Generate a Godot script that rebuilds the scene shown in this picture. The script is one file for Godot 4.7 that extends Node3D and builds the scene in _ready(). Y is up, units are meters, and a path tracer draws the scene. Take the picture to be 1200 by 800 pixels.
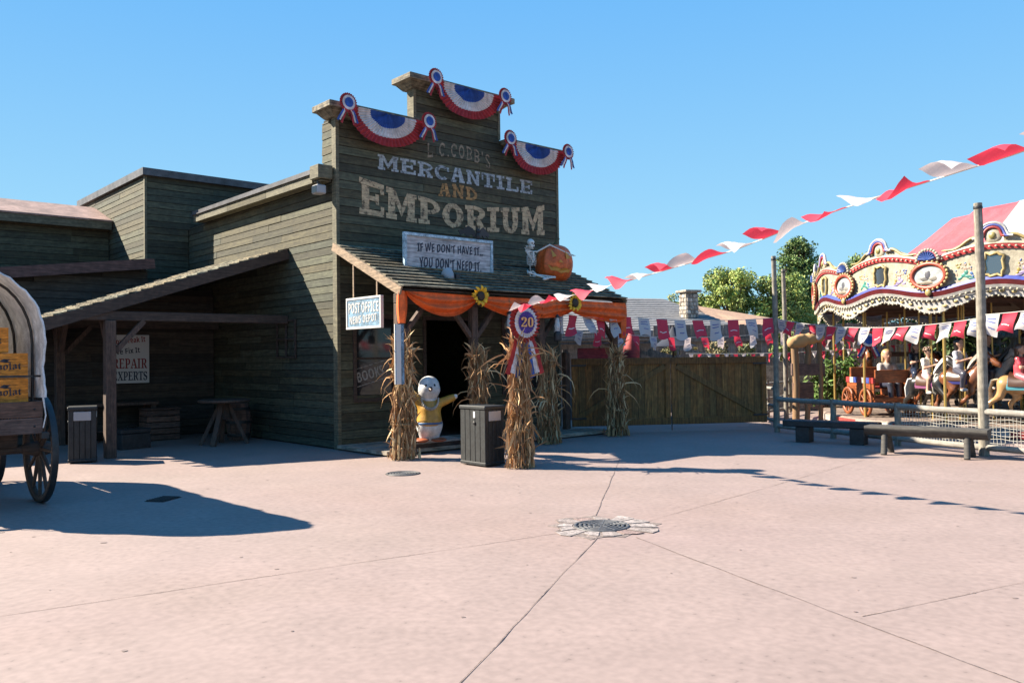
extends Node3D

var rng := RandomNumberGenerator.new()
var M := {}
var T := {}
var serif: Font
var sans: Font
var used := {}


# ------------------------------------------------------------------ mesh builder
class MB:
	var v := PackedVector3Array()
	var n := PackedVector3Array()
	var c := PackedColorArray()
	var col := Color(1, 1, 1)

	func tri(p: Vector3, q: Vector3, r: Vector3) -> void:
		var m := (q - p).cross(r - p).normalized()
		v.append(p); v.append(r); v.append(q)
		for i in 3:
			n.append(m); c.append(col)

	func quad(p: Vector3, q: Vector3, r: Vector3, s: Vector3) -> void:
		tri(p, q, r)
		tri(p, r, s)

	func hexa(k: Array) -> void:  # 8 corners: 0-3 the bottom ring seen from above anticlockwise, 4-7 the top ring
		quad(k[3], k[2], k[1], k[0])
		quad(k[4], k[5], k[6], k[7])
		for i in 4:
			var j: int = (i + 1) % 4
			quad(k[i], k[j], k[j + 4], k[i + 4])

	func box(at: Vector3, size: Vector3, b := Basis.IDENTITY) -> void:
		var h := size / 2
		var k := []
		for y in [-1, 1]:
			for p in [[-1, 1], [1, 1], [1, -1], [-1, -1]]:
				k.append(at + b * Vector3(h.x * p[0], h.y * y, h.z * p[1]))
		hexa(k)

	func bar(p: Vector3, q: Vector3, w: float, t: float, up := Vector3.UP) -> void:
		var d := (q - p).normalized()
		var s := d.cross(up).normalized()
		var u := s.cross(d).normalized()
		box((p + q) / 2, Vector3(p.distance_to(q), t, w), Basis(d, u, s))

	func cbox(at: Vector3, size: Vector3, ch: float, b := Basis.IDENTITY) -> void:  # chamfered
		var h := size / 2
		var g := func(x: float, y: float, z: float) -> Vector3: return at + b * Vector3(x, y, z)
		for ax in 3:
			for sg in [-1.0, 1.0]:
				var u := (ax + 1) % 3
				var w := (ax + 2) % 3
				var pts := []
				for p in [[-1, -1], [1, -1], [1, 1], [-1, 1]]:
					var q := Vector3.ZERO
					q[ax] = h[ax] * sg
					q[u] = (h[u] - ch) * p[0]
					q[w] = (h[w] - ch) * p[1]
					pts.append(g.call(q.x, q.y, q.z))
				if sg > 0: quad(pts[0], pts[1], pts[2], pts[3])
				else: quad(pts[3], pts[2], pts[1], pts[0])
				# edges shared with axis u
				for su in [-1.0, 1.0]:
					var e := []
					for p in [[0, -1], [0, 1], [1, 1], [1, -1]]:
						var q := Vector3.ZERO
						q[ax] = (h[ax] - (ch if p[0] == 1 else 0.0)) * sg
						q[u] = (h[u] - (0.0 if p[0] == 1 else ch)) * su
						q[w] = (h[w] - ch) * p[1]
						e.append(g.call(q.x, q.y, q.z))
					if sg * su > 0: quad(e[3], e[2], e[1], e[0])
					else: quad(e[0], e[1], e[2], e[3])
		for sx in [-1.0, 1.0]:
			for sy in [-1.0, 1.0]:
				for sz in [-1.0, 1.0]:
					var a: Vector3 = g.call(h.x * sx, (h.y - ch) * sy, (h.z - ch) * sz)
					var d: Vector3 = g.call((h.x - ch) * sx, h.y * sy, (h.z - ch) * sz)
					var f: Vector3 = g.call((h.x - ch) * sx, (h.y - ch) * sy, h.z * sz)
					if sx * sy * sz > 0: tri(a, d, f)
					else: tri(a, f, d)

	func sheet(rows: Array, close := false, cols := []) -> void:  # rows of points, smooth
		var nr := rows.size()
		var nc: int = rows[0].size()
		var nn := []
		for i in nr:
			var line := PackedVector3Array(); line.resize(nc); nn.append(line)
		for i in nr - 1:
			for j in (nc if close else nc - 1):
				var k := (j + 1) % nc
				var m: Vector3 = (rows[i][k] - rows[i][j]).cross(rows[i + 1][k] - rows[i][j])
				var m2: Vector3 = (rows[i + 1][k] - rows[i][j]).cross(rows[i + 1][j] - rows[i][j])
				nn[i][j] += m + m2; nn[i][k] += m; nn[i + 1][k] += m + m2; nn[i + 1][j] += m2
		for i in nr - 1:
			for j in (nc if close else nc - 1):
				var k := (j + 1) % nc
				for q in [[i, j], [i + 1, k], [i, k], [i, j], [i + 1, j], [i + 1, k]]:
					v.append(rows[q[0]][q[1]])
					var m: Vector3 = nn[q[0]][q[1]]
					n.append(m.normalized() if m.length() > 1e-12 else Vector3.UP)
					c.append(cols[q[0]] if cols else col)

	func tube(pts: Array, rad: Array, sides := 8, caps := true) -> void:
		var rows := []
		var ref := Vector3(0.31, 0.9, 0.23)
		for i in pts.size():
			var d: Vector3 = (pts[mini(i + 1, pts.size() - 1)] - pts[maxi(i - 1, 0)]).normalized()
			var s := d.cross(ref)
			if s.length() < 0.1: s = d.cross(Vector3.RIGHT)
			s = s.normalized()
			var u := s.cross(d)
			ref = u
			var ring := PackedVector3Array()
			for j in sides:
				var a := TAU * j / sides
				ring.append(pts[i] + (s * cos(a) + u * sin(a)) * rad[mini(i, rad.size() - 1)])
			rows.append(ring)
		sheet(rows, true)
		if caps:
			for e in [0, rows.size() - 1]:
				for j in range(1, sides - 1):
					if e == 0: tri(rows[e][0], rows[e][j + 1], rows[e][j])
					else: tri(rows[e][0], rows[e][j], rows[e][j + 1])

	func lathe(prof: Array, seg := 16, at := Vector3.ZERO, b := Basis.IDENTITY) -> void:  # [radius, height]
		var rows := []
		for p in prof:
			var ring := PackedVector3Array()
			for j in seg:
				var a := -TAU * j / seg
				ring.append(at + b * Vector3(p[0] * cos(a), p[1], p[0] * sin(a)))
			rows.append(ring)
		sheet(rows, true)

	func slab(poly: PackedVector2Array, t: float, f: Transform3D) -> void:  # polygon in f's xy plane, from z 0 to z t
		var ix := Geometry2D.triangulate_polygon(poly)
		var area := 0.0
		for i in poly.size():
			area += poly[i].cross(poly[(i + 1) % poly.size()])
		for i in range(0, ix.size(), 3):
			var p := poly[ix[i]]; var q := poly[ix[i + 1]]; var r := poly[ix[i + 2]]
			if (q - p).cross(r - p) < 0:
				var w := q; q = r; r = w
			tri(f * Vector3(p.x, p.y, t), f * Vector3(q.x, q.y, t), f * Vector3(r.x, r.y, t))
			tri(f * Vector3(p.x, p.y, 0), f * Vector3(r.x, r.y, 0), f * Vector3(q.x, q.y, 0))
		for i in poly.size():
			var p := poly[i]; var q := poly[(i + 1) % poly.size()]
			if area < 0:
				var w := p; p = q; q = w
			quad(f * Vector3(p.x, p.y, 0), f * Vector3(q.x, q.y, 0), f * Vector3(q.x, q.y, t), f * Vector3(p.x, p.y, t))

	func blob(at: Vector3, r: Vector3, seg := 8, b := Basis.IDENTITY) -> void:
		var rows := []
		var nr := maxi(4, seg / 2 + 1)
		for i in nr:
			var a := PI * i / (nr - 1) - PI / 2
			var ring := PackedVector3Array()
			for j in seg:
				var e := -TAU * j / seg
				ring.append(at + b * Vector3(r.x * cos(a) * cos(e), r.y * sin(a), r.z * cos(a) * sin(e)))
			rows.append(ring)
		sheet(rows, true)

	func mesh() -> ArrayMesh:
		var arr := []
		arr.resize(Mesh.ARRAY_MAX)
		arr[Mesh.ARRAY_VERTEX] = v
		arr[Mesh.ARRAY_NORMAL] = n
		arr[Mesh.ARRAY_COLOR] = c
		var m := ArrayMesh.new()
		m.add_surface_from_arrays(Mesh.PRIMITIVE_TRIANGLES, arr)
		return m


# ------------------------------------------------------------------ smooth bodies (joined capsules, surface nets)
func body(mb: MB, bones: Array, cell: float, k := 0.04) -> void:  # bones: [from, to, r from, r to]
	var lo := Vector3.INF
	var hi := -Vector3.INF
	for b in bones:
		for e in 2:
			var r: float = b[2 + e] + k + cell * 2
			lo = lo.min(b[e] - Vector3.ONE * r)
			hi = hi.max(b[e] + Vector3.ONE * r)
	var nx := int((hi.x - lo.x) / cell) + 2
	var ny := int((hi.y - lo.y) / cell) + 2
	var nz := int((hi.z - lo.z) / cell) + 2
	var d := PackedFloat32Array()
	d.resize(nx * ny * nz)
	d.fill(1.0)
	for b in bones:
		var p: Vector3 = b[0]
		var q: Vector3 = b[1]
		var r0: float = b[2]
		var r1: float = b[3]
		var pad := maxf(r0, r1) + k + cell * 2
		var a := ((p.min(q) - Vector3.ONE * pad - lo) / cell).floor()
		var z := ((p.max(q) + Vector3.ONE * pad - lo) / cell).ceil()
		var pq := q - p
		var ll := maxf(pq.length_squared(), 1e-9)
		for i in range(maxi(0, int(a.x)), mini(nx, int(z.x) + 1)):
			for j in range(maxi(0, int(a.y)), mini(ny, int(z.y) + 1)):
				for l in range(maxi(0, int(a.z)), mini(nz, int(z.z) + 1)):
					var w := lo + Vector3(i, j, l) * cell
					var t := clampf((w - p).dot(pq) / ll, 0, 1)
					var e := (w - p - pq * t).length() - lerpf(r0, r1, t)
					var at := (i * ny + j) * nz + l
					var o := d[at]
					var h := maxf(k - absf(o - e), 0.0) / k
					d[at] = minf(o, e) - h * h * k * 0.25
	var spot := {}
	var steps := [1, nz, nz + 1, ny * nz, ny * nz + 1, ny * nz + nz, ny * nz + nz + 1]
	var offs := [Vector3(0, 0, 1), Vector3(0, 1, 0), Vector3(0, 1, 1), Vector3(1, 0, 0), Vector3(1, 0, 1), Vector3(1, 1, 0), Vector3(1, 1, 1)]
	var edges := [[0, 1], [0, 2], [0, 4], [1, 3], [1, 5], [2, 3], [2, 6], [3, 7], [4, 5], [4, 6], [5, 7], [6, 7]]
	var cor := [Vector3.ZERO] + offs
	for i in nx - 1:
		for j in ny - 1:
			for l in nz - 1:
				var at := (i * ny + j) * nz + l
				var d0 := d[at]
				if d0 > cell * 2: continue
				var dd := [d0]
				var mix := 0
				for s in steps: dd.append(d[at + s])
				for s in 8:
					if dd[s] < 0: mix += 1
				if mix == 0 or mix == 8: continue
				var sum := Vector3.ZERO
				var cnt := 0
				for e in edges:
					var u: float = dd[e[0]]
					var w: float = dd[e[1]]
					if (u < 0) != (w < 0):
						sum += (cor[e[0]] as Vector3).lerp(cor[e[1]], u / (u - w)); cnt += 1
				spot[at] = lo + (Vector3(i, j, l) + sum / cnt) * cell
	var nor := {}
	var quads := []
	for at in spot:
		for e in [[1, nz, ny * nz], [nz, ny * nz, 1], [ny * nz, 1, nz]]:
			var u := d[at]
			var w := d[at + e[0]]
			if (u < 0) == (w < 0): continue
			var a: int = at - e[1] - e[2]
			var b: int = at - e[2]
			var f: int = at - e[1]
			if not (spot.has(a) and spot.has(b) and spot.has(f)): continue
			quads.append([a, f, at, b] if u < 0 else [a, b, at, f])
	for q in quads:
		var m: Vector3 = (spot[q[1]] - spot[q[0]]).cross(spot[q[2]] - spot[q[0]]) + (spot[q[2]] - spot[q[0]]).cross(spot[q[3]] - spot[q[0]])
		for s in q: nor[s] = nor.get(s, Vector3.ZERO) + m
	for q in quads:
		for s in [0, 2, 1, 0, 3, 2]:
			mb.v.append(spot[q[s]]); mb.n.append((nor[q[s]] as Vector3).normalized()); mb.c.append(mb.col)


# ------------------------------------------------------------------ nodes
func numbered(called: String) -> String:
	if not used.has(called):
		used[called] = 0
		return called
	used[called] += 1
	return "%s_%03d" % [called, used[called]]


func thing(called: String, label: String, category: String, at := Vector3.ZERO, turn := 0.0, group := "") -> Node3D:
	var o := Node3D.new()
	o.name = numbered(called)
	add_child(o)
	o.position = at
	o.rotation.y = turn
	o.set_meta("label", label)
	o.set_meta("category", category)
	if group: o.set_meta("group", group)
	return o


func part(parent: Node, called: String, mb, mat: Material, label := "") -> MeshInstance3D:
	var o := MeshInstance3D.new()
	o.name = called
	o.mesh = mb.mesh() if mb is MB else mb
	o.material_override = mat
	parent.add_child(o, true)
	if label: o.set_meta("label", label)
	return o


func ground_piece(called: String, mb: MB, mat: Material) -> MeshInstance3D:
	var o := part(self, called, mb, mat)
	o.set_meta("kind", "structure")
	return o


func copy(src: Node3D, at: Vector3, turn: float, label: String) -> Node3D:
	var o: Node3D = src.duplicate()
	o.name = numbered(String(src.name).rstrip("_0123456789"))
	add_child(o)
	o.position = at
	o.rotation.y = turn
	o.set_meta("label", label)
	return o


func letters(parent: Node, called: String, txt: String, f: Transform3D, w: float, h: float, mat: Material, font: Font, depth := 0.006) -> MeshInstance3D:
	# txt fitted into w by h, its lower left corner at f's origin, read along f's x
	var t := TextMesh.new()
	t.text = txt
	t.font = font
	t.font_size = 64
	t.pixel_size = 0.01
	t.depth = 0.01
	t.curve_step = 1.2
	var bx := t.get_aabb()
	var o := MeshInstance3D.new()
	o.name = called
	o.mesh = t
	o.material_override = mat
	parent.add_child(o, true)
	var s := Vector3(w / bx.size.x, h / bx.size.y, depth / bx.size.z)
	o.transform = f * Transform3D(Basis.from_scale(s), -bx.position * s)
	return o


func fr(at: Vector3, x: Vector3, y := Vector3.UP) -> Transform3D:
	var xn := x.normalized()
	var z := xn.cross(y).normalized()
	return Transform3D(Basis(xn, z.cross(xn), z), at)


# ------------------------------------------------------------------ textures and materials
func noise_img(sd: int, w: int, h: int, freq: float, oct := 4) -> PackedByteArray:
	var f := FastNoiseLite.new()
	f.seed = sd
	f.noise_type = FastNoiseLite.TYPE_SIMPLEX_SMOOTH
	f.frequency = freq
	f.fractal_octaves = oct
	var im := f.get_seamless_image(w, h)
	if w != 512 or h != 512: im.resize(512, 512, Image.INTERPOLATE_CUBIC)
	im.convert(Image.FORMAT_L8)
	return im.get_data()


func mix_tex(called: String, parts: Array, mean: float, cut := []) -> void:  # parts: [bytes, weight]
	var out := PackedByteArray()
	out.resize(512 * 512)
	var np := parts.size()
	var a: PackedByteArray = parts[0][0]
	var b: PackedByteArray = parts[1 % np][0]
	var e: PackedByteArray = parts[2 % np][0]
	var wa: float = parts[0][1]
	var wb: float = parts[1][1] if np > 1 else 0.0
	var we: float = parts[2][1] if np > 2 else 0.0
	for i in out.size():
		var x := mean + wa * (a[i] - 128) + wb * (b[i] - 128) + we * (e[i] - 128)
		if cut:  # a worn or specked layer: below a threshold the value drops
			if b[i] < cut[0]: x *= cut[1]
		out[i] = clampi(int(x), 0, 255)
	var im := Image.create_from_data(512, 512, false, Image.FORMAT_L8, out)
	var bump := im.duplicate()
	im.convert(Image.FORMAT_RGB8)
	T[called] = ImageTexture.create_from_image(im)
	bump.convert(Image.FORMAT_RGBA8)
	bump.bump_map_to_normal_map(3.0)
	T[called + "_n"] = ImageTexture.create_from_image(bump)


func turned(called: String, from: String) -> void:
	for e in ["", "_n"]:
		var im: Image = T[from + e].get_image().duplicate()
		im.rotate_90(CLOCKWISE)
		T[called + e] = ImageTexture.create_from_image(im)


func mat(called: String, lin: Color, rough := 0.8, tex := "", scale := 0.5, bump := 0.0, o := {}) -> StandardMaterial3D:
	var m := StandardMaterial3D.new()
	var s := 1.0
	if tex:
		s = 1.0 / 0.62
		m.albedo_texture = T[tex]
		m.uv1_triplanar = true
		m.uv1_world_triplanar = o.get("world", false)
		m.uv1_scale = Vector3.ONE * scale
		if bump > 0:
			m.normal_enabled = true
			m.normal_texture = T[tex + "_n"]
			m.normal_scale = bump
	m.albedo_color = Color(minf(lin.r * s, 1), minf(lin.g * s, 1), minf(lin.b * s, 1)).linear_to_srgb()
	m.roughness = rough
	m.metallic = o.get("metal", 0.0)
	m.vertex_color_use_as_albedo = o.get("vc", false)
	m.cull_mode = BaseMaterial3D.CULL_DISABLED
	if o.has("back"):
		m.backlight_enabled = true
		m.backlight = o.back
	if o.has("coat"):
		m.clearcoat_enabled = true
		m.clearcoat = o.coat
		m.clearcoat_roughness = 0.2
	if o.has("alpha"):
		m.transparency = BaseMaterial3D.TRANSPARENCY_ALPHA
		m.albedo_color.a = o.alpha
	M[called] = m
	return m


func tints(called: String, lin: Color, n: int, spread: float, rough: float, tex: String, scale: float, bump: float) -> Array:
	var out := []
	for i in n:
		var k := 1.0 + spread * (2.0 * i / (n - 1) - 1)
		var w := 1.0 + spread * 0.35 * sin(i * 2.4)
		out.append(mat("%s%d" % [called, i], Color(lin.r * k * w, lin.g * k, lin.b * k / w), rough, tex, scale, bump))
	M[called] = out
	return out


func make_materials() -> void:
	var fine := noise_img(11, 512, 512, 0.09, 3)
	var mid := noise_img(12, 512, 512, 0.02, 4)
	var big := noise_img(13, 512, 512, 0.006, 4)
	var streak := noise_img(14, 32, 512, 0.07, 4)
	var streak2 := noise_img(15, 64, 512, 0.2, 2)
	mix_tex("wood", [[streak, 0.36], [streak2, 0.22], [mid, 0.2]], 208)
	turned("woodv", "wood")
	mix_tex("rough_wood", [[streak, 0.8], [mid, 0.7], [fine, 0.3]], 200)
	mix_tex("stone", [[mid, 0.3], [big, 0.3], [fine, 0.18]], 208)
	mix_tex("speck", [[fine, 0.5], [mid, 0.4], [big, 0.3]], 205)
	mix_tex("cloth", [[fine, 0.15], [mid, 0.2], [big, 0.25]], 212)
	mix_tex("worn", [[streak, 0.3], [mid, 0.25], [fine, 0.25]], 205, [70, 0.66])
	mix_tex("concrete", [[big, 0.05], [fine, 0.1], [mid, 0.03]], 208, [30, 0.88])
	tints("olive", Color(0.053, 0.051, 0.029), 6, 0.34, 0.85, "wood", 0.55, 0.5)
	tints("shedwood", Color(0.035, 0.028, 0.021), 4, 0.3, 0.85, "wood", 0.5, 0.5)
	tints("roofplank", Color(0.14, 0.122, 0.082), 5, 0.28, 0.9, "rough_wood", 0.6, 0.7)
	tints("gateplank", Color(0.15, 0.074, 0.02), 5, 0.3, 0.8, "woodv", 0.6, 0.5)
	tints("greyplank", Color(0.15, 0.138, 0.125), 4, 0.25, 0.9, "woodv", 0.6, 0.5)
	tints("brownplank", Color(0.10, 0.055, 0.04), 4, 0.25, 0.8, "wood", 0.7, 0.5)
	tints("deckplank", Color(0.2, 0.18, 0.15), 4, 0.2, 0.9, "wood", 0.6, 0.5)
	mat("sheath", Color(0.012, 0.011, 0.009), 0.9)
	mat("darkbeam", Color(0.046, 0.029, 0.021), 0.8, "wood", 0.7, 0.5)
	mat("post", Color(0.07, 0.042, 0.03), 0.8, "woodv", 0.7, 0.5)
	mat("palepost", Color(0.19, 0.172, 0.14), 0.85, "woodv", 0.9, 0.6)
	mat("rail", Color(0.21, 0.195, 0.17), 0.85, "wood", 0.9, 0.6)
	mat("trim", Color(0.1, 0.09, 0.055), 0.8, "wood", 0.7, 0.4)
	mat("fascia", Color(0.22, 0.155, 0.1), 0.8, "wood", 0.7, 0.4)
	mat("cornice", Color(0.125, 0.105, 0.07), 0.8, "rough_wood", 0.6, 0.5)
	mat("metalroof", Color(0.06, 0.058, 0.062), 0.5, "stone", 0.4)
	mat("pinkroof", Color(0.26, 0.165, 0.135), 0.8, "stone", 0.25, 0.2)
	mat("brownroof", Color(0.075, 0.04, 0.036), 0.8, "wood", 0.5, 0.4)
	mat("black", Color(0.012, 0.012, 0.013), 0.6)
	mat("iron", Color(0.018, 0.018, 0.019), 0.55, "speck", 1.2)
	mat("manhole", Color(0.075, 0.075, 0.078), 0.55, "speck", 1.6, 0.3)
	mat("bin", Color(0.012, 0.0145, 0.0155), 0.6, "speck", 1.5, 0.1)
	mat("grey", Color(0.3, 0.3, 0.31), 0.5)
	mat("whitepaint", Color(0.5, 0.49, 0.47), 0.6)
	mat("paleblue", Color(0.3, 0.4, 0.46), 0.6, "speck", 0.8)
	mat("signblue", Color(0.12, 0.21, 0.29), 0.6, "speck", 0.8)
	mat("signgrey", Color(0.36, 0.345, 0.35), 0.7, "wood", 0.4)
	mat("ink", Color(0.02, 0.025, 0.045), 0.7, "worn", 0.8)
	mat("cream", Color(0.55, 0.5, 0.4), 0.7, "worn", 0.8)
	mat("l_emporium", Color(0.4, 0.29, 0.17), 0.8, "worn", 0.7, 0.2)
	mat("l_mercantile", Color(0.27, 0.3, 0.32), 0.8, "worn", 0.8, 0.2)
	mat("l_and", Color(0.32, 0.17, 0.06), 0.8, "worn", 0.9, 0.2)
	mat("l_cobb", Color(0.2, 0.16, 0.11), 0.8, "worn", 0.9, 0.2)
	mat("l_red", Color(0.22, 0.03, 0.025), 0.8, "worn", 0.9)
	mat("l_white", Color(0.45, 0.45, 0.43), 0.8, "worn", 0.9)
	mat("chalk", Color(0.3, 0.29, 0.27), 0.9, "worn", 1.2)
	mat("fabric", Color(0.98, 0.98, 0.98), 0.85, "cloth", 1.0, 0.1, {"vc": true})
	mat("paint", Color(0.95, 0.95, 0.95), 0.45, "cloth", 0.8, 0.0, {"vc": true})
	mat("leaf", Color(1, 1, 1), 0.7, "", 1.0, 0.0, {"vc": true, "back": Color(0.04, 0.06, 0.01)})
	mat("straw", Color(1, 1, 1), 0.85, "", 1.0, 0.0, {"vc": true})
	mat("plain", Color(1, 1, 1), 0.7, "", 1.0, 0.0, {"vc": true})
	mat("gloss", Color(1, 1, 1), 0.3, "", 1.0, 0.0, {"vc": true, "coat": 0.6})
	mat("flag", Color(1, 1, 1), 0.7, "", 1.0, 0.0, {"vc": true, "back": Color(0.85, 0.8, 0.8)})
	mat("orange", Color(0.62, 0.095, 0.01), 0.65, "cloth", 0.8, 0.1, {"back": Color(0.12, 0.02, 0.0)})
	mat("canvas", Color(0.72, 0.7, 0.68), 0.9, "cloth", 0.7, 0.2, {"back": Color(0.5, 0.47, 0.42)})
	mat("canopy_red", Color(0.42, 0.07, 0.078), 0.6, "cloth", 0.3)
	mat("canopy_white", Color(0.42, 0.395, 0.355), 0.6, "cloth", 0.3)
	mat("brass", Color(0.55, 0.38, 0.12), 0.35, "", 1, 0, {"metal": 0.7})
	mat("mirror", Color(0.25, 0.25, 0.26), 0.08, "", 1, 0, {"metal": 0.9})
	mat("glass", Color(0.02, 0.022, 0.025), 0.06)
	mat("lampglass", Color(0.6, 0.62, 0.63), 0.1, "", 1, 0, {"alpha": 0.45})
	mat("roofgrey", Color(0.15, 0.15, 0.155), 0.9, "wood", 0.5, 0.5)
	mat("rooftan", Color(0.36, 0.22, 0.14), 0.9, "wood", 0.5, 0.5)
	mat("chimney", Color(0.3, 0.26, 0.21), 0.9, "speck", 0.9, 0.4)
	mat("mortar", Color(0.2, 0.18, 0.15), 0.95, "speck", 1.0)
	mat("crate", Color(0.6, 0.215, 0.025), 0.75, "wood", 1.0, 0.3)
	mat("pumpkin", Color(0.56, 0.1, 0.016), 0.5, "stone", 0.9, 0.1)
	mat("bone", Color(0.58, 0.57, 0.54), 0.6)
	mat("redboard", Color(0.28, 0.03, 0.03), 0.7, "wood", 0.8)
	mat("bark", Color(0.09, 0.065, 0.045), 0.9, "woodv", 0.5, 0.8)
	mat("twine", Color(0.2, 0.14, 0.07), 0.9)
	mat("net", Color(0.42, 0.4, 0.35), 0.8)
	mat("skin", Color(0.42, 0.24, 0.17), 0.6)
	mat("plinthwood", Color(0.3, 0.28, 0.25), 0.85, "wood", 0.8, 0.4)


func _ready() -> void:
	rng.seed = 7
	var cam := Camera3D.new()
	cam.name = "camera"
	cam.position = Vector3(-8.19, 1.7, 14.09)
	cam.rotation_degrees = Vector3(1.10, -41.89, -0.746)
	cam.fov = 44.12
	cam.near = 0.05
	cam.far = 1200
	add_child(cam)
	var sky_mat := ProceduralSkyMaterial.new()
	sky_mat.sky_top_color = Color(0.045, 0.365, 0.95).linear_to_srgb()
	sky_mat.sky_horizon_color = Color(0.5, 0.87, 1.0).linear_to_srgb()
	sky_mat.sky_curve = 0.24
	sky_mat.ground_horizon_color = Color(0.3, 0.28, 0.26).linear_to_srgb()
	sky_mat.ground_bottom_color = Color(0.2, 0.17, 0.15).linear_to_srgb()
	sky_mat.energy_multiplier = 0.286
	var sky := Sky.new()
	sky.sky_material = sky_mat
	var env := Environment.new()
	env.background_mode = Environment.BG_SKY
	env.sky = sky
	env.tonemap_mode = Environment.TONE_MAPPER_LINEAR
	env.tonemap_exposure = 3.5
	env.sdfgi_enabled = true
	env.ssao_enabled = true
	env.ssil_enabled = true
	var we := WorldEnvironment.new()
	we.name = "world"
	we.environment = env
	add_child(we)
	var sun := DirectionalLight3D.new()
	sun.name = "sun"
	sun.light_energy = 1.6
	sun.light_color = Color(1.0, 0.95, 0.87)
	sun.light_angular_distance = 0.5
	sun.shadow_enabled = true
	add_child(sun)
	sun.look_at_from_position(Vector3.ZERO, Vector3(0.8, -1, 1.12), Vector3.UP)

	serif = SystemFont.new()
	serif.font_names = PackedStringArray(["Droid Serif"])
	serif.font_weight = 700
	sans = SystemFont.new()
	sans.font_names = PackedStringArray(["Droid Sans"])
	sans.font_weight = 700
	make_materials()
	build_ground()
	build_emporium()
	build_porch()
	build_annex()
	build_background()
	build_trees()
	build_carousel()
	build_fences()
	build_wagon()
	build_decor()
	build_street()
	build_flags()


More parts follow.
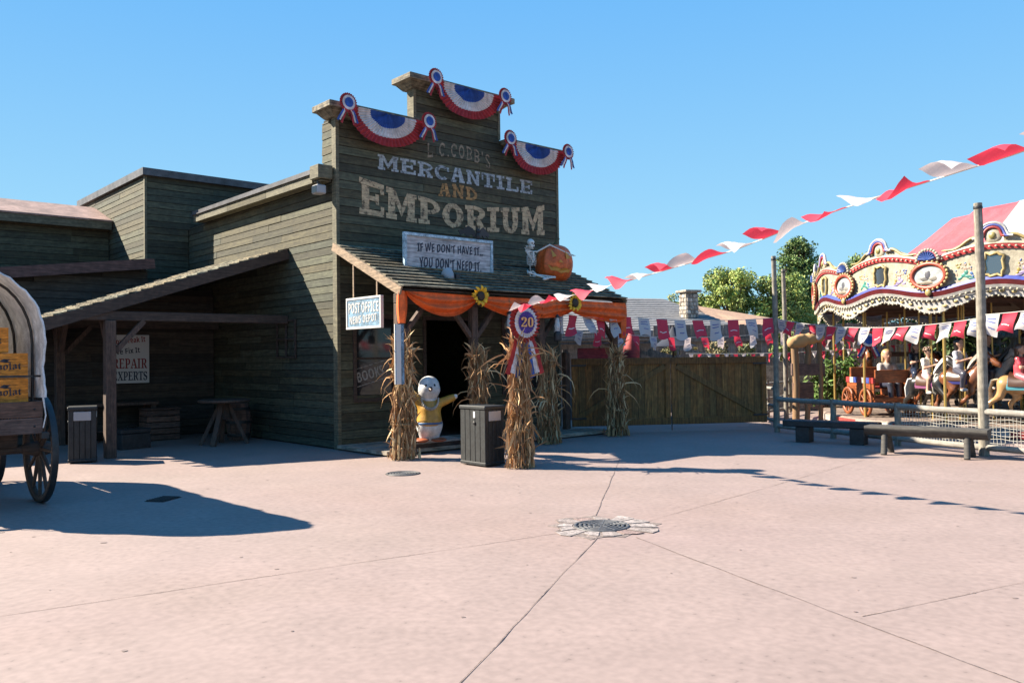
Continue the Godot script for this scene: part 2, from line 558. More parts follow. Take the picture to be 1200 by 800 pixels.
# ------------------------------------------------------------------ the ground
func build_ground() -> void:
	var mb := MB.new()
	var xs := []
	var x := -14.0
	while x <= 22.01:
		xs.append(x); x += 0.45
	xs = [-600.0, -150.0, -60.0, -30.0] + xs + [32.0, 60.0, 150.0, 600.0]
	var zs := []
	x = -12.0
	while x <= 20.01:
		zs.append(x); x += 0.45
	zs = [-600.0, -150.0, -60.0, -25.0] + zs + [40.0, 90.0, 300.0, 600.0]
	var f := FastNoiseLite.new()
	f.seed = 3; f.frequency = 0.16; f.fractal_octaves = 4
	var g := FastNoiseLite.new()
	g.seed = 9; g.frequency = 0.5; g.fractal_octaves = 3
	var col := func(p: float, q: float) -> Color:
		var a := f.get_noise_2d(p, q)
		var b := g.get_noise_2d(p, q)
		var k := 1.0 + 0.045 * a + 0.025 * b
		return Color(k, k * (1.0 + 0.06 * a), k * (1.0 + 0.08 * a + 0.03 * b))
	for i in xs.size() - 1:
		for j in zs.size() - 1:
			var c := [[xs[i], zs[j]], [xs[i], zs[j + 1]], [xs[i + 1], zs[j + 1]], [xs[i + 1], zs[j]]]
			for k in [0, 2, 1, 0, 3, 2]:
				mb.v.append(Vector3(c[k][0], 0, c[k][1])); mb.n.append(Vector3.UP); mb.c.append(col.call(c[k][0], c[k][1]))
	mat("concrete", Color(0.226, 0.17, 0.152), 0.82, "concrete", 0.23, 0.12, {"vc": true})
	var o := ground_piece("ground", mb, M.concrete)
	# saw-cut joints of the slabs, filled and a little uneven
	mat("joint", Color(0.155, 0.114, 0.1), 0.9, "speck", 2.0)
	mat("joint_pale", Color(0.194, 0.144, 0.127), 0.9, "speck", 2.0)
	for l in [[-1.62, 8.03, 2.6, 4.75, 0.014, "joint"], [-2.25, 8.66, -6.15, 11.02, 0.012, "joint"], [-2.05, 8.95, -3.85, 13.9, 0.012, "joint"], [-2.87, 11.51, 2.5, 13.0, 0.01, "joint_pale"],
			[-2.4, 8.3, -9.0, 7.15, 0.011, "joint_pale"], [-1.45, 8.55, 5.0, 7.8, 0.01, "joint_pale"], [-9.0, 7.15, -14.0, 6.3, 0.01, "joint_pale"]]:
		var p := Vector3(l[0], 0.004, l[1])
		var q := Vector3(l[2], 0.004, l[3])
		var side := (q - p).cross(Vector3.UP).normalized()
		var n := int(p.distance_to(q) / 0.25)
		var jb := MB.new()
		var la := p
		var lw: float = l[4] * 0.5
		for i in range(1, n + 1):
			var w: float = l[4] * (0.15 + 0.3 * rng.randf())
			var e := p.lerp(q, float(i) / n) + side * rng.randf_range(-0.008, 0.008)
			jb.quad(la + side * lw, e + side * w, e - side * w, la - side * lw)
			la = e; lw = w
		part(o, "slab_joint", jb, M[l[5]])
	# old gum and oil spots trodden into the paving
	var spots := MB.new()
	for i in 110:
		var at := Vector3(rng.randf_range(-9, 7), 0.003, rng.randf_range(1.5, 13.5))
		var r := rng.randf_range(0.006, 0.022) * (2.2 if i % 17 == 0 else 1.0)
		var tone := rng.randf_range(0.68, 0.93)
		spots.col = Color(0.226, 0.17, 0.152) * tone
		var ring := []
		for j in 9: ring.append(at + Vector3(cos(TAU * j / 9), 0, sin(TAU * j / 9)) * r * rng.randf_range(0.7, 1.2))
		for j in 9: spots.tri(at, ring[(j + 1) % 9], ring[j])
	part(o, "gum_spots", spots, M.plain).set_meta("kind", "stuff")
	# round drain in a patch of relaid stones
	var dc := Vector3(-1.9, 0, 8.38)
	var patch := MB.new()
	var poly := PackedVector2Array()
	for i in 22:
		var a := TAU * i / 22
		var r := 0.52 + 0.07 * sin(i * 3.7) + 0.05 * sin(i * 7.1)
		poly.append(Vector2(cos(a) * r, sin(a) * r))
	mat("mortar_patch", Color(0.17, 0.135, 0.12), 0.9, "speck", 2.0)
	patch.slab(poly, 0.004, Transform3D(Basis(Vector3.RIGHT, Vector3.BACK, Vector3.UP).scaled(Vector3.ONE), dc))
	var dr := thing("stormwater_drain", "round iron drain cover set in a ring of pale relaid stones", "drain", dc)
	patch.v = Transform3D(Basis.IDENTITY, -dc) * patch.v
	part(dr, "mortar_bed", patch, M.mortar_patch)
	var stones := [mat("stone_pale", Color(0.25, 0.215, 0.2), 0.85, "speck", 1.6, 0.2), mat("stone_pink", Color(0.2, 0.14, 0.125), 0.85, "speck", 1.6, 0.2), mat("stone_grey", Color(0.215, 0.18, 0.165), 0.85, "speck", 1.6, 0.2)]
	for i in 13:
		var a0 := TAU * (i + 0.06 + rng.randf() * 0.06) / 13
		var a1 := TAU * (i + 0.86 + rng.randf() * 0.1) / 13
		var r1 := 0.42 + rng.randf() * 0.16
		var r2 := r1 + rng.randf_range(-0.12, 0.1)
		var sp := PackedVector2Array([Vector2.from_angle(a0) * 0.295, Vector2.from_angle((a0 + a1) / 2) * 0.293, Vector2.from_angle(a1) * 0.295, Vector2.from_angle(a1) * r2, Vector2.from_angle((a0 + a1) / 2) * (r1 + r2) * 0.52, Vector2.from_angle(a0) * r1])
		var sb := MB.new()
		sb.slab(sp, 0.003 + rng.randf() * 0.003, Transform3D(Basis(Vector3.RIGHT, Vector3.BACK, Vector3.UP), Vector3(0, 0.005, 0)))
		part(dr, "stone", sb, stones[[0, 0, 2, 1, 2, 0, 0][i % 7]])
	var cb := MB.new()
	cb.lathe([[0.0, 0.005], [0.27, 0.005]], 40)
	part(dr, "pit", cb, M.black)
	for r in [0.075, 0.125, 0.17, 0.215, 0.265]:
		var rb := MB.new()
		rb.lathe([[r - 0.014, 0.006], [r - 0.012, 0.018], [r + 0.012, 0.018], [r + 0.014, 0.006]], 40)
		part(dr, "ring_bar", rb, M.manhole)
	for i in 10:
		var sb := MB.new()
		var a := TAU * i / 10
		sb.bar(Vector3(cos(a) * 0.0, 0.014, 0), Vector3(cos(a) * 0.27, 0.014, sin(a) * 0.27), 0.014, 0.01)
		part(dr, "spoke_bar", sb, M.manhole)
	# small drain by the porch
	var d2 := thing("stormwater_drain", "small round slotted drain cover flush with the paving before the porch", "drain", Vector3(-1.05, 0, 3.67))
	var b2 := MB.new()
	b2.lathe([[0.0, 0.004], [0.26, 0.004]], 36)
	part(d2, "pit", b2, M.black)
	for r in [0.03, 0.07, 0.11, 0.15, 0.19, 0.235]:
		var rb := MB.new()
		rb.lathe([[r - 0.014, 0.005], [r - 0.011, 0.013], [r + 0.011, 0.013], [r + 0.014, 0.005]], 36)
		part(d2, "ring_bar", rb, M.manhole)
	# oblong grate in the wagon's shadow
	var d3 := thing("gully_grate", "small oblong iron grate lying in the shadow of the wagon", "grate", Vector3(-4.44, 0, 3.4), 0.6)
	var b3 := MB.new()
	b3.box(Vector3(0, 0.006, 0), Vector3(0.36, 0.006, 0.26))
	part(d3, "pit", b3, M.black)
	for i in 7:
		var gb := MB.new()
		gb.box(Vector3(-0.15 + i * 0.05, 0.014, 0), Vector3(0.02, 0.01, 0.24))
		part(d3, "bar", gb, M.iron)


# ------------------------------------------------------------------ board walls
func siding(parent: Node, o: Vector3, u: Vector3, nrm: Vector3, spans: Callable, y0: float, y1: float, rh: float, mats: Array, lap := 0.014, lmin := 1.6, lmax := 3.4) -> void:
	var y := y0
	while y < y1 - 0.02:
		var h := minf(rh, y1 - y)
		for s in spans.call(y + h / 2):
			var a: float = s[0]
			while a < s[1] - 0.01:
				var e: float = minf(s[1], a + rng.randf_range(lmin, lmax))
				if s[1] - e < 0.5: e = s[1]
				var mb := MB.new()
				var j := rng.randf_range(-0.004, 0.004)
				var ya := rng.randf_range(-0.003, 0.003)
				var yb := rng.randf_range(-0.003, 0.003)
				var k := []
				for p in [[a + 0.002, -0.022], [a + 0.002, lap + j], [e - 0.002, lap + j], [e - 0.002, -0.022]]:
					k.append(o + u * p[0] + nrm * p[1] + Vector3.UP * (y + 0.009 + (ya if p[0] < a + 0.1 else yb)))
				for p in [[a + 0.002, -0.022], [a + 0.002, lap * 0.45 + j], [e - 0.002, lap * 0.45 + j], [e - 0.002, -0.022]]:
					k.append(o + u * p[0] + nrm * p[1] + Vector3.UP * (y + h - 0.002))
				if u.cross(Vector3.UP).dot(nrm) < 0:
					k = [k[3], k[2], k[1], k[0], k[7], k[6], k[5], k[4]]
				mb.hexa(k)
				part(parent, "board", mb, mats[rng.randi() % mats.size()])
				a = e
		y += rh


func box_part(parent: Node, called: String, at: Vector3, size: Vector3, m: Material, ch := 0.0, label := "") -> MeshInstance3D:
	var b := MB.new()
	if ch > 0: b.cbox(at, size, ch)
	else: b.box(at, size)
	return part(parent, called, b, m, label)


func span_box(parent: Node, called: String, lo: Vector3, hi: Vector3, m: Material, ch := 0.0) -> MeshInstance3D:
	return box_part(parent, called, (lo + hi) / 2, hi - lo, m, ch)


func build_emporium() -> void:
	var e := thing("emporium_building", "dark boarded western store with stepped false front and painted lettering", "building")
	# openings: [x0, x1, y0, y1]
	var holes := [[0.4, 1.35, 0.95, 2.5], [2.05, 3.3, 0.1, 2.5], [4.2, 5.4, 0.95, 2.5]]
	var front := func(y: float) -> Array:
		if y > 6.4: return [[1.83, 4.13]]
		var out := []
		var a := 0.06
		for h in holes:
			if y > h[2] and y < h[3]:
				out.append([a, h[0]]); a = h[1]
		out.append([a, 5.9])
		return out
	siding(e, Vector3.ZERO, Vector3.RIGHT, Vector3.BACK, front, 0.02, 7.3, 0.165, M.olive, 0.012, 1.8, 4.2)
	# what the boards are nailed to
	for s in [[0, 0.4, 0, 6.4], [1.35, 2.05, 0, 6.4], [3.3, 4.2, 0, 6.4], [5.4, 5.96, 0, 6.4], [0.4, 1.35, 0, 0.95], [4.2, 5.4, 0, 0.95], [0.4, 1.35, 2.5, 6.4], [2.05, 3.3, 2.5, 6.4], [4.2, 5.4, 2.5, 6.4], [1.83, 4.13, 6.4, 7.3]]:
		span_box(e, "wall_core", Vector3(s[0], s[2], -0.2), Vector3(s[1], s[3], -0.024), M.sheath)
	# corner boards; the left one and the returns of the false front catch the sun
	span_box(e, "corner_board", Vector3(-0.014, 0, -0.13), Vector3(0.058, 6.36, 0.022), M.trim)
	span_box(e, "corner_board", Vector3(5.902, 0, -0.13), Vector3(5.975, 6.36, 0.022), M.trim)
	span_box(e, "corner_board", Vector3(1.8, 6.56, -0.2), Vector3(1.87, 7.28, 0.022), M.trim)
	span_box(e, "corner_board", Vector3(4.09, 6.56, -0.2), Vector3(4.16, 7.28, 0.022), M.trim)
	var rt := func(_y: float) -> Array: return [[0.13, 0.5]]
	siding(e, Vector3(-0.001, 0, 0), Vector3.FORWARD, Vector3.LEFT, rt, 5.36, 6.3, 0.15, M.olive)
	span_box(e, "wall_core", Vector3(0.03, 5.3, -0.5), Vector3(0.2, 6.36, -0.201), M.sheath)
	# cornices, boxed caps with a cove below
	for c in [[-0.27, 1.79, 6.36], [4.17, 6.2, 6.36], [1.56, 4.4, 7.28]]:
		span_box(e, "cornice_cap", Vector3(c[0], c[2] + 0.08, -0.42), Vector3(c[1], c[2] + 0.2, 0.26), M.cornice, 0.012)
		var cb := MB.new()
		var lo := [Vector3(c[0] + 0.2, c[2] - 0.04, 0.03), Vector3(c[1] - 0.2, c[2] - 0.04, 0.03), Vector3(c[1] - 0.2, c[2] - 0.04, -0.3), Vector3(c[0] + 0.2, c[2] - 0.04, -0.3)]
		var hi := [Vector3(c[0] + 0.06, c[2] + 0.079, 0.2), Vector3(c[1] - 0.06, c[2] + 0.079, 0.2), Vector3(c[1] - 0.06, c[2] + 0.079, -0.38), Vector3(c[0] + 0.06, c[2] + 0.079, -0.38)]
		cb.hexa(lo + hi)
		part(e, "cornice_cove", cb, M.cornice)
	# left side wall
	var sidew := func(_y: float) -> Array: return [[0.13, 8.0]]
	siding(e, Vector3.ZERO, Vector3.FORWARD, Vector3.LEFT, sidew, 0.02, 5.09, 0.148, M.olive)
	span_box(e, "wall_core", Vector3(0.024, 0, -8.0), Vector3(0.2, 5.13, -0.201), M.sheath)
	span_box(e, "rear_wall", Vector3(0.2, 0, -8.2), Vector3(5.76, 5.05, -8.0), M.trim)
	span_box(e, "right_wall", Vector3(5.76, 0, -8.2), Vector3(5.95, 5.05, -0.201), M.trim)
	# a low gabled roof behind the false front, its eave boxed
	for s in [[-0.3, 2.98, 5.285, 6.1], [5.97, 2.98, 5.34, 6.1]]:
		var rb := MB.new()
		var k := [Vector3(s[0], s[2], -0.21), Vector3(s[1], s[3], -0.21), Vector3(s[1], s[3], -6.35), Vector3(s[0], s[2], -6.35)]
		var t := []
		for p in k: t.append(p + Vector3(0, 0.07, 0))
		rb.hexa(k + t)
		part(e, "roof", rb, M.metalroof)
	for i in 3:
		var z := -0.4 - i * 1.96
		span_box(e, "fascia_board", Vector3(-0.29, 5.09, z - 1.95), Vector3(-0.26, 5.25, z), [M.trim, M.olive[3], M.trim][i])
	span_box(e, "drip_edge", Vector3(-0.33, 5.252, -6.33), Vector3(-0.24, 5.28, -0.4), M.metalroof)
	span_box(e, "soffit", Vector3(-0.259, 5.1, -6.3), Vector3(-0.03, 5.12, -0.131), M.trim)
	span_box(e, "eave_box", Vector3(-0.34, 5.14, -0.399), Vector3(-0.03, 5.4, -0.06), M.trim, 0.01)
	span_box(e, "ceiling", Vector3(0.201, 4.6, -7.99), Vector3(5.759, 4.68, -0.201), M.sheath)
	# windows and the open doorway
	for h in [holes[0], holes[2]]:
		var w := Node3D.new()
		w.name = "window"
		e.add_child(w, true)
		span_box(w, "pane", Vector3(h[0], h[2], -0.1), Vector3(h[1], h[3], -0.09), M.glass)
		for f in [[h[0] - 0.07, h[0], h[2] - 0.07, h[3] + 0.09], [h[1], h[1] + 0.07, h[2] - 0.07, h[3] + 0.09]]:
			span_box(w, "frame", Vector3(f[0], f[2], -0.09), Vector3(f[1], f[3], 0.035), M.darkbeam)
		span_box(w, "frame", Vector3(h[0], h[3], -0.09), Vector3(h[1], h[3] + 0.09, 0.03), M.darkbeam)
		span_box(w, "frame", Vector3(h[0], h[2] - 0.07, -0.09), Vector3(h[1], h[2], 0.05), M.darkbeam)
		span_box(w, "mullion", Vector3(h[0], 1.7, -0.088), Vector3(h[1], 1.74, -0.05), M.darkbeam)
	letters(e, "lettering", "BOOKS", fr(Vector3(0.5, 1.25, -0.088), Vector3(1, 0.25, 0)), 0.62, 0.2, M.chalk, sans, 0.003)
	var lb := MB.new()
	lb.bar(Vector3(0.48, 1.17, -0.087), Vector3(1.2, 1.35, -0.087), 0.003, 0.012)
	lb.bar(Vector3(0.48, 1.52, -0.087), Vector3(1.2, 1.7, -0.087), 0.003, 0.012)
	part(e, "lettering_rule", lb, M.chalk)
	for x in [1.98, 3.3]:
		span_box(e, "door_frame", Vector3(x, 0.0, -0.15), Vector3(x + 0.07, 2.57, 0.04), M.darkbeam)
	span_box(e, "door_frame", Vector3(2.05, 2.5, -0.15), Vector3(3.3, 2.57, 0.035), M.darkbeam)
	# painted name, letter by letter: heavy slab letters, each bent to its line
	# [word, x0, x1, bottom at the ends, bottom in the middle, top at the ends, top in the middle, paint, stem]
	for w in [["EMPORIUM", 0.5, 5.5, 4.54, 4.47, 5.25, 4.99, M.l_emporium, 0.3], ["MERCANTILE", 0.93, 5.12, 5.46, 5.45, 5.76, 5.76, M.l_mercantile, 0.27], ["AND", 2.42, 3.47, 5.1, 5.12, 5.36, 5.41, M.l_and, 0.27], ["L.C.COBB'S", 2.14, 3.86, 5.86, 5.98, 6.16, 6.28, M.l_cobb, 0.16]]:
		var wid := []
		var tot := 0.0
		for ch in w[0]:
			var k := 1.0
			if ch in ".'": k = 0.3
			elif ch == "I": k = 0.62
			elif ch == "M": k = 1.3
			wid.append(k)
			tot += k
		var gap := 0.06 if w[0] == "L.C.COBB'S" else 0.05
		var unit: float = (w[2] - w[1] - gap * (w[0].length() - 1)) / tot
		var x: float = w[1]
		for i in w[0].length():
			var lw: float = wid[i] * unit
			var mb := MB.new()
			for poly in slab_glyph(w[0][i], w[8]):
				var pts := []
				for p in poly:
					var q := Vector2(p[0] + rng.randf_range(-0.012, 0.012), p[1] + rng.randf_range(-0.012, 0.012))
					var gx := x + q.x * lw
					var m: float = (gx - w[1]) / (w[2] - w[1]) * 2 - 1
					var lo: float = lerpf(w[4], w[3], m * m)
					var hi: float = lerpf(w[6], w[5], m * m)
					pts.append(Vector3(gx, lerpf(lo, hi, q.y), 0.0165))
				var back := Vector3(0, 0, -0.003)
				var c := Vector3.ZERO
				for p in pts: c += p / pts.size()
				for k in pts.size():
					mb.tri(c, pts[k], pts[(k + 1) % pts.size()])
					mb.quad(pts[(k + 1) % pts.size()], pts[k], pts[k] + back, pts[(k + 1) % pts.size()] + back)
			part(e, "painted_letter", mb, w[7])
			x += lw + gap


func arc_band(cx: float, cy: float, rx: float, ry: float, tx: float, ty: float, a0: float, a1: float, n: int) -> Array:
	var out := []
	for i in n:
		var p := deg_to_rad(lerpf(a0, a1, float(i) / n))
		var q := deg_to_rad(lerpf(a0, a1, float(i + 1) / n))
		out.append([[cx + cos(p) * (rx - tx), cy + sin(p) * (ry - ty)], [cx + cos(p) * rx, cy + sin(p) * ry], [cx + cos(q) * rx, cy + sin(q) * ry], [cx + cos(q) * (rx - tx), cy + sin(q) * (ry - ty)]])
	return out


func slab_glyph(ch: String, s: float) -> Array:
	# anticlockwise polygons in the unit square, s the stem's width; pieces abut and never overlap
	var h := 0.17  # slab height
	var r := func(x0: float, y0: float, x1: float, y1: float) -> Array: return [[x0, y0], [x1, y0], [x1, y1], [x0, y1]]
	match ch:
		"E":
			return [r.call(0.0, 0.0, 1.0, h), r.call(0.0, 1 - h, 1.0, 1.0), r.call(0.1, h, 0.1 + s, 1 - h), r.call(0.1 + s, 0.43, 0.66, 0.57), r.call(0.66, 0.34, 0.8, 0.66), r.call(0.86, h, 1.0, h + 0.14), r.call(0.86, 0.86 - h, 1.0, 1 - h)]
		"L":
			return [r.call(0.0, 0.0, 1.0, h), r.call(0.0, 1 - h, 0.2 + s, 1.0), r.call(0.1, h, 0.1 + s, 1 - h), r.call(0.84, h, 1.0, h + 0.2)]
		"I":
			return [r.call(0.0, 0.0, 1.0, h), r.call(0.0, 1 - h, 1.0, 1.0), r.call(0.5 - s * 0.75, h, 0.5 + s * 0.75, 1 - h)]
		"T":
			return [r.call(0.2, 0.0, 0.8, h), r.call(0.0, 1 - h, 1.0, 1.0), r.call(0.5 - s / 2, h, 0.5 + s / 2, 1 - h), r.call(0.0, 0.66 - h, 0.14, 1 - h), r.call(0.86, 0.66 - h, 1.0, 1 - h)]
		"M":
			var m := s * 0.78
			return [r.call(0.0, 0.0, 0.34, h), r.call(0.66, 0.0, 1.0, h), r.call(0.06, h, 0.06 + m, 1 - h), r.call(0.94 - m, h, 0.94, 1 - h), r.call(0.0, 1 - h, 0.06 + m, 1.0), r.call(0.94 - m, 1 - h, 1.0, 1.0),
				[[0.06 + m, 0.62], [0.5, 0.12], [0.5, 0.48], [0.06 + m, 1.0]], [[0.5, 0.12], [0.94 - m, 0.62], [0.94 - m, 1.0], [0.5, 0.48]]]
		"N":
			var m := s * 0.8
			return [r.call(0.0, 0.0, 0.36, h), r.call(0.08, h, 0.08 + m, 1 - h), r.call(0.0, 1 - h, 0.08 + m, 1.0), r.call(0.62, 1 - h, 1.0, 1.0), r.call(0.92 - m, 0.0, 0.92, 1 - h), [[0.08 + m, 0.66], [0.92 - m, 0.0], [0.92 - m, 0.34], [0.08 + m, 1.0]]]
		"A":
			return [r.call(0.0, 0.0, 0.38, h), r.call(0.6, 0.0, 1.0, h), [[0.08, h], [0.26, h], [0.5, 0.82], [0.5, 1.0], [0.32, 1.0]], [[0.64, h], [0.94, h], [0.7, 1.0], [0.5, 1.0], [0.5, 0.82]], [[0.335, 0.38], [0.585, 0.38], [0.555, 0.52], [0.385, 0.52]]]
		"P", "R", "B":
			var out := [r.call(0.0, 1 - h, 0.1 + s, 1.0), r.call(0.1, h, 0.1 + s, 1 - h), r.call(0.0, 0.0, 0.2 + s, h)]
			out += arc_band(0.1 + s, 0.7, 0.9 - s, 0.3, s * 0.95, 0.14, -90, 90, 7)
			if ch == "R": out += [[[0.5, 0.42], [0.62, 0.16], [0.94, 0.16], [0.76, 0.42]], r.call(0.62, 0.0, 1.0, 0.16)]
			if ch == "B":
				out += arc_band(0.1 + s, 0.28, 0.9 - s, 0.28, s * 0.95, 0.13, -90, 62, 7)
			return out
		"D":
			return [r.call(0.0, 1 - h, 0.1 + s, 1.0), r.call(0.1, h, 0.1 + s, 1 - h), r.call(0.0, 0.0, 0.1 + s, h)] + arc_band(0.1 + s, 0.5, 0.9 - s, 0.5, s * 0.95, h, -90, 90, 9)
		"O":
			return arc_band(0.5, 0.5, 0.5, 0.5, s * 1.05, 0.19, 0, 360, 16)
		"C":
			return arc_band(0.52, 0.5, 0.52, 0.5, s * 1.05, 0.18, 48, 312, 12) + [r.call(0.86, 0.62, 1.0, 0.9)]
		"U":
			return arc_band(0.5, 0.42, 0.4, 0.42, s * 0.95, 0.2, 180, 360, 9) + [r.call(0.1, 0.42, 0.1 + s * 0.95, 1 - h), r.call(0.9 - s * 0.95, 0.42, 0.9, 1 - h), r.call(0.0, 1 - h, 0.44, 1.0), r.call(0.56, 1 - h, 1.0, 1.0)]
		"S":
			return arc_band(0.5, 0.74, 0.44, 0.26, s * 1.1, 0.13, 30, 270, 9) + arc_band(0.5, 0.26, 0.46, 0.26, s * 1.1, 0.13, -150, 90, 9)
		".":
			return [r.call(0.2, 0.0, 0.9, 0.14)]
		"'":
			return [[[0.3, 0.68], [0.6, 0.68], [0.9, 1.0], [0.2, 1.0]]]
	return []


func build_porch() -> void:
	var e: Node3D = get_node("emporium_building")
	var n := 13
	var s := Vector3(0, 2.92 - 3.88, 2.2)
	var len_ := s.length() / n
	var d := s.normalized()
	var up := Vector3(0, d.z, -d.y).normalized()
	if up.y < 0: up = -up
	for i in n:  # overlapping roof planks, laid along the front in two or three lengths
		var cuts := [-0.06, rng.randf_range(1.5, 2.3), rng.randf_range(3.4, 4.4), 5.76]
		for q in 3:
			var mb := MB.new()
			var a := Vector3(0, 3.88, 0.03) + d * (i * len_) + up * 0.012
			var b := Vector3(0, 3.88, 0.03) + d * ((i + 1) * len_ + 0.04) + up * (0.05 + rng.randf() * 0.012)
			var x0: float = cuts[q] + 0.003 + (rng.randf_range(-0.02, 0.01) if q == 0 else 0.0)
			var x1: float = cuts[q + 1] - 0.003
			var k := [Vector3(x0, 0, 0) + b - up * 0.028, Vector3(x1, 0, 0) + b - up * 0.028, Vector3(x1, 0, 0) + a - up * 0.02, Vector3(x0, 0, 0) + a - up * 0.02]
			var t := [Vector3(x0, 0, 0) + b, Vector3(x1, 0, 0) + b, Vector3(x1, 0, 0) + a, Vector3(x0, 0, 0) + a]
			mb.hexa(k + t)
			part(e, "porch_roof_plank", mb, M.roofplank[rng.randi() % 5])
	var under := MB.new()
	under.hexa([Vector3(-0.05, 2.875, 2.2), Vector3(5.74, 2.875, 2.2), Vector3(5.74, 3.845, 0.03), Vector3(-0.05, 3.845, 0.03), Vector3(-0.05, 2.9, 2.2), Vector3(5.74, 2.9, 2.2), Vector3(5.74, 3.87, 0.03), Vector3(-0.05, 3.87, 0.03)])
	part(e, "porch_roof_boarding", under, M.darkbeam)
	for x in [-0.09, 5.73]:
		var rb := MB.new()
		rb.bar(Vector3(x, 3.84, 0.02), Vector3(x, 2.845, 2.26), 0.035, 0.15, Vector3.UP)
		part(e, "porch_rake_board", rb, M.fascia)
	for x in [0.05, 1.15, 2.25, 3.4, 4.5, 5.6]:
		var rb := MB.new()
		rb.bar(Vector3(x, 3.80, 0.03), Vector3(x, 2.87, 2.12), 0.06, 0.09, Vector3.UP)
		part(e, "porch_rafter", rb, M.darkbeam)
	span_box(e, "porch_beam", Vector3(-0.02, 2.66, 1.92), Vector3(5.72, 2.83, 2.06), M.darkbeam, 0.01)
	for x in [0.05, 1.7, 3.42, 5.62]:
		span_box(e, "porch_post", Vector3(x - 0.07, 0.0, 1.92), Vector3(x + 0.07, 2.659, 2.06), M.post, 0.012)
		for g in [-1, 1]:
			if (x < 0.1 and g < 0) or (x > 5.5 and g > 0): continue
			var bb := MB.new()
			bb.bar(Vector3(x + g * 0.07, 2.1, 1.99), Vector3(x + g * 0.55, 2.66, 1.99), 0.08, 0.09, Vector3.BACK)
			part(e, "porch_brace", bb, M.post)
	# the boardwalk
	for i in 10:
		span_box(e, "deck_plank", Vector3(-0.05, 0.03, 0.03 + i * 0.17), Vector3(5.75, 0.09 + rng.randf() * 0.006, 0.195 + i * 0.17), M.deckplank[rng.randi() % 4])


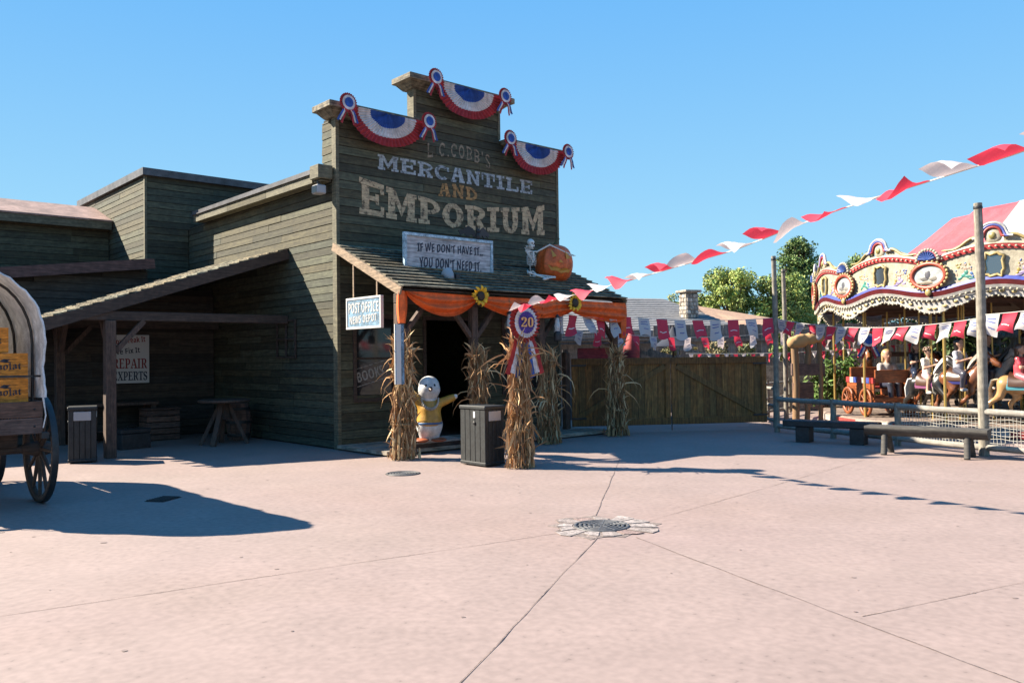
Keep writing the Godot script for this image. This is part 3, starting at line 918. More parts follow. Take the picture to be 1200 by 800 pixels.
func build_annex() -> void:
	# taller block behind the shed
	var a := thing("store_annex", "flat roofed olive boarded block rising behind the open repair shed", "building")
	siding(a, Vector3(0, 0, -7.3), Vector3.RIGHT, Vector3.BACK, func(_y: float) -> Array: return [[-1.05, -0.03]], 2.0, 5.04, 0.16, M.olive)
	siding(a, Vector3(0, 0, -7.3), Vector3.RIGHT, Vector3.BACK, func(_y: float) -> Array: return [[-1.05, 3.0]], 5.04, 6.3, 0.16, M.olive)
	span_box(a, "wall_core", Vector3(-1.06, 0, -12.8), Vector3(-0.01, 6.3, -7.33), M.sheath)
	span_box(a, "wall_core", Vector3(-0.009, 5.06, -12.8), Vector3(3.0, 6.3, -7.33), M.sheath)
	siding(a, Vector3(-1.085, 0, -7.3), Vector3.FORWARD, Vector3.LEFT, func(_y: float) -> Array: return [[0.06, 5.5]], 3.9, 6.3, 0.14, M.olive)
	span_box(a, "corner_board", Vector3(-1.11, 3.9, -7.36), Vector3(-1.051, 6.3, -7.275), M.trim)
	span_box(a, "roof_edge", Vector3(-1.18, 6.301, -12.9), Vector3(3.2, 6.48, -7.18), M.metalroof)
	# long wing further back, a pitched pinkish roof over a shaded board wall
	var w := thing("long_wing", "long low wing with a pinkish pitched roof and dark board wall", "building")
	siding(w, Vector3(0, 0, -10.1), Vector3.RIGHT, Vector3.BACK, func(_y: float) -> Array: return [[-18.0, -1.12]], 2.0, 5.35, 0.17, M.olive, 0.014, 2.0, 4.5)
	span_box(w, "wall_core", Vector3(-18.0, 0, -10.4), Vector3(-1.12, 5.35, -10.13), M.sheath)
	span_box(w, "fascia_board", Vector3(-18.2, 5.26, -9.82), Vector3(-1.13, 5.47, -9.78), M.trim)
	span_box(w, "soffit", Vector3(-18.2, 5.3, -10.1), Vector3(-1.13, 5.33, -9.821), M.trim)
	var k := []
	var t := []
	for q in [[-9.76, 5.47, -11.4, 6.05], [-11.405, 6.05, -13.0, 5.5]]:
		var rb := MB.new()
		k = [Vector3(-18.2, q[1], q[0]), Vector3(-1.12, q[1], q[0]), Vector3(-1.12, q[3], q[2]), Vector3(-18.2, q[3], q[2])]
		t = []
		for p in k: t.append(p + Vector3(0, 0.04, 0))
		rb.hexa(k + t)
		part(w, "roof_slope", rb, M.pinkroof)
	# lower roof and the back wall it covers
	var l := thing("lower_wing", "low dark wing with a brown roof edge behind the covered wagon", "building")
	var sl := func(x: float) -> float: return 4.0 + (x + 1.55) * 0.127
	var low := MB.new()
	k = [Vector3(-12.0, sl.call(-12.0), -5.5), Vector3(-1.55, 4.0, -5.5), Vector3(-1.12, 4.3, -10.08), Vector3(-12.0, sl.call(-12.0) + 0.3, -10.08)]
	t = []
	for p in k: t.append(p + Vector3(0, 0.05, 0))
	low.hexa(k + t)
	part(l, "roof_slope", low, M.brownroof)
	var fb := MB.new()
	fb.bar(Vector3(-12.0, sl.call(-12.0) - 0.07, -5.46), Vector3(-1.5, 3.93, -5.46), 0.05, 0.22)
	part(l, "rake_board", fb, M.brownroof)
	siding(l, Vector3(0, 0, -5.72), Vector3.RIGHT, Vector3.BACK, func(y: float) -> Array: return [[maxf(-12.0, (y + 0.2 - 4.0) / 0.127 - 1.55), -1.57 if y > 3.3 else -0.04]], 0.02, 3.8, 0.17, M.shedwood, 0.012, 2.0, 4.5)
	var wc := MB.new()
	wc.hexa([Vector3(-12, 0, -5.75), Vector3(-1.59, 0, -5.75), Vector3(-1.59, 0, -5.95), Vector3(-12, 0, -5.95), Vector3(-12, sl.call(-12.0) - 0.02, -5.75), Vector3(-1.59, 3.96, -5.75), Vector3(-1.59, 3.96, -5.95), Vector3(-12, sl.call(-12.0) - 0.02, -5.95)])
	part(l, "wall_core", wc, M.sheath)
	span_box(l, "wall_core", Vector3(-1.589, 0, -5.95), Vector3(-0.04, 3.4, -5.75), M.sheath)
	# the open repair shed leaning on the store
	var s := thing("repair_shed", "open lean-to repair shed with a sloping shingled roof on timber posts", "shed")
	var ry := func(x: float) -> float: return 4.0 + x * 0.34
	var n := 22
	for i in n:  # shingle courses from the eave up to the wall
		var x0 := -4.62 + i * 4.57 / n
		var x1 := x0 + 4.57 / n + 0.05
		var cuts := [-5.68, rng.randf_range(-4.8, -4.0), rng.randf_range(-3.6, -2.8), -1.9 + rng.randf_range(-0.03, 0.02)]
		for q in 3:
			var b := MB.new()
			var za: float = cuts[q] + 0.003
			var zb: float = cuts[q + 1] - 0.003
			var y0: float = ry.call(x0) + 0.045 + rng.randf() * 0.012
			var y1: float = ry.call(x1) + 0.012
			b.hexa([Vector3(x0, y0 - 0.025, zb), Vector3(x1, y1 - 0.02, zb), Vector3(x1, y1 - 0.02, za), Vector3(x0, y0 - 0.025, za), Vector3(x0, y0, zb), Vector3(x1, y1, zb), Vector3(x1, y1, za), Vector3(x0, y0, za)])
			part(s, "roof_shingle", b, M.roofplank[rng.randi() % 5])
	var ub := MB.new()
	ub.hexa([Vector3(-4.6, ry.call(-4.6) - 0.03, -1.93), Vector3(-0.03, ry.call(-0.03) - 0.03, -1.93), Vector3(-0.03, ry.call(-0.03) - 0.03, -5.68), Vector3(-4.6, ry.call(-4.6) - 0.03, -5.68), Vector3(-4.6, ry.call(-4.6) + 0.008, -1.93), Vector3(-0.03, ry.call(-0.03) + 0.008, -1.93), Vector3(-0.03, ry.call(-0.03) + 0.008, -5.68), Vector3(-4.6, ry.call(-4.6) + 0.008, -5.68)])
	part(s, "roof_boarding", ub, M.shedwood[0])
	ub = MB.new()
	ub.hexa([Vector3(-1.56, ry.call(-1.56) - 0.03, -5.69), Vector3(-0.03, ry.call(-0.03) - 0.03, -5.69), Vector3(-0.03, ry.call(-0.03) - 0.03, -7.27), Vector3(-1.56, ry.call(-1.56) - 0.03, -7.27), Vector3(-1.56, ry.call(-1.56) + 0.02, -5.69), Vector3(-0.03, ry.call(-0.03) + 0.02, -5.69), Vector3(-0.03, ry.call(-0.03) + 0.02, -7.27), Vector3(-1.56, ry.call(-1.56) + 0.02, -7.27)])
	part(s, "roof_boarding", ub, M.shedwood[1])
	var rk := MB.new()
	rk.bar(Vector3(-4.62, ry.call(-4.62) - 0.09, -1.91), Vector3(-0.02, ry.call(-0.02) - 0.09, -1.91), 0.045, 0.2)
	part(s, "rake_board", rk, M.darkbeam)
	for i in 8:
		var z := -2.2 - i * 0.47
		var b := MB.new()
		b.bar(Vector3(-4.72, ry.call(-4.72) - 0.1, z), Vector3(-0.05, ry.call(-0.05) - 0.1, z), 0.06, 0.12)
		part(s, "rafter", b, M.darkbeam)
	for z in [-1.99, -5.5]:
		span_box(s, "tie_beam", Vector3(-4.0, 2.46, z - 0.07), Vector3(-0.03, 2.63, z + 0.07), M.darkbeam, 0.01)
	span_box(s, "eave_beam", Vector3(-3.58, 2.63, -5.6), Vector3(-3.4, 2.75, -1.95), M.darkbeam)
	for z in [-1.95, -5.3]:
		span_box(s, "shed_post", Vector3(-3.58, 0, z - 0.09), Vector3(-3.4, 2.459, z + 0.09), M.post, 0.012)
		for dz in [-1, 1]:
			if z > -3 and dz > 0: continue
			var b := MB.new()
			b.bar(Vector3(-3.49, 1.95, z + dz * 0.09), Vector3(-3.49, 2.6, z + dz * 0.5), 0.09, 0.09, Vector3.RIGHT)
			part(s, "knee_brace", b, M.post)
		var b2 := MB.new()
		b2.bar(Vector3(-3.4, 1.9, z), Vector3(-2.9, 2.46, z), 0.09, 0.09, Vector3.BACK)
		part(s, "knee_brace", b2, M.post)
	# board on the back wall
	var r := thing("repair_sign", "white board lettered in red and grey on the shed's back wall", "sign", Vector3(-1.98, 1.24, -5.68))
	span_box(r, "board", Vector3(-0.42, 0, 0), Vector3(0.42, 1.08, 0.03), M.whitepaint, 0.006)
	letters(r, "lettering", "You Break It", fr(Vector3(-0.36, 0.86, 0.031), Vector3(1, 0.1, 0)), 0.7, 0.13, M.l_red, sans, 0.004)
	letters(r, "lettering", "We Fix It", fr(Vector3(-0.34, 0.63, 0.031), Vector3(1, 0.1, 0)), 0.56, 0.13, M.ink, sans, 0.004)
	letters(r, "lettering", "REPAIR", fr(Vector3(-0.37, 0.33, 0.031), Vector3.RIGHT), 0.74, 0.22, M.l_red, serif, 0.004)
	letters(r, "lettering", "EXPERTS", fr(Vector3(-0.37, 0.06, 0.031), Vector3.RIGHT), 0.74, 0.2, M.ink, serif, 0.004)
	# workbench on splayed legs
	var t2 := thing("work_table", "round topped work table on splayed timber legs inside the shed", "table", Vector3(-1.05, 0, -2.75))
	var tb := MB.new()
	tb.lathe([[0.0, 0.86], [0.5, 0.86], [0.52, 0.88], [0.52, 0.91], [0.5, 0.925], [0.0, 0.925]], 24)
	part(t2, "tabletop", tb, M.post)
	for q in [[-0.36, 0.3], [0.42, 0.18], [0.1, -0.4], [-0.42, -0.2]]:
		var b := MB.new()
		b.bar(Vector3(q[0], 0, q[1]), Vector3(q[0] * 0.15, 0.86, q[1] * 0.15), 0.1, 0.07)
		part(t2, "leg", b, M.post)
	var cb := MB.new()
	cb.lathe([[0, 0.5], [0.16, 0.52], [0.1, 0.855]], 10)
	part(t2, "hub_block", cb, M.darkbeam)
	# clutter against the back wall
	var bx := thing("wooden_crate", "dark wooden crate standing on the shed floor behind the table", "crate", Vector3(-1.6, 0, -4.9))
	for i in 5:
		for g in [-1, 1]:
			span_box(bx, "slat", Vector3(-0.35, 0.02 + i * 0.13, g * 0.24 - 0.012), Vector3(0.35, 0.13 + i * 0.13, g * 0.24 + 0.012), M.brownplank[i % 4])
			span_box(bx, "slat", Vector3(g * 0.338 - 0.012, 0.02 + i * 0.13, -0.226), Vector3(g * 0.338 + 0.012, 0.13 + i * 0.13, 0.226), M.brownplank[(i + 1) % 4])
	span_box(bx, "lid", Vector3(-0.37, 0.67, -0.27), Vector3(0.37, 0.7, 0.27), M.brownplank[0])
	var wb := thing("workbench", "long low workbench along the shed's back wall under the sign", "bench", Vector3(-2.5, 0, -5.2))
	span_box(wb, "top", Vector3(-0.9, 0.78, -0.3), Vector3(0.9, 0.84, 0.3), M.post, 0.008)
	for q in [[-0.8, -0.2], [0.8, -0.2], [-0.8, 0.2], [0.8, 0.2]]:
		span_box(wb, "leg", Vector3(q[0] - 0.05, 0, q[1] - 0.05), Vector3(q[0] + 0.05, 0.779, q[1] + 0.05), M.post)
	span_box(wb, "shelf", Vector3(-0.85, 0.24, -0.25), Vector3(0.85, 0.27, 0.25), M.post)
	var tool := thing("tool_box", "small dark metal toolbox on the floor beside the shed post", "toolbox", Vector3(-2.65, 0, -3.4), 0.2)
	span_box(tool, "body", Vector3(-0.3, 0, -0.16), Vector3(0.3, 0.3, 0.16), M.iron, 0.012)
	span_box(tool, "lid", Vector3(-0.31, 0.301, -0.17), Vector3(0.31, 0.4, 0.17), M.iron, 0.02)
	var hb := MB.new()
	hb.tube([Vector3(-0.1, 0.4, 0), Vector3(-0.09, 0.45, 0), Vector3(0.09, 0.45, 0), Vector3(0.1, 0.4, 0)], [0.012], 6)
	part(tool, "handle", hb, M.iron)
	var barrel := thing("barrel", "red brown barrel against the store wall at the back of the shed", "barrel", Vector3(-0.45, 0, -3.4))
	for i in 14:
		var sb := MB.new()
		var a0 := TAU * (i + 0.02) / 14
		var a1 := TAU * (i + 0.98) / 14
		var rows := []
		for q in [[0.2, 0.0], [0.25, 0.2], [0.27, 0.4], [0.25, 0.6], [0.2, 0.8]]:
			rows.append(PackedVector3Array([Vector3(q[0] * cos(a1), q[1], q[0] * sin(a1)), Vector3(q[0] * cos(a0), q[1], q[0] * sin(a0))]))
		sb.sheet(rows)
		part(barrel, "stave", sb, M.brownplank[i % 4])
	for y in [0.12, 0.4, 0.68]:
		var hb2 := MB.new()
		var rr := 0.272 if y == 0.4 else 0.238
		hb2.lathe([[rr, y - 0.03], [rr + 0.008, y - 0.028], [rr + 0.008, y + 0.028], [rr, y + 0.03]], 20)
		part(barrel, "hoop", hb2, M.iron)
	var lid := MB.new()
	lid.lathe([[0.0, 0.775], [0.198, 0.775]], 20)
	part(barrel, "head", lid, M.brownplank[1])
	# a barred window hung on the store's side wall inside the shed
	var wf := thing("window_frame", "old barred window frame hung on the store wall inside the shed", "window", Vector3(-0.03, 1.75, -2.0))
	for i in 3:
		span_box(wf, "bar", Vector3(-0.03, 0, -0.42 + i * 0.4), Vector3(0, 0.8, -0.38 + i * 0.4), M.darkbeam)
	for i in 3:
		span_box(wf, "bar", Vector3(-0.028, i * 0.38, -0.38), Vector3(-0.002, 0.035 + i * 0.38, 0.38), M.darkbeam)


# ------------------------------------------------------------------ decorations on the store
const RED := Color(0.42, 0.032, 0.045)
const WHITE := Color(0.74, 0.71, 0.72)
const BLUE := Color(0.028, 0.11, 0.44)


func disc_ring(r0: float, r1: float, pleats: int, dep: float, z: float) -> MB:
	var mb := MB.new()
	var a := PackedVector3Array()
	var b := PackedVector3Array()
	var n := pleats * 4
	for i in n:
		var t := -TAU * i / n
		var w := sin(TAU * i / 4.0) * dep
		var k := 1.0 + 0.02 * sin(TAU * i / 4.0)
		a.append(Vector3(cos(t) * r0, sin(t) * r0, z + w * 0.3))
		b.append(Vector3(cos(t) * r1 * k, sin(t) * r1 * k, z + w))
	mb.sheet([b, a] if r0 > 0.001 else [b, a], true)
	return mb


func ribbon_tail(p: Vector3, q: Vector3, w: float, cols: Array, split: float) -> MB:
	var mb := MB.new()
	var s := (q - p).cross(Vector3.BACK).normalized()
	var n := cols.size()
	for i in n:
		mb.col = cols[i]
		var a := (float(i) / n - 0.5) * w
		var b := (float(i + 1) / n - 0.5) * w
		var rows := []
		for k in 5:
			var t := k / 4.0
			var m := p.lerp(q, t) + Vector3(0, 0, 0.02 * sin(t * 5.0))
			var e := split * absf((a + b) / w) * t * t
			rows.append(PackedVector3Array([m + s * b * (0.7 + 0.5 * t) - Vector3(0, e, 0), m + s * a * (0.7 + 0.5 * t) - Vector3(0, e, 0)]))
		mb.sheet(rows)
	return mb


func rosette(parent: Node, at: Vector3, r: float, called := "rosette") -> void:
	var n := Node3D.new()
	n.name = called
	parent.add_child(n, true)
	n.position = at
	for g in [-1, 1]:
		part(n, "ribbon", ribbon_tail(Vector3(g * r * 0.3, -r * 0.6, -0.01), Vector3(g * r * 0.95, -r * 1.85, 0.0), r * 0.62, [BLUE, WHITE, RED] if g > 0 else [RED, WHITE, BLUE], 0.05), M.fabric)
	var mb := disc_ring(r * 0.6, r, 26, r * 0.08, 0.0)
	mb.c.fill(RED)
	part(n, "red_frill", mb, M.fabric)
	mb = disc_ring(r * 0.44, r * 0.74, 24, r * 0.03, r * 0.13)
	mb.c.fill(WHITE)
	part(n, "white_ring", mb, M.fabric)
	mb = disc_ring(0.001, r * 0.5, 20, r * 0.02, r * 0.18)
	mb.c.fill(BLUE)
	part(n, "blue_centre", mb, M.fabric)


func bunting(x0: float, x1: float, y: float, label: String) -> void:
	var b := thing("pleated_bunting", label, "bunting", Vector3((x0 + x1) / 2, y, 0.3), 0, "fan buntings on the false front")
	var rx := (x1 - x0) / 2 - 0.03
	var ry := 0.63
	for k in [["blue_fan", 0.03, 0.45, BLUE], ["white_fan", 0.45, 0.74, WHITE], ["red_fan", 0.74, 1.0, RED]]:
		var mb := MB.new()
		mb.col = k[3]
		var rows := []
		for i in 5:
			var r: float = lerpf(k[1], k[2], i / 4.0)
			var line := PackedVector3Array()
			for j in 169:
				var a := PI + PI * j / 168.0
				var w := sin(j * TAU / 6.0 + 0.5 * sin(j * 0.21)) * 0.02 * (0.25 + r) + 0.014 * sin(j * 0.13 + r * 4)
				var hem := 1.0 + (0.012 * sin(j * TAU / 6.0) if k[2] == 1.0 and i == 4 else 0.0)
				line.append(Vector3(cos(a) * rx * r * hem, sin(a) * ry * r * hem - 0.03 * sin(PI * j / 168.0) * 0.0, w - 0.06 * r * absf(sin(a)) + 0.02))
			rows.append(line)
		mb.sheet(rows)
		part(b, k[0], mb, M.fabric)
	rosette(b, Vector3(-rx - 0.02, 0.02, 0.09), 0.185)
	rosette(b, Vector3(rx + 0.02, 0.0, 0.09), 0.185)


func swag(parent: Node, p: Vector3, q: Vector3, drop0: float, drop: float, drop1: float) -> void:
	var mb := MB.new()
	var rows := []
	for i in 15:
		var v := i / 14.0
		var line := PackedVector3Array()
		for j in 41:
			var u := j / 40.0
			var d := lerpf(drop0, drop1, u) + drop * 4 * u * (1 - u)
			var pinch := 0.25 + 0.75 * sqrt(4 * u * (1 - u) + 0.02)
			var w := p.lerp(q, u) + Vector3(0, -v * d, 0)
			w.y -= v * v * 0.03 * sin(u * PI)
			w.z += 0.02 + 0.05 * sin(v * 17.0 + 2.0 * sin(u * 3.1) + u * 1.5) * pinch * (0.3 + v) + 0.03 * sin(v * PI)
			line.append(w)
		rows.append(line)
	mb.sheet(rows)
	part(parent, "cloth_fold", mb, M.orange)


func sunflower(at: Vector3, r: float, label: String) -> void:
	var s := thing("sunflower", label, "flower", at, 0, "sunflowers pinned to the porch swags")
	for k in 20:
		var mb := MB.new()
		mb.col = Color(0.75, 0.42, 0.02) * rng.randf_range(0.75, 1.05)
		var a := TAU * k / 20 + rng.randf() * 0.15
		var d := Vector3(cos(a), sin(a), 0)
		var t := Vector3(-sin(a), cos(a), 0)
		var l := r * rng.randf_range(0.85, 1.08)
		var lift := 0.02 + 0.03 * rng.randf() + (0.02 if k % 2 else 0.0)
		var rows := []
		for q in [[0.4, 0.08, 0.0], [0.6, 0.16, 1.0], [0.82, 0.13, 1.1], [1.0, 0.01, 0.5]]:
			rows.append(PackedVector3Array([d * l * q[0] + t * r * q[1] + Vector3(0, 0, lift * q[2]), d * l * q[0] + Vector3(0, 0, lift * q[2] - 0.012), d * l * q[0] - t * r * q[1] + Vector3(0, 0, lift * q[2])]))
		mb.sheet(rows)
		part(s, "petal", mb, M.plain)
	var cb := MB.new()
	cb.col = Color(0.03, 0.016, 0.01)
	cb.lathe([[0.42 * r, 0.0], [0.44 * r, 0.03], [0.3 * r, 0.055], [0.0, 0.05]], 18, Vector3.ZERO, Basis(Vector3.RIGHT, PI / 2))
	part(s, "seed_head", cb, M.plain)


func corn_bundle(at: Vector3, h: float, r: float, sd: int, label: String, long_leaves := 10) -> void:
	var b := thing("corn_stalk_bundle", label, "corn stalks", at, 0, "dried corn stalk bundles")
	var g := RandomNumberGenerator.new()
	g.seed = sd
	var st := MB.new()
	for i in 22:
		var a := g.randf() * TAU
		var q := r * sqrt(g.randf()) * 0.75
		st.col = Color(0.3, 0.215, 0.115) * g.randf_range(0.6, 1.15)
		var foot := Vector3(cos(a) * q * 1.5, 0.0, sin(a) * q * 1.5)
		var a2 := a + g.randf_range(-0.8, 0.8)
		var head := Vector3(cos(a2) * q * 1.2, h * g.randf_range(0.75, 1.0), sin(a2) * q * 1.2)
		st.tube([foot, foot.lerp(head, 0.5) * Vector3(0.75, 1, 0.75), head], [0.014, 0.012, 0.007], 5, false)
	part(b, "stalks", st, M.straw)
	var lf := MB.new()
	var n := 1000
	for i in n:
		var big := i < long_leaves
		var a := g.randf() * TAU
		var y := h * (0.04 + 0.92 * g.randf())
		if big: y = h * g.randf_range(0.45, 0.97)
		var waist := lerpf(1.15, 0.68, y / h) + 0.12 * sin(y * 7.0 + sd) + (0.35 if y < h * 0.1 else 0.0)
		var p := Vector3(cos(a), 0, sin(a)) * r * waist * g.randf_range(0.55, 1.0) + Vector3(0, y, 0)
		var out := Vector3(cos(a + g.randf_range(-0.9, 0.9)), 0, sin(a + g.randf_range(-0.9, 0.9))).normalized()
		var l := g.randf_range(0.14, 0.42)
		var up := g.randf_range(-1.0, -0.35) * (1.0 if g.randf() < 0.8 else -0.8)
		if y > h * 0.8 and g.randf() < 0.5: up = g.randf_range(-0.2, 1.0); l *= 1.1
		var spread := g.randf_range(0.0, 0.1)
		if big:
			l = g.randf_range(0.4, 0.7); up = g.randf_range(-0.3, 0.5); spread = g.randf_range(0.4, 0.9)
		var w := g.randf_range(0.005, 0.021)
		if big: w = g.randf_range(0.007, 0.013)
		var dir := (out * spread + Vector3(0, up, 0)).normalized()
		var c := Color(0.52, 0.3, 0.135).lerp(Color(0.2, 0.1, 0.046), g.randf())
		if g.randf() < 0.2: c = Color(0.62, 0.45, 0.25)
		lf.col = c * g.randf_range(0.75, 1.15)
		var rows := []
		var tw := g.randf_range(-1.2, 1.2)
		var cur := p
		var m := 5
		for k in m + 1:
			var t := float(k) / m
			var sv := dir.cross(out.rotated(Vector3.UP, 1.3 + tw * t)).normalized()
			if not sv.is_finite() or sv.length() < 0.5: sv = Vector3.RIGHT
			var ww := w * (sin(PI * minf(1.0, 0.25 + t * 0.75)) + 0.05)
			rows.append(PackedVector3Array([cur + sv * ww, cur + dir.cross(sv) * ww * 0.35, cur - sv * ww]))
			cur += dir * (l / m)
			dir = (dir + Vector3(0, -0.5 * l * (1.6 if big else 1.0), 0) + Vector3(g.randf_range(-1, 1), g.randf_range(-1, 1), g.randf_range(-1, 1)) * 0.36).normalized()
			if cur.y < 0.02: cur.y = 0.02
		lf.sheet(rows)
	var ls := part(b, "leaves", lf, M.straw)
	ls.set_meta("kind", "stuff")
	for y in [0.3, 0.62]:
		var tb := MB.new()
		tb.lathe([[r * (1.02 - 0.4 * y), h * y - 0.02], [r * (1.08 - 0.4 * y), h * y], [r * (1.02 - 0.4 * y), h * y + 0.02]], 16)
		part(b, "twine", tb, M.twine)


func lantern(at: Vector3, hang: float, label: String) -> void:
	var l := thing("hanging_lantern", label, "lantern", at, 0, "lanterns hung from the porch eave")
	var b := MB.new()
	b.lathe([[0.0, 0.0], [0.075, 0.0], [0.08, 0.02], [0.08, 0.14], [0.06, 0.17], [0.045, 0.19], [0.0, 0.19]], 14)
	part(l, "fuel_tank", b, M.iron)
	b = MB.new()
	b.lathe([[0.035, 0.19], [0.06, 0.25], [0.062, 0.3], [0.042, 0.38], [0.032, 0.46]], 14)
	part(l, "chimney_glass", b, M.lampglass)
	b = MB.new()
	b.lathe([[0.0, 0.24], [0.02, 0.25], [0.024, 0.3], [0.0, 0.36]], 8)
	part(l, "wick_cap", b, M.whitepaint)
	b = MB.new()
	b.lathe([[0.04, 0.455], [0.045, 0.48], [0.02, 0.52], [0.0, 0.53]], 12)
	part(l, "top_cap", b, M.iron)
	for g in [-1, 1]:
		b = MB.new()
		b.tube([Vector3(g * 0.075, 0.15, 0), Vector3(g * 0.095, 0.3, 0), Vector3(g * 0.05, 0.46, 0)], [0.006], 5)
		part(l, "frame_tube", b, M.iron)
	b = MB.new()
	b.tube([Vector3(0, 0.52, 0), Vector3(0, 0.53 + hang, 0)], [0.004], 5)
	part(l, "cord", b, M.twine)


func build_decor() -> void:
	bunting(0.04, 1.93, 6.5, "pleated red white and blue fan on the left step of the false front")
	bunting(2.1, 4.0, 7.42, "topmost pleated red white and blue fan at the peak of the false front")
	bunting(4.12, 5.95, 6.5, "pleated red white and blue fan on the right step of the false front")
	# orange cloth along the eave
	var sw := thing("orange_drapery", "bright orange cloth draped in swags along the porch eave", "drapery", Vector3(0, 0, 0))
	swag(sw, Vector3(0.0, 2.86, 2.24), Vector3(1.62, 2.83, 2.24), 0.02, 0.34, 0.06)
	swag(sw, Vector3(1.62, 2.83, 2.24), Vector3(3.2, 2.83, 2.24), 0.1, 0.12, 0.36)
	swag(sw, Vector3(3.2, 2.83, 2.24), Vector3(4.1, 2.83, 2.24), 0.36, 0.02, 0.2)
	swag(sw, Vector3(4.1, 2.83, 2.24), Vector3(5.7, 2.84, 2.24), 0.22, 0.06, 0.4)
	for q in [[-0.03, 2.86, 0.55, 0.085], [5.68, 2.84, 0.75, 0.1]]:
		var mb := MB.new()
		var rows := []
		for i in 9:
			var t := i / 8.0
			var ring := PackedVector3Array()
			for j in 16:
				var a := TAU * j / 16
				var rr: float = q[3] * (0.6 + 0.4 * sin(PI * (0.2 + t * 0.7))) * (1 + 0.22 * sin(j * TAU / 3.2 + t))
				ring.append(Vector3(q[0] + rr * cos(a), q[1] - t * q[2], 2.2 + rr * 0.8 * sin(a)))
			rows.append(ring)
		mb.sheet(rows, true)
		part(sw, "hanging_end", mb, M.orange)
	sunflower(Vector3(1.56, 2.82, 2.37), 0.2, "yellow sunflower between the two left orange swags")
	sunflower(Vector3(4.02, 2.78, 2.37), 0.21, "yellow sunflower on the orange cloth near the porch's right end")
	lantern(Vector3(2.33, 2.06, 2.3), 0.25, "hanging glass lantern in front of the second porch bay")
	lantern(Vector3(3.6, 2.02, 2.3), 0.25, "hanging glass lantern beside the numbered rosette")
	# sign on the porch roof
	var s := thing("slogan_sign", "grey framed board on the porch roof lettered If We Don't Have It", "sign", Vector3(0.79, 3.3, 1.1))
	span_box(s, "board", Vector3(0.0, 0, 0), Vector3(2.11, 0.74, 0.03), M.signgrey)
	for f in [[-0.03, 2.14, -0.03, 0.03], [-0.03, 2.14, 0.71, 0.77]]:
		span_box(s, "frame", Vector3(f[0], f[2], -0.02), Vector3(f[1], f[3], 0.06), M.paleblue, 0.006)
	for f in [[-0.03, 0.03], [2.08, 2.14]]:
		span_box(s, "frame", Vector3(f[0], 0.031, -0.021), Vector3(f[1], 0.709, 0.058), M.paleblue, 0.006)
	var it := FontVariation.new()
	it.base_font = sans
	it.variation_transform = Transform2D(Vector2(1, 0), Vector2(0.22, 1), Vector2.ZERO)
	letters(s, "lettering", "IF WE DON'T HAVE IT..", fr(Vector3(0.28, 0.42, 0.031), Vector3(1, 0.015, 0)), 1.6, 0.2, M.ink, it, 0.004)
	letters(s, "lettering", "YOU DON'T NEED IT.", fr(Vector3(0.32, 0.12, 0.031), Vector3(1, 0.0, 0)), 1.52, 0.22, M.ink, it, 0.004)
	for x in [0.3, 1.8]:
		var b := MB.new()
		b.bar(Vector3(x, 0.6, -0.02), Vector3(x, 0.22, -0.62), 0.05, 0.05)
		part(s, "strut", b, M.darkbeam)
	# post office sign under the rake
	var p := thing("post_office_sign", "blue hanging sign lettered Post Office News Depot at the porch side", "sign", Vector3(-0.1, 2.28, 1.12))
	span_box(p, "board", Vector3(-0.02, 0, -0.56), Vector3(0.02, 0.51, 0.56), M.signblue)
	for f in [[-0.03, 0.01], [0.5, 0.54]]:
		span_box(p, "frame", Vector3(-0.032, f[0], -0.58), Vector3(0.032, f[1], 0.58), M.whitepaint, 0.004)
	for f in [[-0.58, -0.54], [0.54, 0.58]]:
		span_box(p, "frame", Vector3(-0.031, 0.011, f[0]), Vector3(0.031, 0.499, f[1]), M.whitepaint, 0.004)
	letters(p, "lettering", "POST OFFICE", fr(Vector3(-0.021, 0.26, -0.5), Vector3(0, 0, 1)), 1.0, 0.19, M.l_white, sans, 0.004)
	letters(p, "lettering", "NEWS DEPOT", fr(Vector3(-0.021, 0.06, -0.46), Vector3(0, 0.04, 1)), 0.9, 0.14, M.l_white, sans, 0.004)
	for z in [-0.36, 0.42]:
		var b := MB.new()
		var top: float = 3.84 - (1.12 + z - 0.02) * 0.444 - 2.28 - 0.09
		b.bar(Vector3(0, 0.54, z), Vector3(0, top, z), 0.035, 0.012, Vector3.RIGHT)
		part(p, "hanger", b, M.fascia)
	# narrow upright signboard on the left porch post
	var n := thing("post_placard", "narrow tall blue and white placard on the left porch post", "sign", Vector3(-0.24, 1.28, 2.4))
	span_box(n, "board", Vector3(-0.09, 0, 0), Vector3(0.09, 1.0, 0.025), M.whitepaint, 0.004)
	span_box(n, "border", Vector3(0.03, 0.0, 0.0255), Vector3(0.088, 1.0, 0.029), M.signblue)
	span_box(n, "border", Vector3(-0.088, 0.0, 0.0255), Vector3(-0.07, 1.0, 0.029), M.signblue)
	# floodlight under the eave
	var fl := thing("floodlight", "small white floodlight fixed under the store's side eave", "floodlight", Vector3(-0.24, 4.92, -0.22))
	box_part(fl, "housing", Vector3(0, 0.02, 0), Vector3(0.2, 0.17, 0.22), M.grey, 0.02)
	box_part(fl, "bracket", Vector3(0.0, 0.15, -0.02), Vector3(0.05, 0.12, 0.05), M.iron)
	box_part(fl, "lens", Vector3(-0.103, 0.02, 0), Vector3(0.006, 0.13, 0.18), M.glass)
	# spotlight on the roof in front of the slogan sign
	var sp := thing("roof_spotlight", "grey spotlight on the porch roof lighting the slogan sign", "spotlight", Vector3(1.42, 3.12, 1.72))
	var sb := MB.new()
	sb.lathe([[0.0, 0.0], [0.06, 0.01], [0.1, 0.1], [0.12, 0.2], [0.115, 0.2], [0.09, 0.12], [0.0, 0.08]], 14, Vector3(0, 0.06, 0), Basis(Vector3.RIGHT, -0.9))
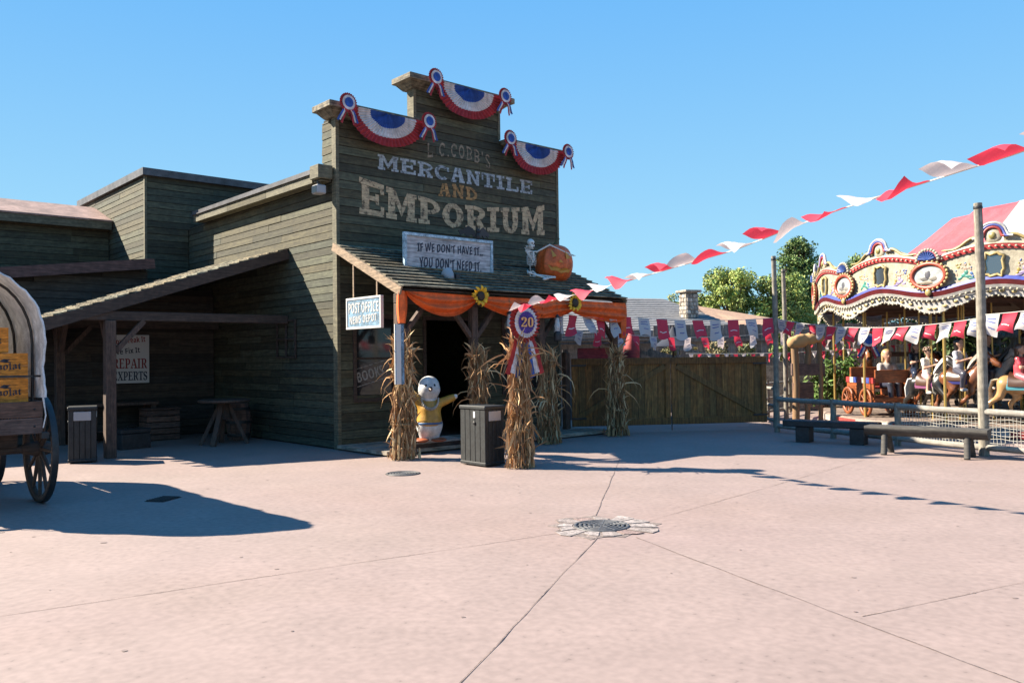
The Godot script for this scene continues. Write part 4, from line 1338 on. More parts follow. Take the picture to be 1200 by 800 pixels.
	part(sp, "housing", sb, M.grey)
	box_part(sp, "foot", Vector3(0, 0.03, 0), Vector3(0.12, 0.05, 0.1), M.iron)
	box_part(sp, "yoke", Vector3(0.14, 0.1, -0.02), Vector3(0.1, 0.12, 0.1), M.iron, 0.01)
	# black bat on the slogan sign
	var bt := thing("bat_ornament", "black bat ornament with spread wings above the slogan sign", "ornament", Vector3(2.55, 4.08, 1.12))
	for g in [-1.0, 1.0]:
		var wp := PackedVector2Array()
		for q in [[0.03, 0.02], [0.1, 0.14], [0.2, 0.2], [0.32, 0.12], [0.42, 0.1], [0.37, 0.0], [0.29, 0.04], [0.22, -0.03], [0.14, 0.03], [0.07, -0.03]]:
			wp.append(Vector2(q[0] * g, q[1]))
		var wb := MB.new()
		wb.slab(wp, 0.02, Transform3D(Basis(Vector3.UP, g * 0.3), Vector3(0, 0.06, 0)))
		part(bt, "wing", wb, M.black)
	var bb := MB.new()
	bb.blob(Vector3(0, 0.06, 0.01), Vector3(0.05, 0.09, 0.05), 10)
	bb.blob(Vector3(0, 0.16, 0.02), Vector3(0.045, 0.045, 0.045), 10)
	for g in [-1, 1]:
		bb.tube([Vector3(g * 0.025, 0.19, 0.02), Vector3(g * 0.035, 0.24, 0.02)], [0.018, 0.002], 5)
	part(bt, "body", bb, M.black)
	pumpkin()
	skeleton()
	# the numbered rosette on its own post
	var po := thing("rosette_post", "slim timber post carrying the flag line, wrapped in corn stalks", "post", Vector3(0.62, 0, 4.42))
	var pb := MB.new()
	pb.tube([Vector3.ZERO, Vector3(0, 2.52, 0)], [0.06, 0.05], 10)
	part(po, "shaft", pb, M.palepost)
	var rs := thing("award_rosette", "large red white and purple rosette numbered 20 above front corn stalks", "rosette", Vector3(0.66, 2.24, 4.52))
	for g in [-1, 1]:
		part(rs, "ribbon", ribbon_tail(Vector3(g * 0.1, -0.22, -0.02), Vector3(g * 0.26, -0.78, 0.02), 0.26, [BLUE, WHITE, Color(0.45, 0.03, 0.03)] if g < 0 else [Color(0.45, 0.03, 0.03), WHITE, BLUE], 0.06), M.fabric)
	var f1 := disc_ring(0.2, 0.31, 30, 0.025, 0.0)
	f1.c.fill(Color(0.42, 0.03, 0.028))
	part(rs, "red_frill", f1, M.fabric)
	f1 = disc_ring(0.15, 0.235, 26, 0.012, 0.035)
	f1.c.fill(WHITE)
	part(rs, "white_ring", f1, M.fabric)
	f1 = disc_ring(0.001, 0.17, 22, 0.006, 0.05)
	f1.c.fill(Color(0.09, 0.05, 0.3))
	part(rs, "purple_centre", f1, M.fabric)
	mat("gold", Color(0.6, 0.33, 0.12), 0.5)
	letters(rs, "numerals", "20", fr(Vector3(-0.125, -0.07, 0.06), Vector3.RIGHT), 0.25, 0.15, M.gold, serif, 0.01)
	# corn stalks
	corn_bundle(Vector3(-0.02, 0, 2.2), 2.0, 0.19, 21, "golden dried corn stalks tied round the left porch post", 12)
	corn_bundle(Vector3(0.6, 0, 4.45), 1.95, 0.185, 22, "sunlit dried corn stalks under the numbered rosette beside the bin", 12)
	corn_bundle(Vector3(1.7, 0.09, 2.12), 1.75, 0.175, 23, "shaded brown corn stalks on the porch post behind the bin", 12)
	corn_bundle(Vector3(3.42, 0, 2.2), 1.75, 0.19, 24, "grey brown corn stalks on the third porch post behind the rosette", 10)
	corn_bundle(Vector3(5.5, 0, 2.14), 1.85, 0.18, 25, "dull dried corn stalks on the end porch post before the gate", 8)
	statue()


func pumpkin() -> void:
	var p := thing("carved_pumpkin", "huge orange jack-o'-lantern resting on the porch roof", "pumpkin", Vector3(4.62, 3.3, 1.2))
	var b := MB.new()
	var rows := []
	var tilt := Basis(Vector3.BACK, -0.12)
	for i in 15:
		var a := PI * i / 14.0 - PI / 2
		var ring := PackedVector3Array()
		for j in 64:
			var e := -TAU * j / 64
			var rib := 1.0 - 0.11 * pow(absf(sin(e * 5.5)), 0.6) * cos(a) * 0.9
			var r := 0.43 * rib * pow(cos(a), 0.72) if i > 0 and i < 14 else 0.0
			ring.append(Vector3(0, 0.41, 0) + tilt * Vector3(r * cos(e), 0.42 * sin(a) * (1 - 0.1 * exp(-r * 8)), r * sin(e)))
		rows.append(ring)
	b.sheet(rows, true)
	part(p, "rind", b, M.pumpkin)
	b = MB.new()
	b.tube([Vector3(0.04, 0.8, 0), Vector3(0.06, 0.9, 0.02), Vector3(0.12, 0.97, 0.03)], [0.06, 0.035, 0.03], 7)
	mat("stem", Color(0.06, 0.055, 0.02), 0.8)
	part(p, "stem", b, M.stem)
	# carved features, the cut flesh yellow
	mat("flesh", Color(0.5, 0.22, 0.03), 0.6)
	for q in [[[-0.55, 0.28], [-0.3, 0.1], [-0.45, 0.06]], [[0.05, 0.28], [0.28, 0.1], [0.06, 0.06]], [[-0.16, 0.03], [-0.04, -0.04], [-0.22, -0.05]], [[-0.62, -0.1], [-0.45, -0.17], [-0.28, -0.15], [-0.1, -0.2], [0.1, -0.15], [0.28, -0.17], [0.42, -0.1], [0.3, -0.25], [0.12, -0.26], [-0.05, -0.3], [-0.25, -0.26], [-0.48, -0.25]]]:
		var fb := MB.new()
		var pts := PackedVector2Array()
		for w in q: pts.append(Vector2(w[0], w[1]))
		var ix := Geometry2D.triangulate_polygon(pts)
		for i in range(0, ix.size(), 3):
			var t := []
			for l in 3:
				var u := pts[ix[i + l]]
				var a := -0.25 + u.x * 1.35
				var el := u.y * 2.1
				var rr := 0.445 * pow(cos(el), 0.72)
				t.append(Vector3(0, 0.41, 0) + tilt * Vector3(rr * sin(a), 0.43 * sin(el), rr * cos(a)))
			if (t[1] - t[0]).cross(t[2] - t[0]).z < 0: t = [t[0], t[2], t[1]]
			fb.tri(t[0], t[1], t[2])
		part(p, "carved_cut", fb, M.flesh)


func skeleton() -> void:
	var s := thing("skeleton_figure", "white plastic skeleton sitting cross-legged beside the big pumpkin on the roof", "skeleton", Vector3(3.95, 3.36, 1.2))
	s.scale = Vector3.ONE * 0.84
	var bone := func(called: String, pts: Array, r: float) -> void:
		var b := MB.new()
		var rad := []
		for i in pts.size(): rad.append(r * 1.0 * (1.5 if i == 0 or i == pts.size() - 1 else 0.9))
		b.tube(pts, rad, 7)
		for i in [0, pts.size() - 1]: b.blob(pts[i], Vector3.ONE * r * 1.9, 7)
		part(s, called, b, M.bone)
	var sk := MB.new()
	body(sk, [[Vector3(0, 0.9, 0.0), Vector3(0, 0.92, -0.03), 0.085, 0.08], [Vector3(-0.03, 0.82, 0.045), Vector3(0.03, 0.82, 0.045), 0.035, 0.035], [Vector3(0, 0.77, 0.05), Vector3(0, 0.76, 0.04), 0.038, 0.035]], 0.014, 0.03)
	var skull := part(s, "skull", sk, M.bone)
	for q in [[-0.034, 0.875, 0.075, 0.022], [0.034, 0.875, 0.075, 0.022], [0, 0.835, 0.08, 0.011]]:
		var b := MB.new()
		b.blob(Vector3(q[0], q[1], q[2]), Vector3(q[3], q[3] * 1.1, 0.014), 8)
		part(skull, "socket", b, M.black)
	var mo := MB.new()
	mo.blob(Vector3(0, 0.775, 0.085), Vector3(0.028, 0.02, 0.012), 8)
	part(skull, "mouth", mo, M.black)
	for i in 12:
		var b := MB.new()
		b.lathe([[0.0, 0.0], [0.02, 0.005], [0.02, 0.03], [0.0, 0.035]], 7, Vector3(0, 0.12 + i * 0.048, -0.03 - 0.02 * sin(i * 0.4)))
		part(s, "vertebra", b, M.bone)
	for i in 8:
		for g in [-1, 1]:
			var b := MB.new()
			var y := 0.63 - i * 0.04
			var w := 0.13 * sin(0.7 + i * 0.22) + 0.015
			b.tube([Vector3(0, y + 0.03, -0.05), Vector3(g * w * 0.75, y + 0.02, -0.06), Vector3(g * w, y - 0.01, 0.0), Vector3(g * w * 0.7, y - 0.03, 0.07), Vector3(g * 0.02, y - 0.01, 0.08)], [0.009], 5)
			part(s, "rib", b, M.bone)
	bone.call("breastbone", [Vector3(0, 0.65, 0.075), Vector3(0, 0.45, 0.09)], 0.014)
	for g in [-1, 1]:
		bone.call("collarbone", [Vector3(0, 0.67, 0.06), Vector3(g * 0.17, 0.69, -0.01)], 0.011)
		var pb := MB.new()
		pb.tube([Vector3(0, 0.14, -0.06), Vector3(g * 0.09, 0.19, -0.05), Vector3(g * 0.13, 0.12, 0.02), Vector3(g * 0.05, 0.03, 0.05), Vector3(0, 0.06, 0.06)], [0.022, 0.026, 0.022, 0.018, 0.016], 7)
		part(s, "pelvis_wing", pb, M.bone)
	# arms: the left one lifted, the right one laid over the pumpkin
	bone.call("upper_arm", [Vector3(-0.18, 0.68, 0), Vector3(-0.08, 0.4, 0.14)], 0.013)
	bone.call("forearm", [Vector3(-0.08, 0.4, 0.14), Vector3(-0.28, 0.62, 0.2)], 0.011)
	bone.call("upper_arm", [Vector3(0.18, 0.68, 0), Vector3(0.46, 0.86, 0.2)], 0.013)
	bone.call("forearm", [Vector3(0.46, 0.86, 0.2), Vector3(0.78, 0.66, 0.46)], 0.011)
	for h in [[Vector3(-0.28, 0.62, 0.2), Vector3(-0.04, 0.16, 0.0)], [Vector3(0.78, 0.66, 0.46), Vector3(0.13, -0.07, 0.06)]]:
		for i in 5:
			var d: Vector3 = h[1]
			var sp := Vector3(0.022, 0, 0.02) * (i - 2)
			bone.call("finger", [h[0] + sp * 0.5, h[0] + d * 0.55 + sp, h[0] + d * (0.7 if i == 0 else 1.0) + sp * 1.3 + Vector3(0, -0.01, 0.02)], 0.0065)
	bone.call("thigh", [Vector3(-0.1, 0.1, 0.02), Vector3(-0.36, 0.1, 0.3)], 0.017)
	bone.call("shin", [Vector3(-0.36, 0.1, 0.3), Vector3(0.06, -0.02, 0.42)], 0.014)
	bone.call("thigh", [Vector3(0.1, 0.1, 0.02), Vector3(0.42, 0.02, 0.4)], 0.017)
	bone.call("shin", [Vector3(0.42, 0.02, 0.4), Vector3(-0.02, -0.04, 0.48)], 0.014)
	for q in [Vector3(0.09, -0.03, 0.46), Vector3(-0.05, -0.06, 0.52)]:
		var fb := MB.new()
		fb.blob(q, Vector3(0.06, 0.035, 0.05), 8)
		part(s, "foot", fb, M.bone)


func statue() -> void:
	var pl := thing("statue_step", "low wooden step under the yellow statue in the porch entrance", "step", Vector3(0.95, 0.09, 1.4))
	for i in 4:
		span_box(pl, "plank", Vector3(-0.55, 0.085, -0.3 + i * 0.16), Vector3(0.75, 0.12, -0.145 + i * 0.16), M.plinthwood)
	span_box(pl, "riser", Vector3(-0.53, 0.0, -0.28), Vector3(0.73, 0.084, 0.32), M.darkbeam)
	var s := thing("painted_statue", "plump white statue in a yellow jumper with one arm out", "statue", Vector3(0.87, 0.21, 1.72), -0.5)
	var b := MB.new()
	b.col = Color(0.78, 0.76, 0.74)
	body(b, [[Vector3(0, 0.28, 0), Vector3(0, 0.62, 0), 0.21, 0.17], [Vector3(-0.08, 0.07, 0), Vector3(-0.09, 0.3, 0), 0.1, 0.15], [Vector3(0.08, 0.07, 0), Vector3(0.09, 0.3, 0), 0.1, 0.15], [Vector3(0, 0.94, 0.02), Vector3(0, 0.99, 0), 0.2, 0.19], [Vector3(0, 0.7, 0), Vector3(0, 0.85, 0), 0.12, 0.12], [Vector3(-0.15, 0.66, 0), Vector3(-0.34, 0.9, 0.0), 0.07, 0.055], [Vector3(0.15, 0.66, 0), Vector3(0.47, 0.8, 0.08), 0.07, 0.045]], 0.025, 0.06)
	part(s, "body", b, M.paint)
	b = MB.new()
	b.col = Color(0.62, 0.33, 0.05)
	body(b, [[Vector3(0, 0.38, 0), Vector3(0, 0.6, 0), 0.23, 0.19], [Vector3(0, 0.6, 0), Vector3(0, 0.72, 0), 0.19, 0.12], [Vector3(-0.13, 0.66, 0), Vector3(-0.33, 0.88, 0.0), 0.09, 0.075], [Vector3(0.13, 0.66, 0), Vector3(0.42, 0.78, 0.07), 0.09, 0.065]], 0.022, 0.06)
	part(s, "jumper", b, M.paint)
	b = MB.new()
	b.col = Color(0.06, 0.16, 0.35)
	b.lathe([[0.222, 0.31], [0.236, 0.315], [0.236, 0.345], [0.222, 0.35]], 24)
	part(s, "stripe", b, M.paint)
	for g in [-1, 1]:
		b = MB.new()
		b.col = Color(0.012, 0.012, 0.015)
		b.blob(Vector3(g * 0.075, 1.01, 0.185), Vector3(0.022, 0.03, 0.014), 8)
		part(s, "eye", b, M.paint)
		b = MB.new()
		b.col = Color(0.42, 0.11, 0.04)
		b.blob(Vector3(g * 0.16, 0.03, 0.08), Vector3(0.15, 0.04, 0.2), 10)
		part(s, "foot", b, M.paint)
	b = MB.new()
	b.col = Color(0.1, 0.045, 0.03)
	b.tube([Vector3(0, 0.95, 0.2), Vector3(0, 0.93, 0.3)], [0.045, 0.012], 8)
	part(s, "nose", b, M.paint)
	b = MB.new()
	b.col = Color(0.5, 0.45, 0.38)
	for i in 15:
		var a := PI * (i / 14.0)
		b.blob(Vector3(-cos(a) * 0.15, 0.76 - sin(a) * 0.17, 0.12 + sin(a) * 0.09), Vector3(0.022, 0.035, 0.02), 6)
	part(s, "bead_necklace", b, M.paint)


# ------------------------------------------------------------------ street furniture
func litter_bin(at: Vector3, turn: float, sx: float, sz: float, h: float, label: String) -> void:
	var b := thing("litter_bin", label, "litter bin", at, turn, "slatted litter bins")
	box_part(b, "carcass", Vector3(0, h * 0.5, 0), Vector3(sx - 0.05, h - 0.1, sz - 0.05), M.black)
	box_part(b, "lid", Vector3(0, h - 0.03, 0), Vector3(sx + 0.03, 0.06, sz + 0.03), M.bin, 0.012)
	box_part(b, "base_rail", Vector3(0, 0.045, 0), Vector3(sx + 0.012, 0.05, sz + 0.012), M.bin, 0.008)
	for ax in 2:
		var w := sx if ax == 0 else sz
		var d := sz if ax == 0 else sx
		var n := 5
		for g in [-1, 1]:
			for i in n:
				var u := -w / 2 + w * (i + 0.5) / n
				var top := h - 0.06
				var c := Vector3(u, (top + 0.07) / 2, g * (d / 2 - 0.012)) if ax == 0 else Vector3(g * (d / 2 - 0.012), (top + 0.07) / 2, u)
				var s := Vector3(w / n - 0.008, top - 0.07, 0.022) if ax == 0 else Vector3(0.022, top - 0.07, w / n - 0.008)
				box_part(b, "slat", c, s, M.bin, 0.004)
			var pc := Vector3(0, h - 0.16, g * (d / 2 + 0.002)) if ax == 0 else Vector3(g * (d / 2 + 0.002), h - 0.16, 0)
			if ax == 0: box_part(b, "flap", pc, Vector3(w * 0.62, 0.15, 0.012), M.grey, 0.004)
			else:
				box_part(b, "sticker", pc + Vector3(0, 0.02, 0.05), Vector3(0.008, 0.1, 0.045), M.whitepaint)
				var lb := MB.new()
				lb.lathe([[0.0, 0.0], [0.028, 0.0], [0.028, 0.012], [0.0, 0.014]], 12, pc + Vector3(0, -0.11, 0.05), Basis(Vector3.FORWARD, g * PI / 2))
				part(b, "lock", lb, M.black)


func build_street() -> void:
	litter_bin(Vector3(0.43, 0, 3.74), 0.0, 0.4, 0.62, 0.95, "dark slatted litter bin beside the sunlit corn stalks")
	litter_bin(Vector3(-4.0, 0, -1.72), -0.285, 0.43, 0.49, 0.96, "dark slatted litter bin by the repair shed's front post")
	# benches
	var a := thing("slab_bench", "black plank bench on two block feet before the carousel railing", "bench", Vector3(7.0, 0, 6.2), -1.37)
	box_part(a, "seat", Vector3(0, 0.36, 0), Vector3(1.75, 0.12, 0.34), M.iron, 0.015)
	for x in [-0.5, 0.5]:
		box_part(a, "foot_block", Vector3(x, 0.15, 0), Vector3(0.26, 0.3, 0.3), M.iron, 0.01)
	var l := thing("log_bench", "half log bench on splayed legs nearest the netted railing", "bench", Vector3(6.12, 0, 8.3), -1.4)
	var b := MB.new()
	var rows := []
	for i in 9:
		var x := -0.92 + 1.84 * i / 8
		var ring := PackedVector3Array()
		for j in 12:
			var t := -PI * j / 11
			ring.append(Vector3(x, 0.47 + 0.17 * sin(t), 0.2 * cos(t) * (1 + 0.03 * sin(i * 1.7 + j))))
		rows.append(ring)
	b.sheet(rows, true)
	for e in [0, 8]:
		for j in range(1, 11):
			if e == 8: b.tri(rows[e][0], rows[e][j + 1], rows[e][j])
			else: b.tri(rows[e][0], rows[e][j], rows[e][j + 1])
	mat("logwood", Color(0.05, 0.046, 0.041), 0.85, "wood", 0.8, 0.6)
	part(l, "seat", b, M.logwood)
	for x in [-0.62, 0.62]:
		for g in [-1, 1]:
			var lb := MB.new()
			lb.tube([Vector3(x, 0.36, g * 0.07), Vector3(x + 0.02, 0.0, g * 0.24)], [0.055, 0.05], 8)
			part(l, "leg", lb, M.logwood)


func rail_post(parent: Node, at: Vector3, h: float, r: float) -> void:
	var b := MB.new()
	b.tube([at, at + Vector3(0.0, h * 0.5, 0.01), at + Vector3(0, h, 0)], [r, r * 0.96, r * 0.9], 10)
	part(parent, "post", b, M.palepost)


func rail_between(parent: Node, p: Vector3, q: Vector3, r: float) -> void:
	var b := MB.new()
	b.tube([p, p.lerp(q, 0.5) + Vector3(0, -0.008, 0), q], [r, r * 0.93, r], 9)
	part(parent, "rail", b, M.rail)


func flag_pole(at: Vector3, h: float, r: float, label: String) -> void:
	var o := thing("timber_pole", label, "pole", at, 0, "bare timber poles carrying flag lines")
	var b := MB.new()
	b.tube([Vector3.ZERO, Vector3(0.01, h * 0.4, 0), Vector3(-0.01, h * 0.75, 0.01), Vector3(-0.02, h, 0)], [r, r * 0.95, r * 0.88, r * 0.8], 12)
	part(o, "shaft", b, M.palepost)
	b = MB.new()
	b.lathe([[r * 0.84, h - 0.1], [r * 0.9, h - 0.09], [r * 0.9, h - 0.06], [r * 0.84, h - 0.05]], 12, Vector3(-0.02, 0, 0))
	part(o, "band", b, M.iron)


func build_fences() -> void:
	flag_pole(Vector3(8.42, 0, 4.22), 3.85, 0.062, "tall bare pole at the corner between the gate and the railing")
	flag_pole(Vector3(6.72, 0, 8.97), 4.13, 0.08, "nearest thick bare pole in front of the carousel")
	flag_pole(Vector3(11.6, 0, 2.6), 3.9, 0.062, "farther bare pole behind the railing left of the carousel")
	var pts := [Vector3(8.42, 0, 4.22), Vector3(7.9, 0, 5.78), Vector3(7.35, 0, 7.3), Vector3(6.72, 0, 8.97), Vector3(6.3, 0, 10.9), Vector3(6.15, 0, 13.0)]
	var f := thing("carousel_railing", "low grey timber rail fence with netting round the carousel", "fence")
	for i in range(1, pts.size()):
		if i != 3: rail_post(f, pts[i], 0.78, 0.06)
	for i in pts.size() - 1:
		for y in [0.72, 0.14]:
			var in_: Vector3 = (pts[i + 1] - pts[i]).normalized() * 0.03
			rail_between(f, pts[i] + Vector3(0, y, 0) + in_, pts[i + 1] + Vector3(0, y - 0.005, 0) - in_, 0.055)
	# rope netting, a mesh of knotted squares
	for i in range(2, 5):
		var nb := MB.new()
		var p: Vector3 = pts[i]
		var q: Vector3 = pts[i + 1]
		var n := int(p.distance_to(q) / 0.062)
		for j in n:
			var u := p.lerp(q, (j + 0.5) / n)
			var sag := 0.02 * sin(j * 0.7)
			nb.tube([u + Vector3(0, 0.7, 0), u + Vector3(0.012 * sin(j * 1.3), 0.4, 0.01 * cos(j)), u + Vector3(sag, 0.15, 0)], [0.0045], 4, false)
		for y in 9:
			var line := []
			for j in 15:
				var u := p.lerp(q, j / 14.0)
				line.append(u + Vector3(0, 0.16 + y * 0.062 + 0.012 * sin(j * 1.9 + y * 2.1), 0))
			nb.tube(line, [0.0045], 4, false)
		part(f, "netting", nb, M.net).set_meta("kind", "stuff")
	# second fence running back behind the pole
	var f2 := thing("rear_railing", "weathered timber rail fence running back beside the farther pole", "fence")
	var p2 := [Vector3(9.4, 0, 3.6), Vector3(10.6, 0, 2.5), Vector3(12.2, 0, 1.7), Vector3(14.2, 0, 1.2)]
	for q in p2: rail_post(f2, q, 1.0, 0.055)
	for i in 3:
		for y in [0.9, 0.5, 0.15]:
			rail_between(f2, p2[i] + Vector3(0, y, 0), p2[i + 1] + Vector3(0, y, 0), 0.04)
	# the double gate
	var a := Vector3(5.36, 0, 0.95)
	var c := Vector3(9.2, 0, 3.5)
	var dir := (c - a).normalized()
	var leng := a.distance_to(c)
	var nrm := dir.cross(Vector3.UP).normalized()
	if nrm.z < 0: nrm = -nrm
	for k in 2:
		var o := thing("gate_leaf", ["brown plank gate leaf half hidden by corn stalks, hinged by the porch", "brown plank gate leaf with a dark diagonal brace, hinged at the pole"][k], "gate", a + dir * (leng / 2 * k), atan2(-dir.z, dir.x), "leaves of the double gate")
		var w := leng / 2 - 0.015
		var n := 15
		for i in n:
			box_part(o, "plank", Vector3(0.01 + w * (i + 0.5) / n, 0.9, 0), Vector3(w / n - 0.006, 1.52, 0.024 + 0.004 * (i % 3)), M.gateplank[rng.randi() % 5])
		for y in [0.22, 1.58]:
			box_part(o, "rail", Vector3(w / 2, y, 0.032), Vector3(w, 0.15, 0.036), M.gateplank[1], 0.006)
		for x in [0.06, w - 0.06]:
			box_part(o, "stile", Vector3(x, 0.9, 0.032), Vector3(0.12, 1.208, 0.034), M.gateplank[3], 0.006)
		var b := MB.new()
		var p := Vector3(0.14, 0.34, 0.035)
		var q := Vector3(w - 0.13, 1.46, 0.035)
		if k == 1:
			p = Vector3(0.13, 1.46, 0.035); q = Vector3(w - 0.14, 0.34, 0.035)
		b.bar(p, q, 0.032, 0.12)
		part(o, "brace", b, M.gateplank[2])
		box_part(o, "hinge", Vector3(0.16 if k == 0 else w - 0.16, 0.32, 0.055), Vector3(0.34, 0.04, 0.008), M.iron)
		box_part(o, "hinge", Vector3(0.16 if k == 0 else w - 0.16, 1.5, 0.055), Vector3(0.34, 0.04, 0.008), M.iron)
		if k == 1:
			b = MB.new()
			b.tube([Vector3(0.0, 0.01, 0.06), Vector3(0.0, 0.6, 0.06)], [0.012], 6)
			part(o, "drop_bolt", b, M.iron)
	var gp := thing("gate_post", "dark square post between the porch and the left gate leaf", "post", a - dir * 0.12)
	span_box(gp, "shaft", Vector3(-0.07, 0, -0.07), Vector3(0.07, 1.8, 0.07), M.post, 0.01)


# ------------------------------------------------------------------ the covered wagon
func wheel(parent: Node, at: Vector3, r: float) -> void:
	var w := Node3D.new()
	w.name = "wheel"
	parent.add_child(w, true)
	w.position = at
	var side := Basis(Vector3.BACK, PI / 2)
	var b := MB.new()
	b.lathe([[r - 0.07, -0.03], [r, -0.03], [r, 0.03], [r - 0.07, 0.03], [r - 0.07, -0.03]], 40, Vector3.ZERO, side)
	part(w, "rim", b, M.darkbeam)
	b = MB.new()
	b.lathe([[r - 0.004, -0.034], [r + 0.012, -0.034], [r + 0.012, 0.034], [r - 0.004, 0.034]], 40, Vector3.ZERO, side)
	part(w, "tyre", b, M.iron)
	b = MB.new()
	b.lathe([[0.0, -0.16], [0.06, -0.16], [0.085, -0.08], [0.1, 0.0], [0.085, 0.08], [0.055, 0.2], [0.0, 0.2]], 14, Vector3.ZERO, side)
	part(w, "hub", b, M.darkbeam)
	for i in 12:
		var a := TAU * i / 12
		var sb := MB.new()
		sb.tube([Vector3(0, cos(a) * 0.08, sin(a) * 0.08), Vector3(0, cos(a) * r * 0.5, sin(a) * r * 0.5), Vector3(0, cos(a) * (r - 0.06), sin(a) * (r - 0.06))], [0.028, 0.024, 0.02], 7)
		part(w, "spoke", sb, M.darkbeam)


func build_wagon() -> void:
	var w := thing("covered_wagon", "old covered wagon with canvas top and iron tyred wheels", "wagon", Vector3(-6.38, 0, 1.6), 0.03)
	wheel(w, Vector3(0.76, 0.662, 0.88), 0.65)
	wheel(w, Vector3(-0.76, 0.662, 0.88), 0.65)
	wheel(w, Vector3(0.74, 0.562, -1.35), 0.55)
	wheel(w, Vector3(-0.74, 0.562, -1.35), 0.55)
	for z in [0.88, -1.35]:
		var b := MB.new()
		b.tube([Vector3(-0.8, 0.66 if z > 0 else 0.56, z), Vector3(0.8, 0.66 if z > 0 else 0.56, z)], [0.05], 8)
		part(w, "axle", b, M.darkbeam)
		span_box(w, "bolster", Vector3(-0.5, 0.7, z - 0.08), Vector3(0.5, 0.879, z + 0.08), M.darkbeam, 0.01)
	span_box(w, "bed", Vector3(-0.6, 0.88, -2.2), Vector3(0.6, 0.93, 1.38), M.brownplank[0])
	for i in 2:
		var y := 0.885 + i * 0.192
		for g in [-1, 1]:
			span_box(w, "side_plank", Vector3(g * 0.63 - 0.018, y, -2.2), Vector3(g * 0.63 + 0.018, y + 0.185, 1.4), M.brownplank[1 + i])
		span_box(w, "tailgate_plank", Vector3(-0.648, y, 1.405), Vector3(0.648, y + 0.185, 1.44), M.brownplank[2 - i], 0.004)
		span_box(w, "front_plank", Vector3(-0.61, y, -2.24), Vector3(0.61, y + 0.185, -2.205), M.brownplank[2 - i])
	for x in [-0.56, -0.2, 0.2, 0.56]:
		for y in [0.97, 1.17]:
			var b := MB.new()
			b.lathe([[0.0, 0.012], [0.011, 0.008], [0.013, 0.0]], 8, Vector3(x, y, 1.44), Basis(Vector3.RIGHT, PI / 2))
			part(w, "bolt", b, M.iron)
	span_box(w, "tail_bar", Vector3(-0.66, 1.545, 1.42), Vector3(0.66, 1.57, 1.45), M.iron)
	box_part(w, "latch", Vector3(0.67, 0.86, 1.42), Vector3(0.08, 0.07, 0.1), M.iron)
	for x in [-0.45, 0.0, 0.45]:
		span_box(w, "underframe", Vector3(x - 0.05, 0.78, -2.0), Vector3(x + 0.05, 0.879, 0.79), M.darkbeam)
	# bows and canvas
	var arch := func(t: float, k: float) -> Vector2:  # t -1..1 round the arch
		var a := t * PI * 0.5
		var x := sin(a) * 0.615
		var y := 1.96 + cos(a) * 0.78
		return Vector2(x, y) * Vector2(k, 1) + Vector2(0, (k - 1) * 0.9)
	for i in 5:
		var z := -2.0 + i * 0.8
		var line := [Vector3(-0.59, 1.0, z), Vector3(-0.6, 1.5, z)]
		for j in 17:
			var p: Vector2 = arch.call(-1 + j / 8.0, 0.97)
			line.append(Vector3(p.x, p.y, z))
		line += [Vector3(0.6, 1.5, z), Vector3(0.59, 1.0, z)]
		var b := MB.new()
		b.tube(line, [0.018], 6)
		part(w, "bow", b, M.iron)
	var cb := MB.new()
	var rows := []
	for i in 33:
		var z := -2.25 + 3.86 * i / 32
		var line := PackedVector3Array()
		var flare := 1.0 + 0.045 * pow(absf(i - 16) / 16.0, 3.0)
		for j in 49:
			var u := j / 48.0
			var p := Vector2.ZERO
			if u < 0.2: p = Vector2(-0.64, 1.3).lerp(arch.call(-1, flare), u / 0.2)
			elif u > 0.8: p = (arch.call(1, flare) as Vector2).lerp(Vector2(0.64, 1.3), (u - 0.8) / 0.2)
			else: p = arch.call((u - 0.5) / 0.3, flare)
			var dip := 0.035 * (1 - absf(cos(PI * (z + 2.0) / 0.8))) + 0.01 * sin(j * 0.9 + i * 0.4) + 0.008 * sin(j * 2.3 - i * 0.9)
			var ctr := Vector2(0, 1.7)
			p = ctr + (p - ctr) * (1 - dip)
			line.append(Vector3(p.x, p.y, z + 0.03 * sin(j * 0.55) * (1.0 if i == 32 else 0.0)))
		rows.append(line)
	cb.sheet(rows)
	part(w, "canvas_cover", cb, M.canvas)
	var rb := MB.new()
	var rope := []
	for p in rows[32]: rope.append(p)
	rb.tube(rope, [0.014], 6)
	part(w, "hem_rope", rb, M.canvas)
	for g in [-1, 1]:
		rb = MB.new()
		rb.tube([Vector3(g * 0.64, 1.35, 1.47), Vector3(g * 0.67, 1.1, 1.48), Vector3(g * 0.65, 0.95, 1.45)], [0.012, 0.008, 0.008], 5)
		part(w, "tie_rope", rb, M.canvas)
	# crates of cargo
	var spots := [[0.3, 0.932, 1.1], [0.3, 1.232, 1.1], [0.3, 1.532, 1.08], [-0.27, 0.932, 1.1], [-0.27, 1.232, 1.08], [-0.27, 1.532, 1.1], [0.12, 1.832, 1.0]]
	var where := ["lowest in the stack at the wagon's tail", "second up in the stack at the tailgate", "third up in the stack above the bar", "lowest on the far side of the wagon's tail", "in the middle of the far stack in the wagon", "third up on the far stack in the wagon", "topmost, lying across the stacked crates in the wagon"]
	for i in spots.size():
		var s: Array = spots[i]
		var c := thing("cargo_crate", "orange wooden crate with dark script, " + where[i], "crate", Vector3(-6.38 + s[0], s[1], 1.6 + s[2]), 0.02 * (i % 3 - 1), "cargo crates in the wagon")
		for k in 2:
			box_part(c, "board", Vector3(0, 0.075 + k * 0.148, 0.165), Vector3(0.54, 0.144, 0.02), M.crate)
			for g in [-1, 1]: box_part(c, "board", Vector3(g * 0.26, 0.075 + k * 0.148, 0), Vector3(0.02, 0.144, 0.308), M.crate)
		box_part(c, "board", Vector3(0, 0.148, -0.165), Vector3(0.54, 0.29, 0.02), M.crate)
